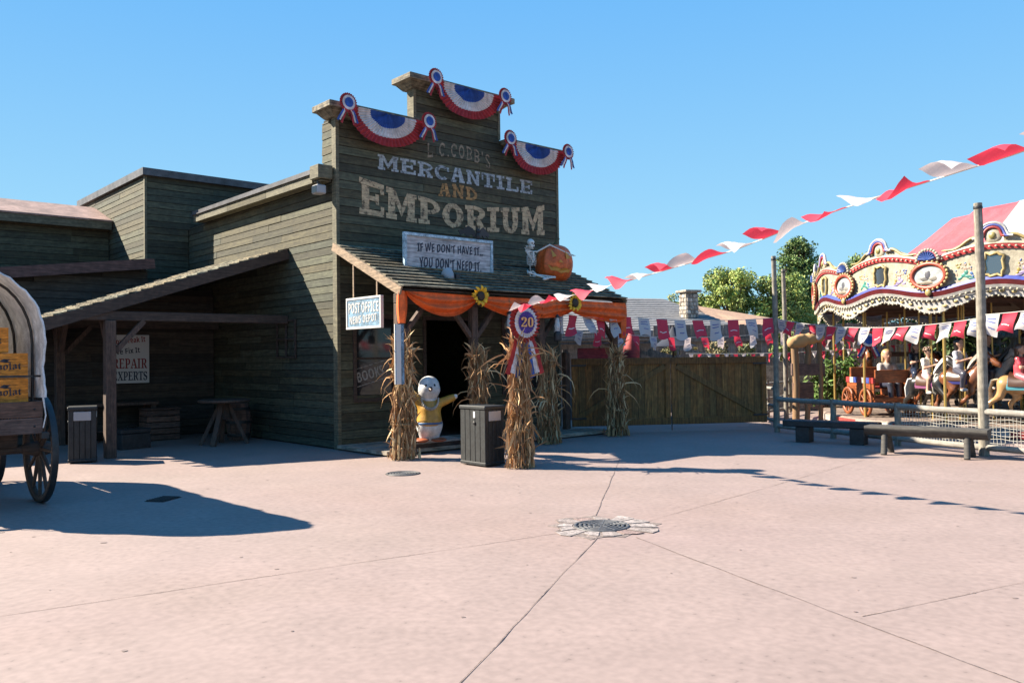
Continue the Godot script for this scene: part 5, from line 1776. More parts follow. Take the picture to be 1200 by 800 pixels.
		box_part(c, "lid", Vector3(0, 0.287, 0), Vector3(0.498, 0.016, 0.308), M.crate)
		box_part(c, "bottom", Vector3(0, 0.009, 0), Vector3(0.498, 0.016, 0.308), M.crate)
		var it := FontVariation.new()
		it.base_font = serif
		it.variation_transform = Transform2D(Vector2(1, 0), Vector2(0.3, 1), Vector2.ZERO)
		letters(c, "lettering", "Cacaolat", fr(Vector3(-0.22, 0.085, 0.176), Vector3(1, 0.04, 0)), 0.42, 0.09, M.ink, it, 0.003)
		var bb := MB.new()
		bb.slab(PackedVector2Array([Vector2(0.0, 0.2), Vector2(0.05, 0.23), Vector2(0.12, 0.225), Vector2(0.09, 0.205), Vector2(0.13, 0.19), Vector2(0.07, 0.185)]), 0.003, Transform3D(Basis.IDENTITY, Vector3(-0.03, 0, 0.176)))
		part(c, "mark", bb, M.ink)


# ------------------------------------------------------------------ behind the gate
func build_background() -> void:
	# low grey roofed building with a stone chimney
	var g := thing("grey_roof_house", "low building with a wide grey shingle roof beyond the gate", "building", Vector3(18.5, 0, -8.5))
	var o := Vector3(-18.5, 0, 8.5)
	var rl := Vector3(16.2, 4.5, -15.0) + o
	var rr := Vector3(22.3, 4.25, -9.6) + o
	var el := Vector3(12.6, 2.5, -11.8) + o
	var er := Vector3(20.6, 2.75, -4.5) + o
	var n := 16
	for i in n:  # shingle courses
		var t0 := float(i) / n
		var t1 := float(i + 1) / n
		var b := MB.new()
		var a0 := el.lerp(rl, t0); var a1 := el.lerp(rl, t1 + 0.01)
		var c0 := er.lerp(rr, t0); var c1 := er.lerp(rr, t1 + 0.01)
		var up := Vector3(0, 0.035, 0)
		b.hexa([a0 - up, c0 - up, c1 - up, a1 - up, a0 + up, c0 + up, c1 + up * 0.2, a1 + up * 0.2])
		part(g, "shingle_course", b, M.roofgrey)
	var b := MB.new()
	b.hexa([el + Vector3(0.6, -2.5, -0.6), er + Vector3(-0.2, -2.75, -0.9), rr + Vector3(0, -4.25, 0), rl + Vector3(0, -4.5, 0), el + Vector3(0.6, -0.1, -0.6), er + Vector3(-0.2, -0.1, -0.9), rr + Vector3(0, -0.1, 0), rl + Vector3(0, -0.1, 0)])
	part(g, "wall", b, M.greyplank[0])
	b = MB.new()
	b.bar(el + Vector3(0.02, -0.1, 0.05), er + Vector3(0.02, -0.1, 0.05), 0.05, 0.2)
	part(g, "fascia_board", b, M.greyplank[2])
	# chimney stones
	var c := Node3D.new()
	c.name = "chimney"
	g.add_child(c, true)
	c.position = Vector3(20.55, 2.4, -6.95) + o
	c.rotation.y = -0.35
	box_part(c, "core", Vector3(0, 0.95, 0), Vector3(0.52, 1.9, 0.52), M.mortar)
	var tone := [mat("cs0", Color(0.33, 0.29, 0.24), 0.9, "speck", 1.2, 0.4), mat("cs1", Color(0.24, 0.2, 0.165), 0.9, "speck", 1.2, 0.4), mat("cs2", Color(0.42, 0.38, 0.33), 0.9, "speck", 1.2, 0.4)]
	for y in 11:
		for f in 4:
			var u := -0.27
			while u < 0.24:
				var w := rng.randf_range(0.1, 0.22)
				w = minf(w, 0.27 - u)
				var sb := MB.new()
				sb.cbox(Vector3(u + w / 2, 0.09 + y * 0.165, 0.27), Vector3(w - 0.012, 0.152, 0.05 + rng.randf() * 0.03), 0.018, Basis.IDENTITY)
				sb.v = Transform3D(Basis(Vector3.UP, f * PI / 2), Vector3.ZERO) * sb.v
				sb.n = _turn(sb.n, f * PI / 2)
				part(c, "stone", sb, tone[rng.randi() % 3])
				u += w
	box_part(c, "cap", Vector3(0, 1.94, 0), Vector3(0.78, 0.1, 0.78), M.chimney, 0.02)
	# brown roofed building further back
	var h := thing("tan_roof_house", "long building with a tan tiled roof behind the stone chimney", "building", Vector3(28, 0, -10))
	var q := Vector3(-28, 0, 10)
	b = MB.new()
	var p0 := Vector3(23.2, 2.9, -7.4) + q
	var p1 := Vector3(25.4, 2.8, -5.4) + q
	var p2 := Vector3(31.6, 3.4, -9.3) + q
	var p3 := Vector3(28.2, 4.2, -12.3) + q
	b.hexa([p0, p1, p2, p3, p0 + Vector3(0, 0.12, 0), p1 + Vector3(0, 0.12, 0), p2 + Vector3(0, 0.12, 0), p3 + Vector3(0, 0.12, 0)])
	part(h, "roof_slope", b, M.rooftan)
	b = MB.new()
	b.hexa([p0 * Vector3(1, 0, 1) + Vector3(0.3, 0, -0.2), p1 * Vector3(1, 0, 1) + Vector3(0, 0, -0.4), p2 * Vector3(1, 0, 1), p3 * Vector3(1, 0, 1), p0 + Vector3(0.3, -0.01, -0.2), p1 + Vector3(0, -0.01, -0.4), p2 + Vector3(0, -0.05, 0), p3 + Vector3(0, -0.05, 0)])
	part(h, "wall", b, M.greyplank[1])
	for i in 9:
		var t := i / 8.0
		b = MB.new()
		var e := p0.lerp(p3, t)
		b.bar(e + Vector3(-0.03, -1.0, -0.03), e + Vector3(-0.03, 0.0, -0.03), 0.08, 0.05, Vector3.RIGHT)
		part(h, "gable_slat", b, M.darkbeam)
	b = MB.new()
	b.bar(p0 + Vector3(-0.04, 0.06, -0.02), p3 + Vector3(-0.04, 0.06, -0.02), 0.06, 0.22)
	part(h, "verge_board", b, M.darkbeam)
	# tall grey board fence
	var f := thing("board_fence", "tall grey vertical board fence behind the planted bed", "fence", Vector3(14, 0, -3.6))
	var d := Vector3(24.0, 0, 5.2) - Vector3(14, 0, -3.6)
	var nb := 74
	for i in nb:
		b = MB.new()
		var m := d * (float(i) / nb)
		var m2 := d * ((i + 0.93) / nb)
		b.bar(m + Vector3(0, 1.35, 0), m2 + Vector3(0, 1.35, 0), 0.025, 2.7 + rng.randf_range(-0.04, 0.04))
		part(f, "board", b, M.greyplank[rng.randi() % 4])
	for y in [0.5, 2.2]:
		b = MB.new()
		b.bar(d * -0.0 + Vector3(-0.05, y, 0.06), d + Vector3(-0.05, y, 0.06), 0.06, 0.1)
		part(f, "rail", b, M.greyplank[1])
	# planted bed: low wall, dry grassy shrubs
	var wl := thing("planter_wall", "pale low rendered wall holding the planted bed beyond the gate", "wall", Vector3(11.8, 0, -2.2))
	b = MB.new()
	b.bar(Vector3(0, 0.75, 0), Vector3(9.5, 0.75, 8.2) * 0.62, 0.3, 1.5)
	part(wl, "wall", b, M.chimney)
	var lab := ["dry olive shrub left of the others above the gate's middle", "pale feathery shrub above the right gate leaf", "grey green shrub beside the gate's brace end", "upright yellow green shrub next to the corner pole", "low olive shrub between the feathery ones above the gate"]
	for i in 5:
		var u: float = [0.1, 0.3, 0.42, 0.56, 0.2][i]
		var at := Vector3(12.3, 1.45, -2.6) + Vector3(9.5, 0, 8.2) * 0.62 * u
		shrub(at, [0.55, 0.6, 0.6, 0.9, 0.45][i], 300 + i, [Color(0.15, 0.14, 0.05), Color(0.24, 0.21, 0.1), Color(0.13, 0.15, 0.06), Color(0.1, 0.14, 0.035), Color(0.17, 0.15, 0.06)][i], lab[i])
	shrub(Vector3(15.6, 0, 2.6), 1.9, 330, Color(0.06, 0.13, 0.02), "leafy green bush behind the railing left of the carousel")
	shrub(Vector3(14.3, 0, 2.3), 1.3, 331, Color(0.09, 0.16, 0.03), "smaller bright green bush beside the leafy one by the railing")
	shrub(Vector3(21.5, 0, 3.4), 3.4, 332, Color(0.035, 0.07, 0.018), "tall dark shrub seen between the carousel poles")
	shrub(Vector3(23.3, 0, 6.2), 3.2, 333, Color(0.03, 0.06, 0.018), "dark reed-like thicket behind the carousel's far side")
	# kiosk with a red sign, and parasols, just behind the gate
	var k := thing("snack_kiosk", "timber kiosk with a red sign board behind the porch end", "kiosk", Vector3(9.3, 0, -1.7), -0.75)
	box_part(k, "counter", Vector3(0, 0.55, 0), Vector3(2.2, 1.1, 1.2), M.greyplank[2])
	for x in [-1.0, 1.0]:
		for z in [-0.5, 0.5]:
			box_part(k, "upright", Vector3(x, 1.5, z), Vector3(0.1, 0.8, 0.1), M.greyplank[0])
	for i in 5:
		box_part(k, "roof_board", Vector3(0, 2.42 - i * 0.09, -0.5 + i * 0.3), Vector3(2.6, 0.04, 0.34), M.greyplank[i % 4])
	box_part(k, "sign_board", Vector3(0.05, 1.72, 0.68), Vector3(1.5, 0.42, 0.05), M.redboard, 0.008)
	letters(k, "lettering", "AK", fr(Vector3(0.1, 1.6, 0.706), Vector3.RIGHT), 0.5, 0.24, M.l_white, serif, 0.006)
	box_part(k, "lower_panel", Vector3(0.05, 1.33, 0.66), Vector3(1.5, 0.3, 0.03), M.l_red)
	for i in 2:
		var pz := thing("closed_parasol" if i else "dark_parasol", ["dark pointed parasol standing behind the end corn stalks", "folded dark red parasol standing beside the kiosk"][i], "parasol", [Vector3(10.2, 0, 0.1), Vector3(9.0, 0, -0.35)][i])
		var pb := MB.new()
		pb.tube([Vector3.ZERO, Vector3(0, 2.5, 0)], [0.03], 8)
		part(pz, "pole", pb, M.darkbeam)
		pb = MB.new()
		if i == 0: pb.lathe([[0.62, 1.95], [0.4, 2.05], [0.18, 2.22], [0.02, 2.5]], 8)
		else: pb.lathe([[0.05, 1.3], [0.2, 1.4], [0.22, 1.9], [0.12, 2.2], [0.02, 2.45]], 9)
		mat("parasol", Color(0.012, 0.016, 0.03), 0.8)
		part(pz, "canopy", pb, M.parasol if i == 0 else M.redboard)
	# pale slatted stair rails beyond the gate
	for i in 2:
		var s := thing("stair_rail", ["pale slatted handrail sloping down behind the left gate leaf", "second pale slatted handrail behind the gate, farther right"][i], "handrail", Vector3(10.3 + i * 1.1, 0, -1.2 + i * 1.0), -0.8, "pale handrails beyond the gate")
		for j in 2:
			b = MB.new()
			b.bar(Vector3(-1.2, 2.15 - j * 0.3, 0), Vector3(1.2, 1.5 - j * 0.3, 0), 0.05, 0.1)
			part(s, "rail", b, M.palepost)
		for j in 4:
			var x := -1.1 + j * 0.73
			var y := 1.82 - x * 0.27
			box_part(s, "baluster", Vector3(x, y / 2, 0.04), Vector3(0.06, y, 0.05), M.palepost)
	# carved log on a rustic stand beside the railing
	var br := thing("carved_log_stand", "lumpy tan carved log lying on a rustic timber stand by the bushes", "carving", Vector3(11.0, 0, 3.5), -0.73)
	var tb := MB.new()
	tb.col = Color(0.38, 0.23, 0.1)
	body(tb, [[Vector3(-0.3, 1.98, 0), Vector3(-0.1, 2.02, 0), 0.15, 0.17], [Vector3(-0.1, 2.02, 0.0), Vector3(0.12, 2.07, 0), 0.12, 0.13], [Vector3(0.12, 2.07, 0), Vector3(0.34, 2.1, 0.02), 0.14, 0.12], [Vector3(-0.22, 2.1, 0.08), Vector3(-0.1, 2.12, 0.08), 0.07, 0.06], [Vector3(0.2, 2.16, 0.06), Vector3(0.28, 2.16, 0.05), 0.06, 0.05]], 0.03, 0.05)
	part(br, "log", tb, M.straw)
	for st in [[-0.27, 0.0, 1.9, 0.09], [0.04, 1.45, 1.98, 0.08], [0.0, 0.0, 0.62, 0.07], [0.34, 0.0, 1.98, 0.06]]:
		var sb := MB.new()
		sb.col = Color(0.2, 0.12, 0.06)
		sb.tube([Vector3(st[0], st[1], 0), Vector3(st[0] + 0.02, (st[1] + st[2]) / 2, 0.02), Vector3(st[0], st[2], 0)], [st[3], st[3] * 0.9, st[3]], 9)
		part(br, "stump", sb, M.straw)
	box_part(br, "cross_board", Vector3(0.05, 1.32, 0.0), Vector3(0.82, 0.3, 0.1), M.brownplank[2], 0.01)
	box_part(br, "cross_board", Vector3(-0.08, 0.75, 0.0), Vector3(0.5, 0.5, 0.1), M.brownplank[1], 0.01)
	# framed picture board seen between the carousel poles
	var nb2 := thing("notice_board", "framed notice board with a blue picture behind the railing", "notice board", Vector3(14.0, 0, 4.2), -1.0)
	for x in [-0.55, 0.55]:
		box_part(nb2, "upright", Vector3(x, 0.8, 0), Vector3(0.1, 1.6, 0.1), M.brownplank[2])
	box_part(nb2, "board", Vector3(0, 1.05, 0), Vector3(0.999, 0.75, 0.04), M.whitepaint)
	box_part(nb2, "picture", Vector3(0, 1.2, 0.022), Vector3(0.9, 0.36, 0.006), M.paleblue)
	box_part(nb2, "roof", Vector3(0, 1.66, 0), Vector3(1.5, 0.12, 0.3), M.brownplank[1], 0.01)


func _turn(a: PackedVector3Array, t: float) -> PackedVector3Array:
	return Transform3D(Basis(Vector3.UP, t), Vector3.ZERO) * a


# ------------------------------------------------------------------ leaves and trees
func leaf_cloud(mb: MB, lobes: Array, n: int, size: float, base: Color, g: RandomNumberGenerator, long_ := 1.0) -> void:
	var vol := 0.0
	for l in lobes: vol += l[1].x * l[1].y * l[1].z
	var f := FastNoiseLite.new()
	f.seed = g.seed; f.frequency = 0.5 / maxf(size * 3.0, 0.1)
	for l in lobes:
		var r: Vector3 = l[1]
		var m := int(n * r.x * r.y * r.z / vol)
		var tone: float = g.randf_range(0.8, 1.25)
		for i in m:
			var d := Vector3(g.randfn(), g.randfn(), g.randfn()).normalized()
			var q: Vector3 = l[0] + d * r * pow(g.randf(), 0.42) * (1 + 0.3 * f.get_noise_3dv(l[0] * 3 + d * r * 2))
			if f.get_noise_3dv(q) < -0.14: continue
			var c := base * tone * g.randf_range(0.65, 1.3)
			c.r *= g.randf_range(0.85, 1.3)
			mb.col = c
			var s := size * g.randf_range(0.55, 1.2)
			var nn := (d + Vector3(g.randfn(), g.randfn() + 0.4, g.randfn()) * 0.7).normalized()
			var u := nn.cross(Vector3(g.randfn(), g.randfn(), g.randfn())).normalized()
			var w := nn.cross(u)
			mb.tri(q - u * s * 0.5 * long_, q + w * s * 0.28 - u * s * 0.05, q + u * s * 0.5 * long_)
			mb.tri(q - u * s * 0.5 * long_, q + u * s * 0.5 * long_, q - w * s * 0.28 + u * s * 0.05 + nn * s * 0.12)


func shrub(at: Vector3, h: float, sd: int, col: Color, label: String) -> void:
	var g := RandomNumberGenerator.new()
	g.seed = sd
	var s := thing("garden_shrub", label, "shrub", at, 0, "shrubs beyond the gate and railing")
	var st := MB.new()
	for i in 7:
		var a := g.randf() * TAU
		st.tube([Vector3(cos(a) * 0.04, 0, sin(a) * 0.04), Vector3(cos(a) * 0.18 * h, h * 0.4, sin(a) * 0.18 * h), Vector3(cos(a) * 0.32 * h, h * 0.8, sin(a) * 0.32 * h)], [0.02, 0.014, 0.006], 5, false)
	part(s, "stems", st, M.bark)
	var mb := MB.new()
	var lobes := []
	for i in 6:
		lobes.append([Vector3(g.randf_range(-0.3, 0.3) * h, g.randf_range(0.35, 0.8) * h, g.randf_range(-0.3, 0.3) * h), Vector3(0.3, 0.28, 0.3) * h * g.randf_range(0.8, 1.2)])
	leaf_cloud(mb, lobes, 1500 if h < 2 else 3200, 0.14 if h < 2 else 0.2, col, g, 1.4)
	part(s, "foliage", mb, M.leaf)


func tree(at: Vector3, h: float, lobes: Array, n: int, size: float, col: Color, sd: int, label: String) -> void:
	var g := RandomNumberGenerator.new()
	g.seed = sd
	var t := thing("park_tree", label, "tree", at, 0, "trees beyond the roofs")
	var tr := MB.new()
	tr.tube([Vector3.ZERO, Vector3(0.1, h * 0.25, 0), Vector3(0.0, h * 0.5, 0.1), Vector3(0.05, h * 0.85, 0)], [h * 0.035, h * 0.028, h * 0.02, h * 0.006], 9)
	for l in lobes:
		var b := Vector3(0.03, h * g.randf_range(0.3, 0.55), 0.03)
		tr.tube([b, b.lerp(l[0], 0.5) + Vector3(0, -0.2, 0), l[0]], [h * 0.014, h * 0.009, h * 0.004], 6, false)
	part(t, "trunk", tr, M.bark)
	var mb := MB.new()
	leaf_cloud(mb, lobes, n, size, col, g)
	part(t, "crown", mb, M.leaf)


func build_trees() -> void:
	var g := RandomNumberGenerator.new()
	g.seed = 77
	var mk := func(w: float, h0: float, h1: float, k: int, squash := 0.75) -> Array:
		var out := []
		for i in k:
			var y := lerpf(h0, h1, g.randf())
			var wid := w * (1.05 - absf((y - h0) / (h1 - h0) - 0.35))
			var a := g.randf() * TAU
			var r := wid * sqrt(g.randf()) * 0.9
			var s := g.randf_range(0.6, 1.2) * w * 0.27
			out.append([Vector3(cos(a) * r, y, sin(a) * r), Vector3(s, s * squash, s)])
		return out
	tree(Vector3(33.4, 0, -13.4), 6.9, mk.call(3.0, 1.4, 6.3, 56, 0.7), 42000, 0.17, Color(0.23, 0.3, 0.07), 41, "light green leafy tree behind the tan roof")
	tree(Vector3(31.2, 0, -15.0), 5.6, mk.call(1.7, 2.4, 5.0, 22, 0.7), 12000, 0.17, Color(0.24, 0.28, 0.09), 42, "small pale tree just right of the stone chimney")
	tree(Vector3(35.3, 0, -11.6), 6.4, mk.call(2.9, 1.2, 5.9, 50, 0.7), 36000, 0.17, Color(0.19, 0.26, 0.06), 46, "leafy mid green tree between the light tree and the conifer")
	var cone := func(w: float, h0: float, h1: float, k: int) -> Array:
		var out := []
		for i in k:
			var f := (i + 0.5) / k
			var y := lerpf(h0, h1, f)
			var a := i * 2.4 + g.randf()
			var r := w * pow(1.0 - f, 0.6) * g.randf_range(0.25, 0.85)
			var s := w * (0.2 + 0.16 * g.randf()) * (1.15 - 0.5 * f)
			out.append([Vector3(cos(a) * r, y, sin(a) * r), Vector3(s, s * 0.7, s)])
		return out
	tree(Vector3(39.5, 0, -12.6), 9.4, cone.call(3.3, 1.0, 8.7, 90), 56000, 0.19, Color(0.085, 0.15, 0.033), 43, "tall dark conifer behind the two bare poles")
	tree(Vector3(43.5, 0, -10.5), 8.6, cone.call(3.3, 0.9, 7.8, 80), 44000, 0.19, Color(0.11, 0.17, 0.036), 44, "green conifer beside the carousel's left edge")
	tree(Vector3(45.0, 0, -6.0), 7.9, mk.call(2.9, 1.6, 7.2, 34, 0.65), 18000, 0.24, Color(0.085, 0.13, 0.03), 45, "round topped tree showing just over the carousel's rounding board")


# ------------------------------------------------------------------ the carousel
const CC := Vector3(16.16, 0, 8.42)
const PANELS := 16


func band(y0: Callable, y1: Callable, r0: float, r1: float, col: Color, cols := 24) -> MB:
	# a strip of one panel, the panel's middle at angle 0 facing +x
	var mb := MB.new()
	mb.col = col
	var a := PackedVector3Array()
	var b := PackedVector3Array()
	for i in cols + 1:
		var s := float(i) / cols * 2 - 1
		var t := s * PI / PANELS
		a.append(Vector3(cos(t) * r0, y0.call(s), sin(t) * r0))
		b.append(Vector3(cos(t) * r1, y1.call(s), sin(t) * r1))
	mb.sheet([a, b])
	return mb


func on_rim(s: float, y: float, r: float) -> Vector3:
	var t := s * PI / PANELS
	return Vector3(cos(t) * r, y, sin(t) * r)


func rounding_panel(parent: Node) -> Node3D:
	var p := Node3D.new()
	p.name = "rounding_panel"
	parent.add_child(p, true)
	var R := 6.5
	var cream := Color(0.47, 0.42, 0.315)
	var gold := Color(0.5, 0.38, 0.15)
	var white := Color(0.58, 0.56, 0.53)
	var top := func(s: float) -> float: return 3.79 - 0.2 * s * s - 0.04 * absf(s)
	var bot := func(s: float) -> float: return 2.88 + 0.17 * (0.5 + 0.5 * cos(s * PI))
	part(p, "field", band(func(s): return bot.call(s) + 0.1, func(s): return top.call(s) - 0.02, R, R, cream), M.paint)
	part(p, "red_band", band(func(s): return top.call(s) - 0.1, func(s): return top.call(s), R + 0.03, R + 0.05, Color(0.5, 0.06, 0.06)), M.paint)
	part(p, "cream_edge", band(func(s): return top.call(s), func(s): return top.call(s) + 0.045, R + 0.055, R + 0.03, cream), M.paint)
	part(p, "blue_band", band(func(s): return bot.call(s) + 0.05, func(s): return bot.call(s) + 0.12, R + 0.06, R + 0.02, Color(0.06, 0.09, 0.42)), M.paint)
	part(p, "maroon_band", band(func(s): return bot.call(s) - 0.05, func(s): return bot.call(s) + 0.05, R + 0.04, R + 0.065, Color(0.14, 0.012, 0.018)), M.paint)
	part(p, "white_moulding", band(func(s): return bot.call(s) - 0.11, func(s): return bot.call(s) - 0.05, R + 0.02, R + 0.045, white), M.paint)
	# scalloped valance hanging below, with a rope of bulbs
	var hem := func(s: float) -> float: return bot.call(s) - 0.24 - 0.13 * pow(absf(s), 2.0) - 0.035 * absf(sin(s * 9.4))
	part(p, "inner_lining", band(func(s): return hem.call(s) + 0.16, func(s): return bot.call(s) - 0.07, R - 0.04, R + 0.0, Color(0.36, 0.31, 0.25)), M.paint)
	part(p, "valance", band(hem, func(s): return hem.call(s) + 0.2, R - 0.06, R - 0.02, white, 40), M.paint)
	var bl := MB.new()
	bl.col = Color(0.5, 0.45, 0.33)
	for i in 22:
		var s := -1 + 2 * (i + 0.5) / 22
		bl.blob(on_rim(s, bot.call(s) - 0.13, R + 0.03), Vector3.ONE * 0.03, 6)
		bl.blob(on_rim(s, hem.call(s) - 0.01, R - 0.04), Vector3.ONE * 0.026, 6)
		bl.blob(on_rim(s, top.call(s) - 0.05, R + 0.06), Vector3(0.015, 0.02, 0.03), 6)
	part(p, "bulbs", bl, M.paint).set_meta("kind", "stuff")
	# scroll relief along the valance and crest
	var sc := MB.new()
	sc.col = gold
	for i in 12:
		var s := -0.95 + 1.9 * i / 11
		sc.blob(on_rim(s, hem.call(s) + 0.09, R - 0.03), Vector3(0.02, 0.03, 0.06), 6)
	for g in [-1, 1]:
		var line := []
		for i in 12:
			var s: float = g * (0.16 + 0.62 * i / 11.0)
			line.append(on_rim(s, top.call(s) + 0.1 + 0.09 * sin(i * 0.62) * (1 - i / 16.0), R + 0.03))
		sc.tube(line, [0.03, 0.035, 0.035, 0.03, 0.03, 0.028, 0.026, 0.025, 0.024, 0.022, 0.02, 0.012], 6)
	part(p, "scrollwork", sc, M.paint).set_meta("kind", "stuff")
	for g in [-1, 1]:
		var sf := MB.new()
		sf.col = cream
		var lo := PackedVector3Array(); var hi := PackedVector3Array()
		for i in 9:
			var s: float = g * (0.14 + 0.64 * i / 8.0)
			lo.append(on_rim(s, top.call(s) + 0.02, R + 0.01))
			hi.append(on_rim(s, top.call(s) + 0.06 + 0.16 * pow(1 - i / 8.0, 1.3), R + 0.01))
		sf.sheet([lo, hi] if g > 0 else [hi, lo])
		part(p, "crest_board", sf, M.paint)
	# crest over the mirror
	var cb := MB.new()
	cb.col = cream
	cb.blob(on_rim(0, 3.94, R + 0.02), Vector3(0.05, 0.16, 0.17), 12)
	part(p, "crest_shield", cb, M.paint)
	for k in [[Color(0.1, 0.13, 0.45), 0.17], [Color(0.55, 0.54, 0.52), 0.21], [Color(0.4, 0.05, 0.05), 0.125]]:
		var ab := MB.new()
		ab.col = k[0]
		var line := []
		for i in 15:
			var t: float = (i / 14.0 - 0.5) * 3.9
			var w: float = k[1]
			line.append(on_rim(0, 3.98, R + 0.06) + Vector3(0, cos(t) * w * (1.0 if absf(t) < 1.6 else 0.3) - (0.05 if absf(t) > 1.5 else 0.0), (sin(t) if absf(t) < 1.57 else signf(t) * (1 + (absf(t) - 1.57) * 1.2)) * w * 1.2))
		ab.tube(line, [0.028], 6)
		part(p, "crest_scroll", ab, M.paint)
	var ge := MB.new()
	ge.col = Color(0.35, 0.3, 0.1)
	ge.blob(on_rim(0, 3.94, R + 0.06), Vector3(0.04, 0.07, 0.07), 10)
	part(p, "crest_boss", ge, M.paint)
	# mirror
	var mf := MB.new()
	mf.col = gold
	var ring := []
	for i in 21:
		var t := TAU * i / 20
		var k := 1.0 + 0.12 * sin(t * 8)
		ring.append(on_rim(0, 3.38, R + 0.03) + Vector3(0, clampf(sin(t) * 1.25, -1, 1) * 0.21 * k, clampf(cos(t) * 1.25, -1, 1) * 0.17 * k))
	mf.tube(ring, [0.03], 6, false)
	part(p, "mirror_frame", mf, M.paint)
	var mm := MB.new()
	mm.box(on_rim(0, 3.38, R + 0.012), Vector3(0.02, 0.36, 0.29))
	part(p, "mirror", mm, M.mirror)
	# painted groups either side, in low relief
	for g in [-1, 1]:
		var fg := MB.new()
		var pal := [Color(0.3, 0.24, 0.46), Color(0.36, 0.3, 0.5), Color(0.5, 0.36, 0.27), Color(0.46, 0.33, 0.06), Color(0.07, 0.13, 0.4)] if g < 0 else [Color(0.04, 0.2, 0.17), Color(0.05, 0.25, 0.2), Color(0.5, 0.36, 0.27), Color(0.07, 0.16, 0.38), Color(0.42, 0.34, 0.1)]
		for q in [[0.33, 3.12, 0.1, 0.025, 0], [0.38, 3.16, 0.11, 0.035, 0], [0.44, 3.2, 0.09, 0.045, 1], [0.5, 3.14, 0.08, 0.03, 1], [0.41, 3.25, 0.06, 0.05, 1], [0.42, 3.32, 0.045, 0.05, 2], [0.42, 3.4, 0.03, 0.03, 2], [0.425, 3.43, 0.032, 0.018, 3], [0.38, 3.33, 0.05, 0.018, 2], [0.34, 3.3, 0.025, 0.03, 2], [0.335, 3.34, 0.02, 0.02, 3], [0.33, 3.22, 0.04, 0.045, 3], [0.31, 3.16, 0.035, 0.03, 3], [0.48, 3.34, 0.04, 0.015, 2], [0.53, 3.36, 0.05, 0.03, 4], [0.55, 3.41, 0.04, 0.025, 4], [0.5, 3.42, 0.03, 0.03, 4], [0.36, 3.4, 0.02, 0.03, 4], [0.56, 3.22, 0.03, 0.05, 2], [0.57, 3.29, 0.02, 0.02, 3]]:
			fg.col = (pal[q[4]] as Color) * rng.randf_range(0.8, 1.15)
			fg.blob(on_rim(g * q[0], q[1] + 0.03, R - 0.002), Vector3(0.014, q[3], q[2] * 0.8), 8, Basis(Vector3.RIGHT, g * rng.randf_range(-0.5, 0.8)))
		part(p, "painted_group", fg, M.paint)
	# half a cartouche at each side joins the next panel's: here one whole, at the panel's right edge
	var ca := Node3D.new()
	ca.name = "cartouche"
	p.add_child(ca, true)
	var cc := on_rim(1, 3.27, R + 0.03)
	var bs := Basis(Vector3.UP, -PI / PANELS)
	for k in [["painting", 0.0, 0.36, 0.235, Color(0.42, 0.46, 0.47)], ["red_frame", 0.33, 0.42, 0.28, Color(0.45, 0.08, 0.04)]]:
		var ob := MB.new()
		ob.col = k[4]
		if k[0] == "painting":
			var a := PackedVector3Array(); var b := PackedVector3Array()
			for i in 32:
				var t := TAU * i / 32
				a.append(cc + bs * Vector3(0.03, sin(t) * k[3], -cos(t) * k[2]))
				b.append(cc + bs * Vector3(0.045, 0, 0))
			ob.sheet([a, b], true)
		else:
			var line := []
			for i in 33:
				var t := TAU * i / 32
				line.append(cc + bs * Vector3(0.03, sin(t) * 0.25, cos(t) * 0.38))
			ob.tube(line, [0.05], 7, false)
		part(ca, k[0], ob, M.paint)
	var gb := MB.new()
	gb.col = gold
	for i in 24:
		var t := TAU * i / 24
		gb.blob(cc + bs * Vector3(0.05, sin(t) * 0.29, cos(t) * 0.43), Vector3(0.03, 0.035, 0.035), 6)
	gb.blob(cc + bs * Vector3(0.05, -0.34, 0), Vector3(0.04, 0.08, 0.07), 8)
	part(ca, "gilt_edge", gb, M.paint)
	var pb := MB.new()
	for q in [[0.0, 0.02, 0.07, 0.09, Color(0.1, 0.1, 0.12)], [0.06, -0.05, 0.12, 0.05, Color(0.25, 0.24, 0.23)], [-0.12, -0.06, 0.1, 0.05, Color(0.3, 0.28, 0.24)], [0.0, -0.14, 0.26, 0.04, Color(0.36, 0.3, 0.22)]]:
		pb.col = q[4]
		pb.blob(cc + bs * Vector3(0.045, q[1], q[0]), Vector3(0.012, q[3], q[2]), 8)
	part(ca, "painted_riders", pb, M.paint)
	# shell over the cartouche
	var sh := Node3D.new()
	sh.name = "shell_crest"
	p.add_child(sh, true)
	for i in 9:
		var t := PI * (i + 0.5) / 9
		var fb := MB.new()
		fb.col = Color(0.05, 0.1, 0.34)
		var c0 := cc + bs * Vector3(0.06, 0.33, 0)
		fb.tube([c0, c0 + bs * Vector3(0.03, sin(t) * 0.17, cos(t) * 0.19)], [0.015, 0.032], 6)
		part(sh, "flute", fb, M.paint)
	var sg := MB.new()
	sg.col = cream
	for i in 12:
		var t := PI * i / 11
		sg.blob(cc + bs * Vector3(0.06, 0.33 + sin(t) * 0.21, cos(t) * 0.24), Vector3(0.03, 0.035, 0.04), 6)
	part(sh, "shell_edge", sg, M.paint)
	return p


var horse_mesh := {}


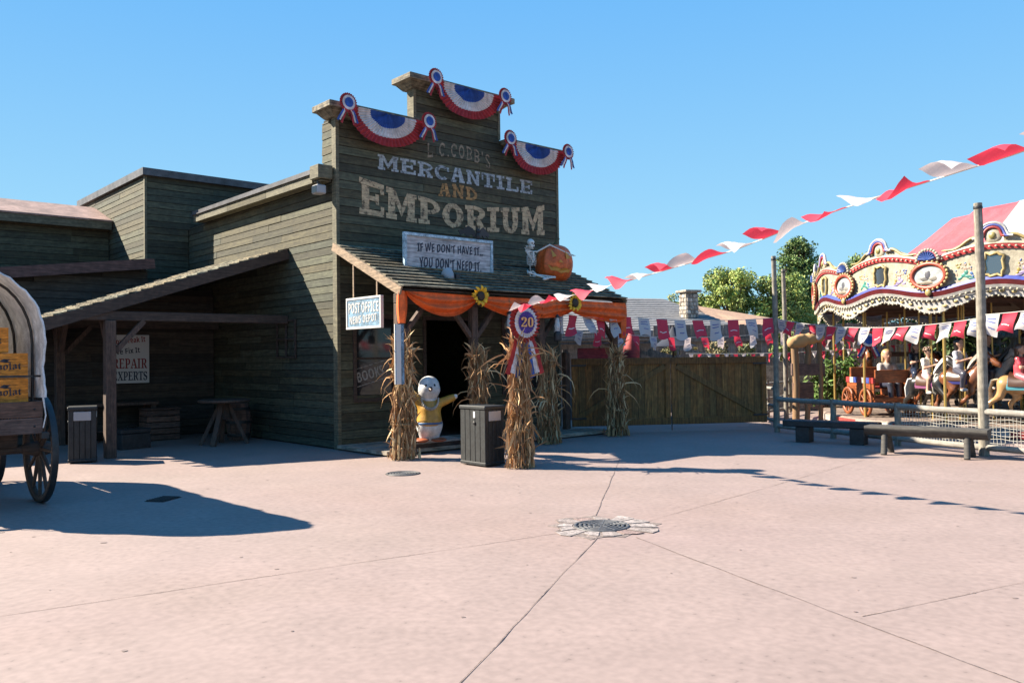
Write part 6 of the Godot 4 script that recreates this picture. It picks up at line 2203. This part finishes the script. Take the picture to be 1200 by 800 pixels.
func horse_shape(pose: int) -> Dictionary:
	if horse_mesh.has(pose): return horse_mesh[pose]
	var b := MB.new()
	var k := 1.0 if pose == 0 else -1.0
	var bones := [
		[Vector3(-0.36, 1.0, 0), Vector3(0.0, 0.96, 0), 0.21, 0.2], [Vector3(0.0, 0.96, 0), Vector3(0.34, 1.0, 0), 0.2, 0.22],
		[Vector3(0.4, 1.06, 0), Vector3(0.6, 1.42, 0), 0.18, 0.12], [Vector3(0.6, 1.42, 0), Vector3(0.7, 1.58, 0), 0.12, 0.1],
		[Vector3(0.7, 1.58, 0), Vector3(0.98, 1.38, 0), 0.1, 0.065], [Vector3(0.9, 1.4, 0), Vector3(1.02, 1.33, 0), 0.065, 0.055],
		[Vector3(0.66, 1.66, 0.05), Vector3(0.66, 1.75, 0.06), 0.03, 0.012], [Vector3(0.66, 1.66, -0.05), Vector3(0.66, 1.75, -0.06), 0.03, 0.012]]
	for g in [-1.0, 1.0]:
		var f: float = 0.16 * k * g
		bones += [[Vector3(0.36, 0.95, g * 0.11), Vector3(0.52 + f, 0.66, g * 0.12), 0.11, 0.07], [Vector3(0.52 + f, 0.66, g * 0.12), Vector3(0.4 + f * 1.6, 0.42, g * 0.12), 0.055, 0.04], [Vector3(0.4 + f * 1.6, 0.42, g * 0.12), Vector3(0.36 + f * 2, 0.33, g * 0.12), 0.05, 0.055],
			[Vector3(-0.38, 0.98, g * 0.1), Vector3(-0.3 - f, 0.7, g * 0.13), 0.15, 0.09], [Vector3(-0.3 - f, 0.7, g * 0.13), Vector3(-0.52 - f * 1.3, 0.5, g * 0.13), 0.075, 0.05], [Vector3(-0.52 - f * 1.3, 0.5, g * 0.13), Vector3(-0.56 - f * 1.6, 0.27, g * 0.13), 0.045, 0.04], [Vector3(-0.56 - f * 1.6, 0.27, g * 0.13), Vector3(-0.53 - f * 1.6, 0.22, g * 0.13), 0.05, 0.055]]
	body(b, bones, 0.036, 0.07)
	var mane := MB.new()
	for i in 16:
		var t := i / 15.0
		var p := Vector3(0.28, 1.24, 0).lerp(Vector3(0.66, 1.7, 0), t) + Vector3(-0.06 * sin(PI * t), 0, 0)
		for g in [-1, 1]:
			mane.tube([p, p + Vector3(-0.06, 0.01, g * 0.06), p + Vector3(-0.09, -0.14, g * 0.11)], [0.03, 0.03, 0.008], 5, false)
	mane.tube([Vector3(0.66, 1.7, 0), Vector3(0.8, 1.64, 0.0), Vector3(0.84, 1.54, 0)], [0.035, 0.03, 0.008], 5)
	var tail := MB.new()
	for i in 7:
		var z := (i - 3) * 0.02
		tail.tube([Vector3(-0.54, 1.1, z * 0.4), Vector3(-0.68, 1.08, z), Vector3(-0.76, 0.85, z * 1.6), Vector3(-0.72, 0.55, z * 2)], [0.03, 0.035, 0.03, 0.008], 5, false)
	var sad := MB.new()
	var rows := []
	for i in 9:
		var x := -0.26 + 0.5 * i / 8
		var line := PackedVector3Array()
		for j in 13:
			var a := PI * (j / 12.0) * 1.1 - 0.05 * PI
			var r := 0.235 + 0.012 * sin(i * PI / 8)
			line.append(Vector3(x, 0.97 + sin(a) * r + 0.1 * pow(absf(i - 4) / 4.0, 2) * maxf(0, sin(a)), cos(a) * r))
		rows.append(line)
	sad.sheet(rows)
	var blanket := MB.new()
	rows = []
	for i in 7:
		var x := -0.36 + 0.66 * i / 6
		var line := PackedVector3Array()
		for j in 15:
			var a := PI * (j / 14.0) * 1.36 - 0.18 * PI
			line.append(Vector3(x, 0.97 + sin(a) * 0.228, cos(a) * 0.228))
		rows.append(line)
	blanket.sheet(rows)
	var br := MB.new()
	br.tube([Vector3(0.94, 1.36, 0.06), Vector3(0.72, 1.5, 0.11), Vector3(0.4, 1.28, 0.16), Vector3(0.2, 1.25, 0.05)], [0.012], 5)
	br.tube([Vector3(0.94, 1.36, -0.06), Vector3(0.72, 1.5, -0.11), Vector3(0.4, 1.28, -0.16), Vector3(0.2, 1.25, -0.05)], [0.012], 5)
	br.tube([Vector3(0.5, 1.2, 0.14), Vector3(0.6, 1.0, 0.0), Vector3(0.5, 1.2, -0.14)], [0.022], 5)
	horse_mesh[pose] = {"body": b.mesh(), "mane": mane.mesh(), "tail": tail.mesh(), "saddle": sad.mesh(), "saddle_cloth": blanket.mesh(), "bridle": br.mesh()}
	return horse_mesh[pose]


func tinted(lin: Color) -> StandardMaterial3D:
	var key := "tint" + lin.to_html()
	if not M.has(key): mat(key, lin, 0.35, "", 1, 0, {"coat": 0.5})
	return M[key]


func ring_at(deg: float, r: float, y := 0.0) -> Vector3:
	var a := deg_to_rad(deg)
	return CC + Vector3(cos(a) * r, y, sin(a) * r)


func carousel_horse(deg: float, r: float, lift: float, pose: int, hide: Color, hair: Color, cloth: Color, label: String) -> Node3D:
	# facing along the ring, clockwise seen from above
	var a := deg_to_rad(deg)
	var h := thing("carousel_horse", label, "carousel horse", ring_at(deg, r, 0.2 + lift), -a + PI / 2, "carousel horses")
	var s := horse_shape(pose)
	h.scale = Vector3.ONE * 0.82
	var m := {"body": hide, "mane": hair, "tail": hair, "saddle": Color(0.06, 0.026, 0.014), "saddle_cloth": cloth, "bridle": Color(0.05, 0.03, 0.03)}
	for k in m: part(h, k, s[k], tinted(m[k]))
	var b := MB.new()
	b.tube([Vector3(0.1, -lift / 0.82, 0), Vector3(0.1, (2.6 - lift) / 0.82, 0)], [0.024], 8)
	part(h, "pole", b, M.brass)
	return h


func build_carousel() -> void:
	var c := thing("carousel", "ornate carousel with painted rounding boards and a red and white canopy", "carousel", CC)
	var p := rounding_panel(c)
	# panel 0 faces an angle such that a cartouche sits where the photograph has one
	var d0 := 193.0 - 180.0 / PANELS
	for i in PANELS:
		var q: Node3D = p
		if i > 0:
			q = p.duplicate()
			c.add_child(q, true)
		q.rotation.y = -deg_to_rad(d0 + i * 360.0 / PANELS)
	var b := MB.new()
	b.lathe([[6.4, 0.0], [6.45, 0.02], [6.45, 0.17], [6.4, 0.2], [0.0, 0.2]], 64)
	mat("deckfloor", Color(0.2, 0.15, 0.12), 0.7, "wood", 0.4, 0.2)
	part(c, "platform", b, M.deckfloor)
	for i in 32:
		b = MB.new()
		b.col = Color(0.5, 0.07, 0.06) if i % 2 else Color(0.55, 0.5, 0.45)
		var l := PackedVector3Array(); var h := PackedVector3Array()
		for j in 4:
			var t := TAU * (i + j / 3.0) / 32
			l.append(Vector3(cos(t), 0, sin(t)) * 6.46 + Vector3(0, 0.03, 0)); h.append(Vector3(cos(t), 0, sin(t)) * 6.46 + Vector3(0, 0.165, 0))
		b.sheet([l, h])
		part(c, "rim_plate", b, M.paint)
	# canopy, alternating gores
	var prof := [[6.3, 3.55], [5.4, 3.72], [4.45, 4.1], [3.8, 4.6], [3.2, 5.1], [2.1, 5.3], [1.0, 5.6], [0.05, 6.1]]
	for i in 16:
		b = MB.new()
		var rows := []
		for q in prof:
			var line := PackedVector3Array()
			for j in 6:
				var u := j / 5.0
				var t := TAU * (i + u - 0.4) / 16
				var sag := 1 - 0.02 * sin(PI * u)
				line.append(Vector3(cos(t) * q[0] * sag, q[1] - 0.1 * sin(PI * u) * minf(q[0] / 3.0, 1), sin(t) * q[0] * sag))
			rows.append(line)
		b.sheet(rows)
		part(c, "canopy_gore", b, M.canopy_red if (i + 3) % 4 < 2 else M.canopy_white)
	b = MB.new()
	b.lathe([[6.15, 2.86], [6.0, 2.9], [3.0, 2.95], [1.6, 2.95]], 48)
	mat("ceilwood", Color(0.1, 0.05, 0.03), 0.6, "wood", 0.5, 0.2)
	part(c, "ceiling", b, M.ceilwood)
	for i in 16:
		b = MB.new()
		var t := deg_to_rad(d0 + (i + 0.5) * 22.5)
		b.bar(Vector3(cos(t) * 1.5, 2.84, sin(t) * 1.5), Vector3(cos(t) * 6.1, 2.8, sin(t) * 6.1), 0.08, 0.1)
		part(c, "sweep_beam", b, M.ceilwood)
	for i in 12:
		b = MB.new()
		var t := TAU * i / 12
		var t1 := TAU * (i + 1) / 12
		b.quad(Vector3(cos(t1), 0, sin(t1)) * 1.7 + Vector3(0, 0.2, 0), Vector3(cos(t), 0, sin(t)) * 1.7 + Vector3(0, 0.2, 0), Vector3(cos(t), 0, sin(t)) * 1.7 + Vector3(0, 2.3, 0), Vector3(cos(t1), 0, sin(t1)) * 1.7 + Vector3(0, 2.3, 0))
		part(c, "drum_panel", b, M.greyplank[i % 4])
		b = MB.new()
		b.quad(Vector3(cos(t1), 0, sin(t1)) * 1.7 + Vector3(0, 2.3, 0), Vector3(cos(t), 0, sin(t)) * 1.7 + Vector3(0, 2.3, 0), Vector3(cos(t), 0, sin(t)) * 2.6 + Vector3(0, 2.92, 0), Vector3(cos(t1), 0, sin(t1)) * 2.6 + Vector3(0, 2.92, 0))
		part(c, "drum_cornice", b, M.ceilwood)
		b = MB.new()
		b.tube([Vector3(cos(t), 0, sin(t)) * 1.72 + Vector3(0, 0.2, 0), Vector3(cos(t), 0, sin(t)) * 1.72 + Vector3(0, 2.3, 0)], [0.05], 6)
		part(c, "drum_post", b, M.brass)
	for i in 16:
		b = MB.new()
		var t := deg_to_rad(d0 + (i + 0.5) * 22.5)
		b.tube([Vector3(cos(t) * 6.1, 0.2, sin(t) * 6.1), Vector3(cos(t) * 6.1, 2.85, sin(t) * 6.1)], [0.03], 8)
		part(c, "edge_pole", b, M.brass)
		b = MB.new()
		t += deg_to_rad(7)
		b.tube([Vector3(cos(t) * 4.75, 0.2, sin(t) * 4.75), Vector3(cos(t) * 4.75, 2.85, sin(t) * 4.75)], [0.024], 8)
		part(c, "inner_pole", b, M.brass)
	# horses: [degrees on the ring, radius, lift, pose, hide, mane, cloth, label]
	var blk := Color(0.015, 0.014, 0.014)
	for h in [
		[203.0, 5.35, 0.0, 0, blk, Color(0.45, 0.44, 0.43), Color(0.25, 0.08, 0.18), "black carousel horse with a white mane carrying the curly haired child"],
		[194.0, 5.4, 0.12, 1, Color(0.15, 0.05, 0.018), Color(0.25, 0.22, 0.18), Color(0.05, 0.05, 0.2), "chestnut carousel horse next to the nearest pole"],
		[181.0, 5.4, 0.02, 0, Color(0.36, 0.21, 0.09), Color(0.45, 0.38, 0.27), Color(0.1, 0.35, 0.42), "palomino carousel horse with a turquoise saddle cloth"],
		[197.0, 4.1, 0.16, 1, Color(0.35, 0.34, 0.33), Color(0.05, 0.05, 0.05), Color(0.3, 0.03, 0.05), "dapple grey carousel horse in the inner row behind the pole"],
		[208.0, 4.1, 0.1, 0, blk, blk, Color(0.06, 0.16, 0.4), "all black carousel horse in the inner row"],
		[211.5, 5.0, 0.1, 1, Color(0.16, 0.045, 0.015), blk, Color(0.06, 0.13, 0.4), "red brown carousel horse behind the wagon bench"],
		[185.0, 4.1, 0.15, 1, blk, Color(0.1, 0.1, 0.1), Color(0.4, 0.05, 0.08), "black carousel horse in the inner row behind the palomino"],
		[168.0, 5.4, 0.15, 1, Color(0.4, 0.38, 0.35), Color(0.3, 0.25, 0.2), Color(0.4, 0.2, 0.05), "white carousel horse beyond the palomino"],
		[240.0, 5.3, 0.2, 0, Color(0.2, 0.08, 0.03), blk, Color(0.3, 0.05, 0.05), "dark bay carousel horse on the far left of the ring"],
		[225.0, 4.1, 0.1, 1, blk, Color(0.3, 0.3, 0.3), Color(0.2, 0.3, 0.4), "black carousel horse with grey mane behind the chariot"]]:
		carousel_horse(h[0], h[1], h[2], h[3], h[4], h[5], h[6], h[7])
	# chariot built like a little wagon
	var ch := thing("carousel_chariot", "orange brown wagon chariot with spoked wheels on the carousel", "chariot", ring_at(221, 5.5, 0.2), -deg_to_rad(221) + PI / 2)
	var om := mat("chariotwood", Color(0.19, 0.05, 0.012), 0.5, "wood", 0.8, 0.2)
	span_box(ch, "body", Vector3(-0.75, 0.35, -0.42), Vector3(0.75, 0.45, 0.42), om, 0.01)
	for g in [-1, 1]:
		for i in 2:
			span_box(ch, "side_board", Vector3(-0.75, 0.46 + i * 0.17, g * 0.42 - 0.02), Vector3(0.75, 0.62 + i * 0.17, g * 0.42 + 0.02), om, 0.005)
		var vb := MB.new()
		for i in 7:
			vb.col = [Color(0.5, 0.05, 0.05), Color(0.55, 0.53, 0.5), Color(0.06, 0.1, 0.4)][i % 3]
			vb.box(Vector3(-0.66 + i * 0.22, 0.85, g * 0.43), Vector3(0.2, 0.13, 0.05))
		part(ch, "painted_trim", vb, M.paint)
		for x in [-0.5, 0.5]:
			var w := Node3D.new()
			w.name = "wheel"
			ch.add_child(w, true)
			w.position = Vector3(x, 0.34, g * 0.52)
			var wb := MB.new()
			wb.lathe([[0.27, -0.025], [0.335, -0.025], [0.335, 0.025], [0.27, 0.025], [0.27, -0.025]], 24, Vector3.ZERO, Basis(Vector3.RIGHT, PI / 2))
			part(w, "rim", wb, om)
			wb = MB.new()
			wb.lathe([[0.0, -0.06], [0.06, -0.05], [0.06, 0.05], [0.0, 0.06]], 10, Vector3.ZERO, Basis(Vector3.RIGHT, PI / 2))
			part(w, "hub", wb, om)
			for i in 10:
				var t := TAU * i / 10
				wb = MB.new()
				wb.tube([Vector3(cos(t) * 0.05, sin(t) * 0.05, 0), Vector3(cos(t) * 0.28, sin(t) * 0.28, 0)], [0.018], 5)
				part(w, "spoke", wb, om)
	span_box(ch, "seat", Vector3(-0.6, 0.62, -0.39), Vector3(-0.2, 0.68, 0.39), M.redboard, 0.01)
	span_box(ch, "seat_back", Vector3(-0.7, 0.62, -0.39), Vector3(-0.62, 1.15, 0.39), om, 0.01)
	span_box(ch, "front_board", Vector3(0.7, 0.8, -0.4), Vector3(0.76, 1.1, 0.4), om, 0.01)
	# riders
	rider(ring_at(203.0, 5.35, 0.2), 203.0, 0.72, Color(0.55, 0.53, 0.5), Color(0.5, 0.3, 0.33), Color(0.09, 0.045, 0.022), true, "person", "small curly haired child in white shirt riding the black horse")
	rider(ring_at(194.0, 5.4, 0.2 + 0.12), 194.0, 0.78, Color(0.34, 0.34, 0.4), Color(0.05, 0.05, 0.07), Color(0.012, 0.01, 0.01), false, "person", "dark haired child in grey top riding the chestnut horse")
	rider(ring_at(181.0, 5.4, 0.2 + 0.02), 181.0, 0.72, Color(0.5, 0.06, 0.08), Color(0.3, 0.1, 0.12), Color(0.1, 0.05, 0.03), false, "person", "child in red clothes riding the palomino horse")
	rider(ring_at(221.0, 5.5, 0.2 - 0.24) + Vector3(0.1, 0, 0.2), 221.0, 0.95, Color(0.4, 0.38, 0.36), Color(0.04, 0.045, 0.07), Color(0.4, 0.28, 0.13), false, "person", "blond person in a pale top sitting in the wagon chariot", true)
	rider(ring_at(197.0, 4.1, 0.2 + 0.16), 197.0, 0.85, Color(0.03, 0.05, 0.1), Color(0.03, 0.03, 0.05), Color(0.03, 0.018, 0.012), false, "person", "dark haired person in navy clothes riding the dapple grey horse")
	rider(ring_at(208.0, 4.1, 0.2 + 0.1), 208.0, 0.8, Color(0.1, 0.03, 0.03), Color(0.02, 0.02, 0.03), Color(0.06, 0.035, 0.02), false, "person", "person in dark red top on the all black inner horse")
	rider(ring_at(185.0, 4.1, 0.2 + 0.15), 185.0, 0.85, Color(0.12, 0.12, 0.13), Color(0.03, 0.03, 0.04), Color(0.015, 0.012, 0.01), false, "person", "person in charcoal top on the inner black horse behind the palomino")
	rider(ring_at(211.5, 5.0, 0.2 + 0.1), 211.5, 0.75, Color(0.02, 0.02, 0.03), Color(0.02, 0.03, 0.06), Color(0.02, 0.012, 0.01), false, "person", "child in black clothes riding the red brown horse")


func rider(at: Vector3, deg: float, s: float, top: Color, legs: Color, hair: Color, curly: bool, called: String, label: String, seated := false) -> void:
	var r := thing(called, label, "person", at, -deg_to_rad(deg) + PI / 2, "riders on the carousel")
	var hip := Vector3(-0.05, 0.985, 0)
	var v := func(x: float, y: float, z: float) -> Vector3: return hip + Vector3(x, y, z) * s
	var sh := [v.call(0.02, 0.46, -0.17), v.call(0.02, 0.46, 0.17)]
	var el := [v.call(0.12, 0.22, -0.24), v.call(0.12, 0.22, 0.24)]
	var ha := [v.call(0.34, 0.26, -0.06), v.call(0.34, 0.32, 0.06)]
	var kn := [v.call(0.32, -0.1, -0.27), v.call(0.32, -0.1, 0.27)]
	var an := [v.call(0.28, -0.48, -0.3), v.call(0.28, -0.48, 0.3)]
	if seated:
		kn = [v.call(0.42, 0.02, -0.1), v.call(0.42, 0.02, 0.1)]
		an = [v.call(0.45, -0.36, -0.1), v.call(0.45, -0.36, 0.1)]
	var b := MB.new()
	var hd: Vector3 = v.call(0.05, 0.72, 0)
	var bones := [[v.call(0, 0.02, 0), v.call(0.0, 0.24, 0), 0.13 * s, 0.12 * s], [v.call(0, 0.24, 0), v.call(0.01, 0.44, 0), 0.12 * s, 0.12 * s], [v.call(0.02, 0.48, 0), v.call(0.03, 0.6, 0), 0.055 * s, 0.05 * s],
		[hd, v.call(0.04, 0.77, 0), 0.085 * s + 0.012, 0.095 * s + 0.012], [v.call(0.09, 0.66, 0), v.call(0.1, 0.64, 0), 0.05 * s, 0.045 * s], [v.call(0.15, 0.71, 0), v.call(0.16, 0.695, 0), 0.016, 0.018], [v.call(0.03, 0.71, -0.1), v.call(0.02, 0.74, -0.105), 0.018, 0.02], [v.call(0.03, 0.71, 0.1), v.call(0.02, 0.74, 0.105), 0.018, 0.02]]
	for g in 2:
		bones += [[v.call(0.01, 0.44, 0), sh[g], 0.08 * s, 0.06 * s], [sh[g], el[g], 0.052 * s, 0.042 * s], [el[g], ha[g], 0.042 * s, 0.028 * s], [v.call(0, 0.02, -0.08 + 0.16 * g), kn[g], 0.095 * s, 0.068 * s], [kn[g], an[g], 0.064 * s, 0.04 * s], [an[g], an[g] + Vector3(0.14, -0.06, 0) * s, 0.045 * s, 0.035 * s]]
	body(b, bones, 0.022, 0.025)
	for g in 2:  # hands closed on the pole
		var h: Vector3 = ha[g]
		var z := 1.0 if g else -1.0
		var fb := [[h, h + Vector3(0.03, 0.005, -z * 0.012), 0.02, 0.022]]
		for i in 4:
			var y := 0.022 - i * 0.016
			fb += [[h + Vector3(0.035, y, -z * 0.01), h + Vector3(0.06, y, -z * 0.02), 0.0085, 0.008], [h + Vector3(0.06, y, -z * 0.02), h + Vector3(0.055, y, -z * (0.045 - i * 0.003)), 0.008, 0.007]]
		fb += [[h + Vector3(0.01, 0.012, -z * 0.015), h + Vector3(0.03, 0.035, -z * 0.04), 0.009, 0.008]]
		body(b, fb, 0.0065, 0.008)
	part(r, "body", b, M.skin)
	b = MB.new()
	bones = [[v.call(0, 0.0, 0), v.call(0, 0.24, 0), 0.148 * s, 0.14 * s], [v.call(0, 0.24, 0), v.call(0.01, 0.43, 0), 0.14 * s, 0.13 * s]]
	for g in 2: bones += [[v.call(0.01, 0.43, 0), sh[g], 0.095 * s, 0.078 * s], [sh[g], (sh[g] as Vector3).lerp(el[g], 0.6), 0.075 * s, 0.07 * s]]
	body(b, bones, 0.024, 0.025)
	part(r, "shirt", b, tinted(top))
	b = MB.new()
	bones = []
	for g in 2: bones += [[v.call(0, 0.0, -0.08 + 0.16 * g), (v.call(0, 0.02, -0.08 + 0.16 * g) as Vector3).lerp(kn[g], 0.75 if curly else 1.0), 0.118 * s, 0.092 * s]]
	if not curly:
		for g in 2: bones += [[kn[g], (kn[g] as Vector3).lerp(an[g], 0.9), 0.085 * s, 0.062 * s]]
	body(b, bones, 0.024, 0.02)
	part(r, "trousers", b, tinted(legs))
	b = MB.new()
	if curly:
		var g2 := RandomNumberGenerator.new()
		g2.seed = 5
		for i in 70:
			var d := Vector3(g2.randfn() - 0.35, absf(g2.randfn()) + 0.1, g2.randfn()).normalized()
			b.blob(hd + Vector3(-0.015, 0.035, 0) * s + d * 0.115 * (s + 0.1), Vector3.ONE * 0.026, 6)
	else:
		body(b, [[v.call(0.02, 0.78, 0), v.call(0.0, 0.78, 0), 0.1 * s + 0.014, 0.1 * s + 0.014], [v.call(-0.03, 0.76, 0), v.call(-0.06, 0.55, 0), 0.095 * s, 0.06 * s], [v.call(-0.02, 0.74, -0.07), v.call(-0.03, 0.58, -0.08), 0.05 * s, 0.03 * s], [v.call(-0.02, 0.74, 0.07), v.call(-0.03, 0.58, 0.08), 0.05 * s, 0.03 * s]], 0.02, 0.03)
	part(r, "hair", b, tinted(hair))
	for g in [-1, 1]:
		b = MB.new()
		b.blob(v.call(0.135, 0.735, g * 0.04), Vector3(0.008, 0.01, 0.012), 6)
		part(r, "eye", b, M.black)
		b = MB.new()
		b.blob(an[0 if g < 0 else 1] + Vector3(0.06, -0.035, 0) * s, Vector3(0.12, 0.05, 0.05) * s, 8)
		part(r, "shoe", b, M.whitepaint)
	b = MB.new()
	b.blob(v.call(0.142, 0.655, 0), Vector3(0.006, 0.006, 0.022), 6)
	part(r, "mouth", b, tinted(Color(0.3, 0.1, 0.09)))


# ------------------------------------------------------------------ flag lines
func flag_line(label: String, pts: Array, sag: float, n: int, w: float, h: float, wind: Vector3, sd: int, start := 0.0, tri := false) -> void:
	var g := RandomNumberGenerator.new()
	g.seed = sd
	var o := thing("flag_line", label, "bunting", pts[0], 0, "lines of small red and white flags")
	var org: Vector3 = pts[0]
	var segs := []
	var tot := 0.0
	for i in pts.size() - 1:
		segs.append(pts[i].distance_to(pts[i + 1])); tot += segs[i]
	var at := func(u: float) -> Vector3:
		var d := u * tot
		for i in segs.size():
			if d <= segs[i] or i == segs.size() - 1:
				var t: float = clampf(d / segs[i], 0, 1)
				return (pts[i] as Vector3).lerp(pts[i + 1], t) - Vector3(0, 4 * sag * t * (1 - t), 0) - org
			d -= segs[i]
		return Vector3.ZERO
	var line := []
	for i in 49: line.append(at.call(i / 48.0))
	var cb := MB.new()
	cb.col = Color(0.5, 0.48, 0.45)
	cb.tube(line, [0.006], 5, false)
	part(o, "cord", cb, M.plain)
	for i in n:
		var u := start + (1 - start) * (i + 0.3) / n
		var p: Vector3 = at.call(u)
		var q: Vector3 = at.call(minf(1, u + w / tot))
		var red := i % 2 == 1
		var white := Color(0.52, 0.5, 0.5)
		var base := Color(0.6, 0.045, 0.085) if red else white
		var along := (q - p).normalized()
		var hang := (Vector3.DOWN + wind * g.randf_range(0.55, 1.35) + Vector3(g.randfn(), 0, g.randfn()) * 0.16).normalized()
		var nrm := along.cross(hang).normalized()
		var fb := MB.new()
		var rows := []
		var ph := g.randf() * TAU
		var amp := g.randf_range(0.02, 0.06)
		for a in 8:
			var v := a / 7.0
			var row := PackedVector3Array()
			for b in 6:
				var k := b / 5.0
				var kk := 0.5 + (k - 0.5) * (1 - v) if tri else k
				row.append(p.lerp(q, kk) + hang * h * v + nrm * amp * v * (sin(ph + v * 4.5 + k * 2.2) + 0.5 * sin(ph * 2 + k * 5)) + Vector3(0, 0.05 * v * sin(ph + k * 3.0), 0))
			rows.append(row)
		fb.col = base
		fb.sheet(rows)
		var f := part(o, "flag", fb, M.flag)
		if h > 0.25 and not tri:  # printed lines, a few millimetres off the cloth
			for side in [1.0, -1.0]:
				var pb := MB.new()
				pb.col = Color(0.07, 0.1, 0.3) if not red else Color(0.6, 0.55, 0.55)
				for e in ([[1, 1, 4], [2, 1, 4], [4, 2, 4]] if not red else [[4, 1, 4]]):
					var r0: PackedVector3Array = rows[e[0]]
					var r1: PackedVector3Array = rows[e[0] + 1]
					for k in range(e[1], e[2]):
						var off: Vector3 = nrm * 0.004 * side
						var j0 := 0.2 + 0.3 * g.randf()
						pb.quad(r0[k].lerp(r1[k], j0) + off, r0[k + 1].lerp(r1[k + 1], j0) + off, r0[k + 1].lerp(r1[k + 1], j0 + 0.32) + off, r0[k].lerp(r1[k], j0 + 0.32) + off)
				part(f, "print", pb, M.plain).set_meta("kind", "stuff")


func build_flags() -> void:
	var wind := Vector3(-0.35, 0.3, -1.0)
	flag_line("long flag line climbing from the numbered rosette over the plaza", [Vector3(0.6, 2.48, 4.45), Vector3(0.13, 2.5, 5.72), Vector3(-0.24, 2.62, 7.36), Vector3(-0.65, 2.78, 9.14), Vector3(-1.04, 2.97, 10.46), Vector3(-1.43, 3.12, 12.02), Vector3(-1.75, 3.3, 13.3)], 0.0, 23, 0.28, 0.21, Vector3(-2.2, 0.95, -2.0), 61)
	flag_line("flag line with printed flags from the porch to the corner pole", [Vector3(3.5, 2.62, 2.2), Vector3(5.72, 2.55, 2.24), Vector3(8.42, 2.5, 4.22)], 0.07, 14, 0.24, 0.4, Vector3(0.05, 0, 0.1), 62)
	flag_line("flag line strung between the corner pole and the nearest pole", [Vector3(8.42, 2.48, 4.22), Vector3(6.72, 2.25, 8.97)], 0.18, 17, 0.24, 0.32, Vector3(0.25, 0.1, -0.35), 63)
	flag_line("flag line leaving the nearest pole past the carousel", [Vector3(6.72, 2.3, 8.97), Vector3(5.2, 2.9, 13.0)], 0.15, 14, 0.26, 0.36, Vector3(0.2, 0.1, -0.4), 64)
	flag_line("farther flag line hanging behind the gate's left leaf", [Vector3(5.9, 2.35, 0.4), Vector3(13.4, 2.45, 2.6)], 0.25, 15, 0.2, 0.3, Vector3(0.1, 0, 0.1), 65)
	flag_line("low line of tiny pennants along the planted bed", [Vector3(9.8, 1.75, 0.8), Vector3(14.6, 1.95, 4.6)], 0.1, 26, 0.13, 0.2, Vector3(0.05, 0, 0.1), 66, 0.0, true)
	flag_line("small flags strung behind the farther pole by the bushes", [Vector3(11.6, 2.3, 2.6), Vector3(16.5, 2.1, 3.0)], 0.15, 16, 0.17, 0.24, Vector3(0.1, 0, 0.1), 67, 0.0, true)
	var rs := thing("fence_rosette", "striped rosette hung below the flags in front of the chariot", "rosette", ring_at(212, 6.2, 2.0), deg_to_rad(-55))
	rosette(rs, Vector3.ZERO, 0.2)
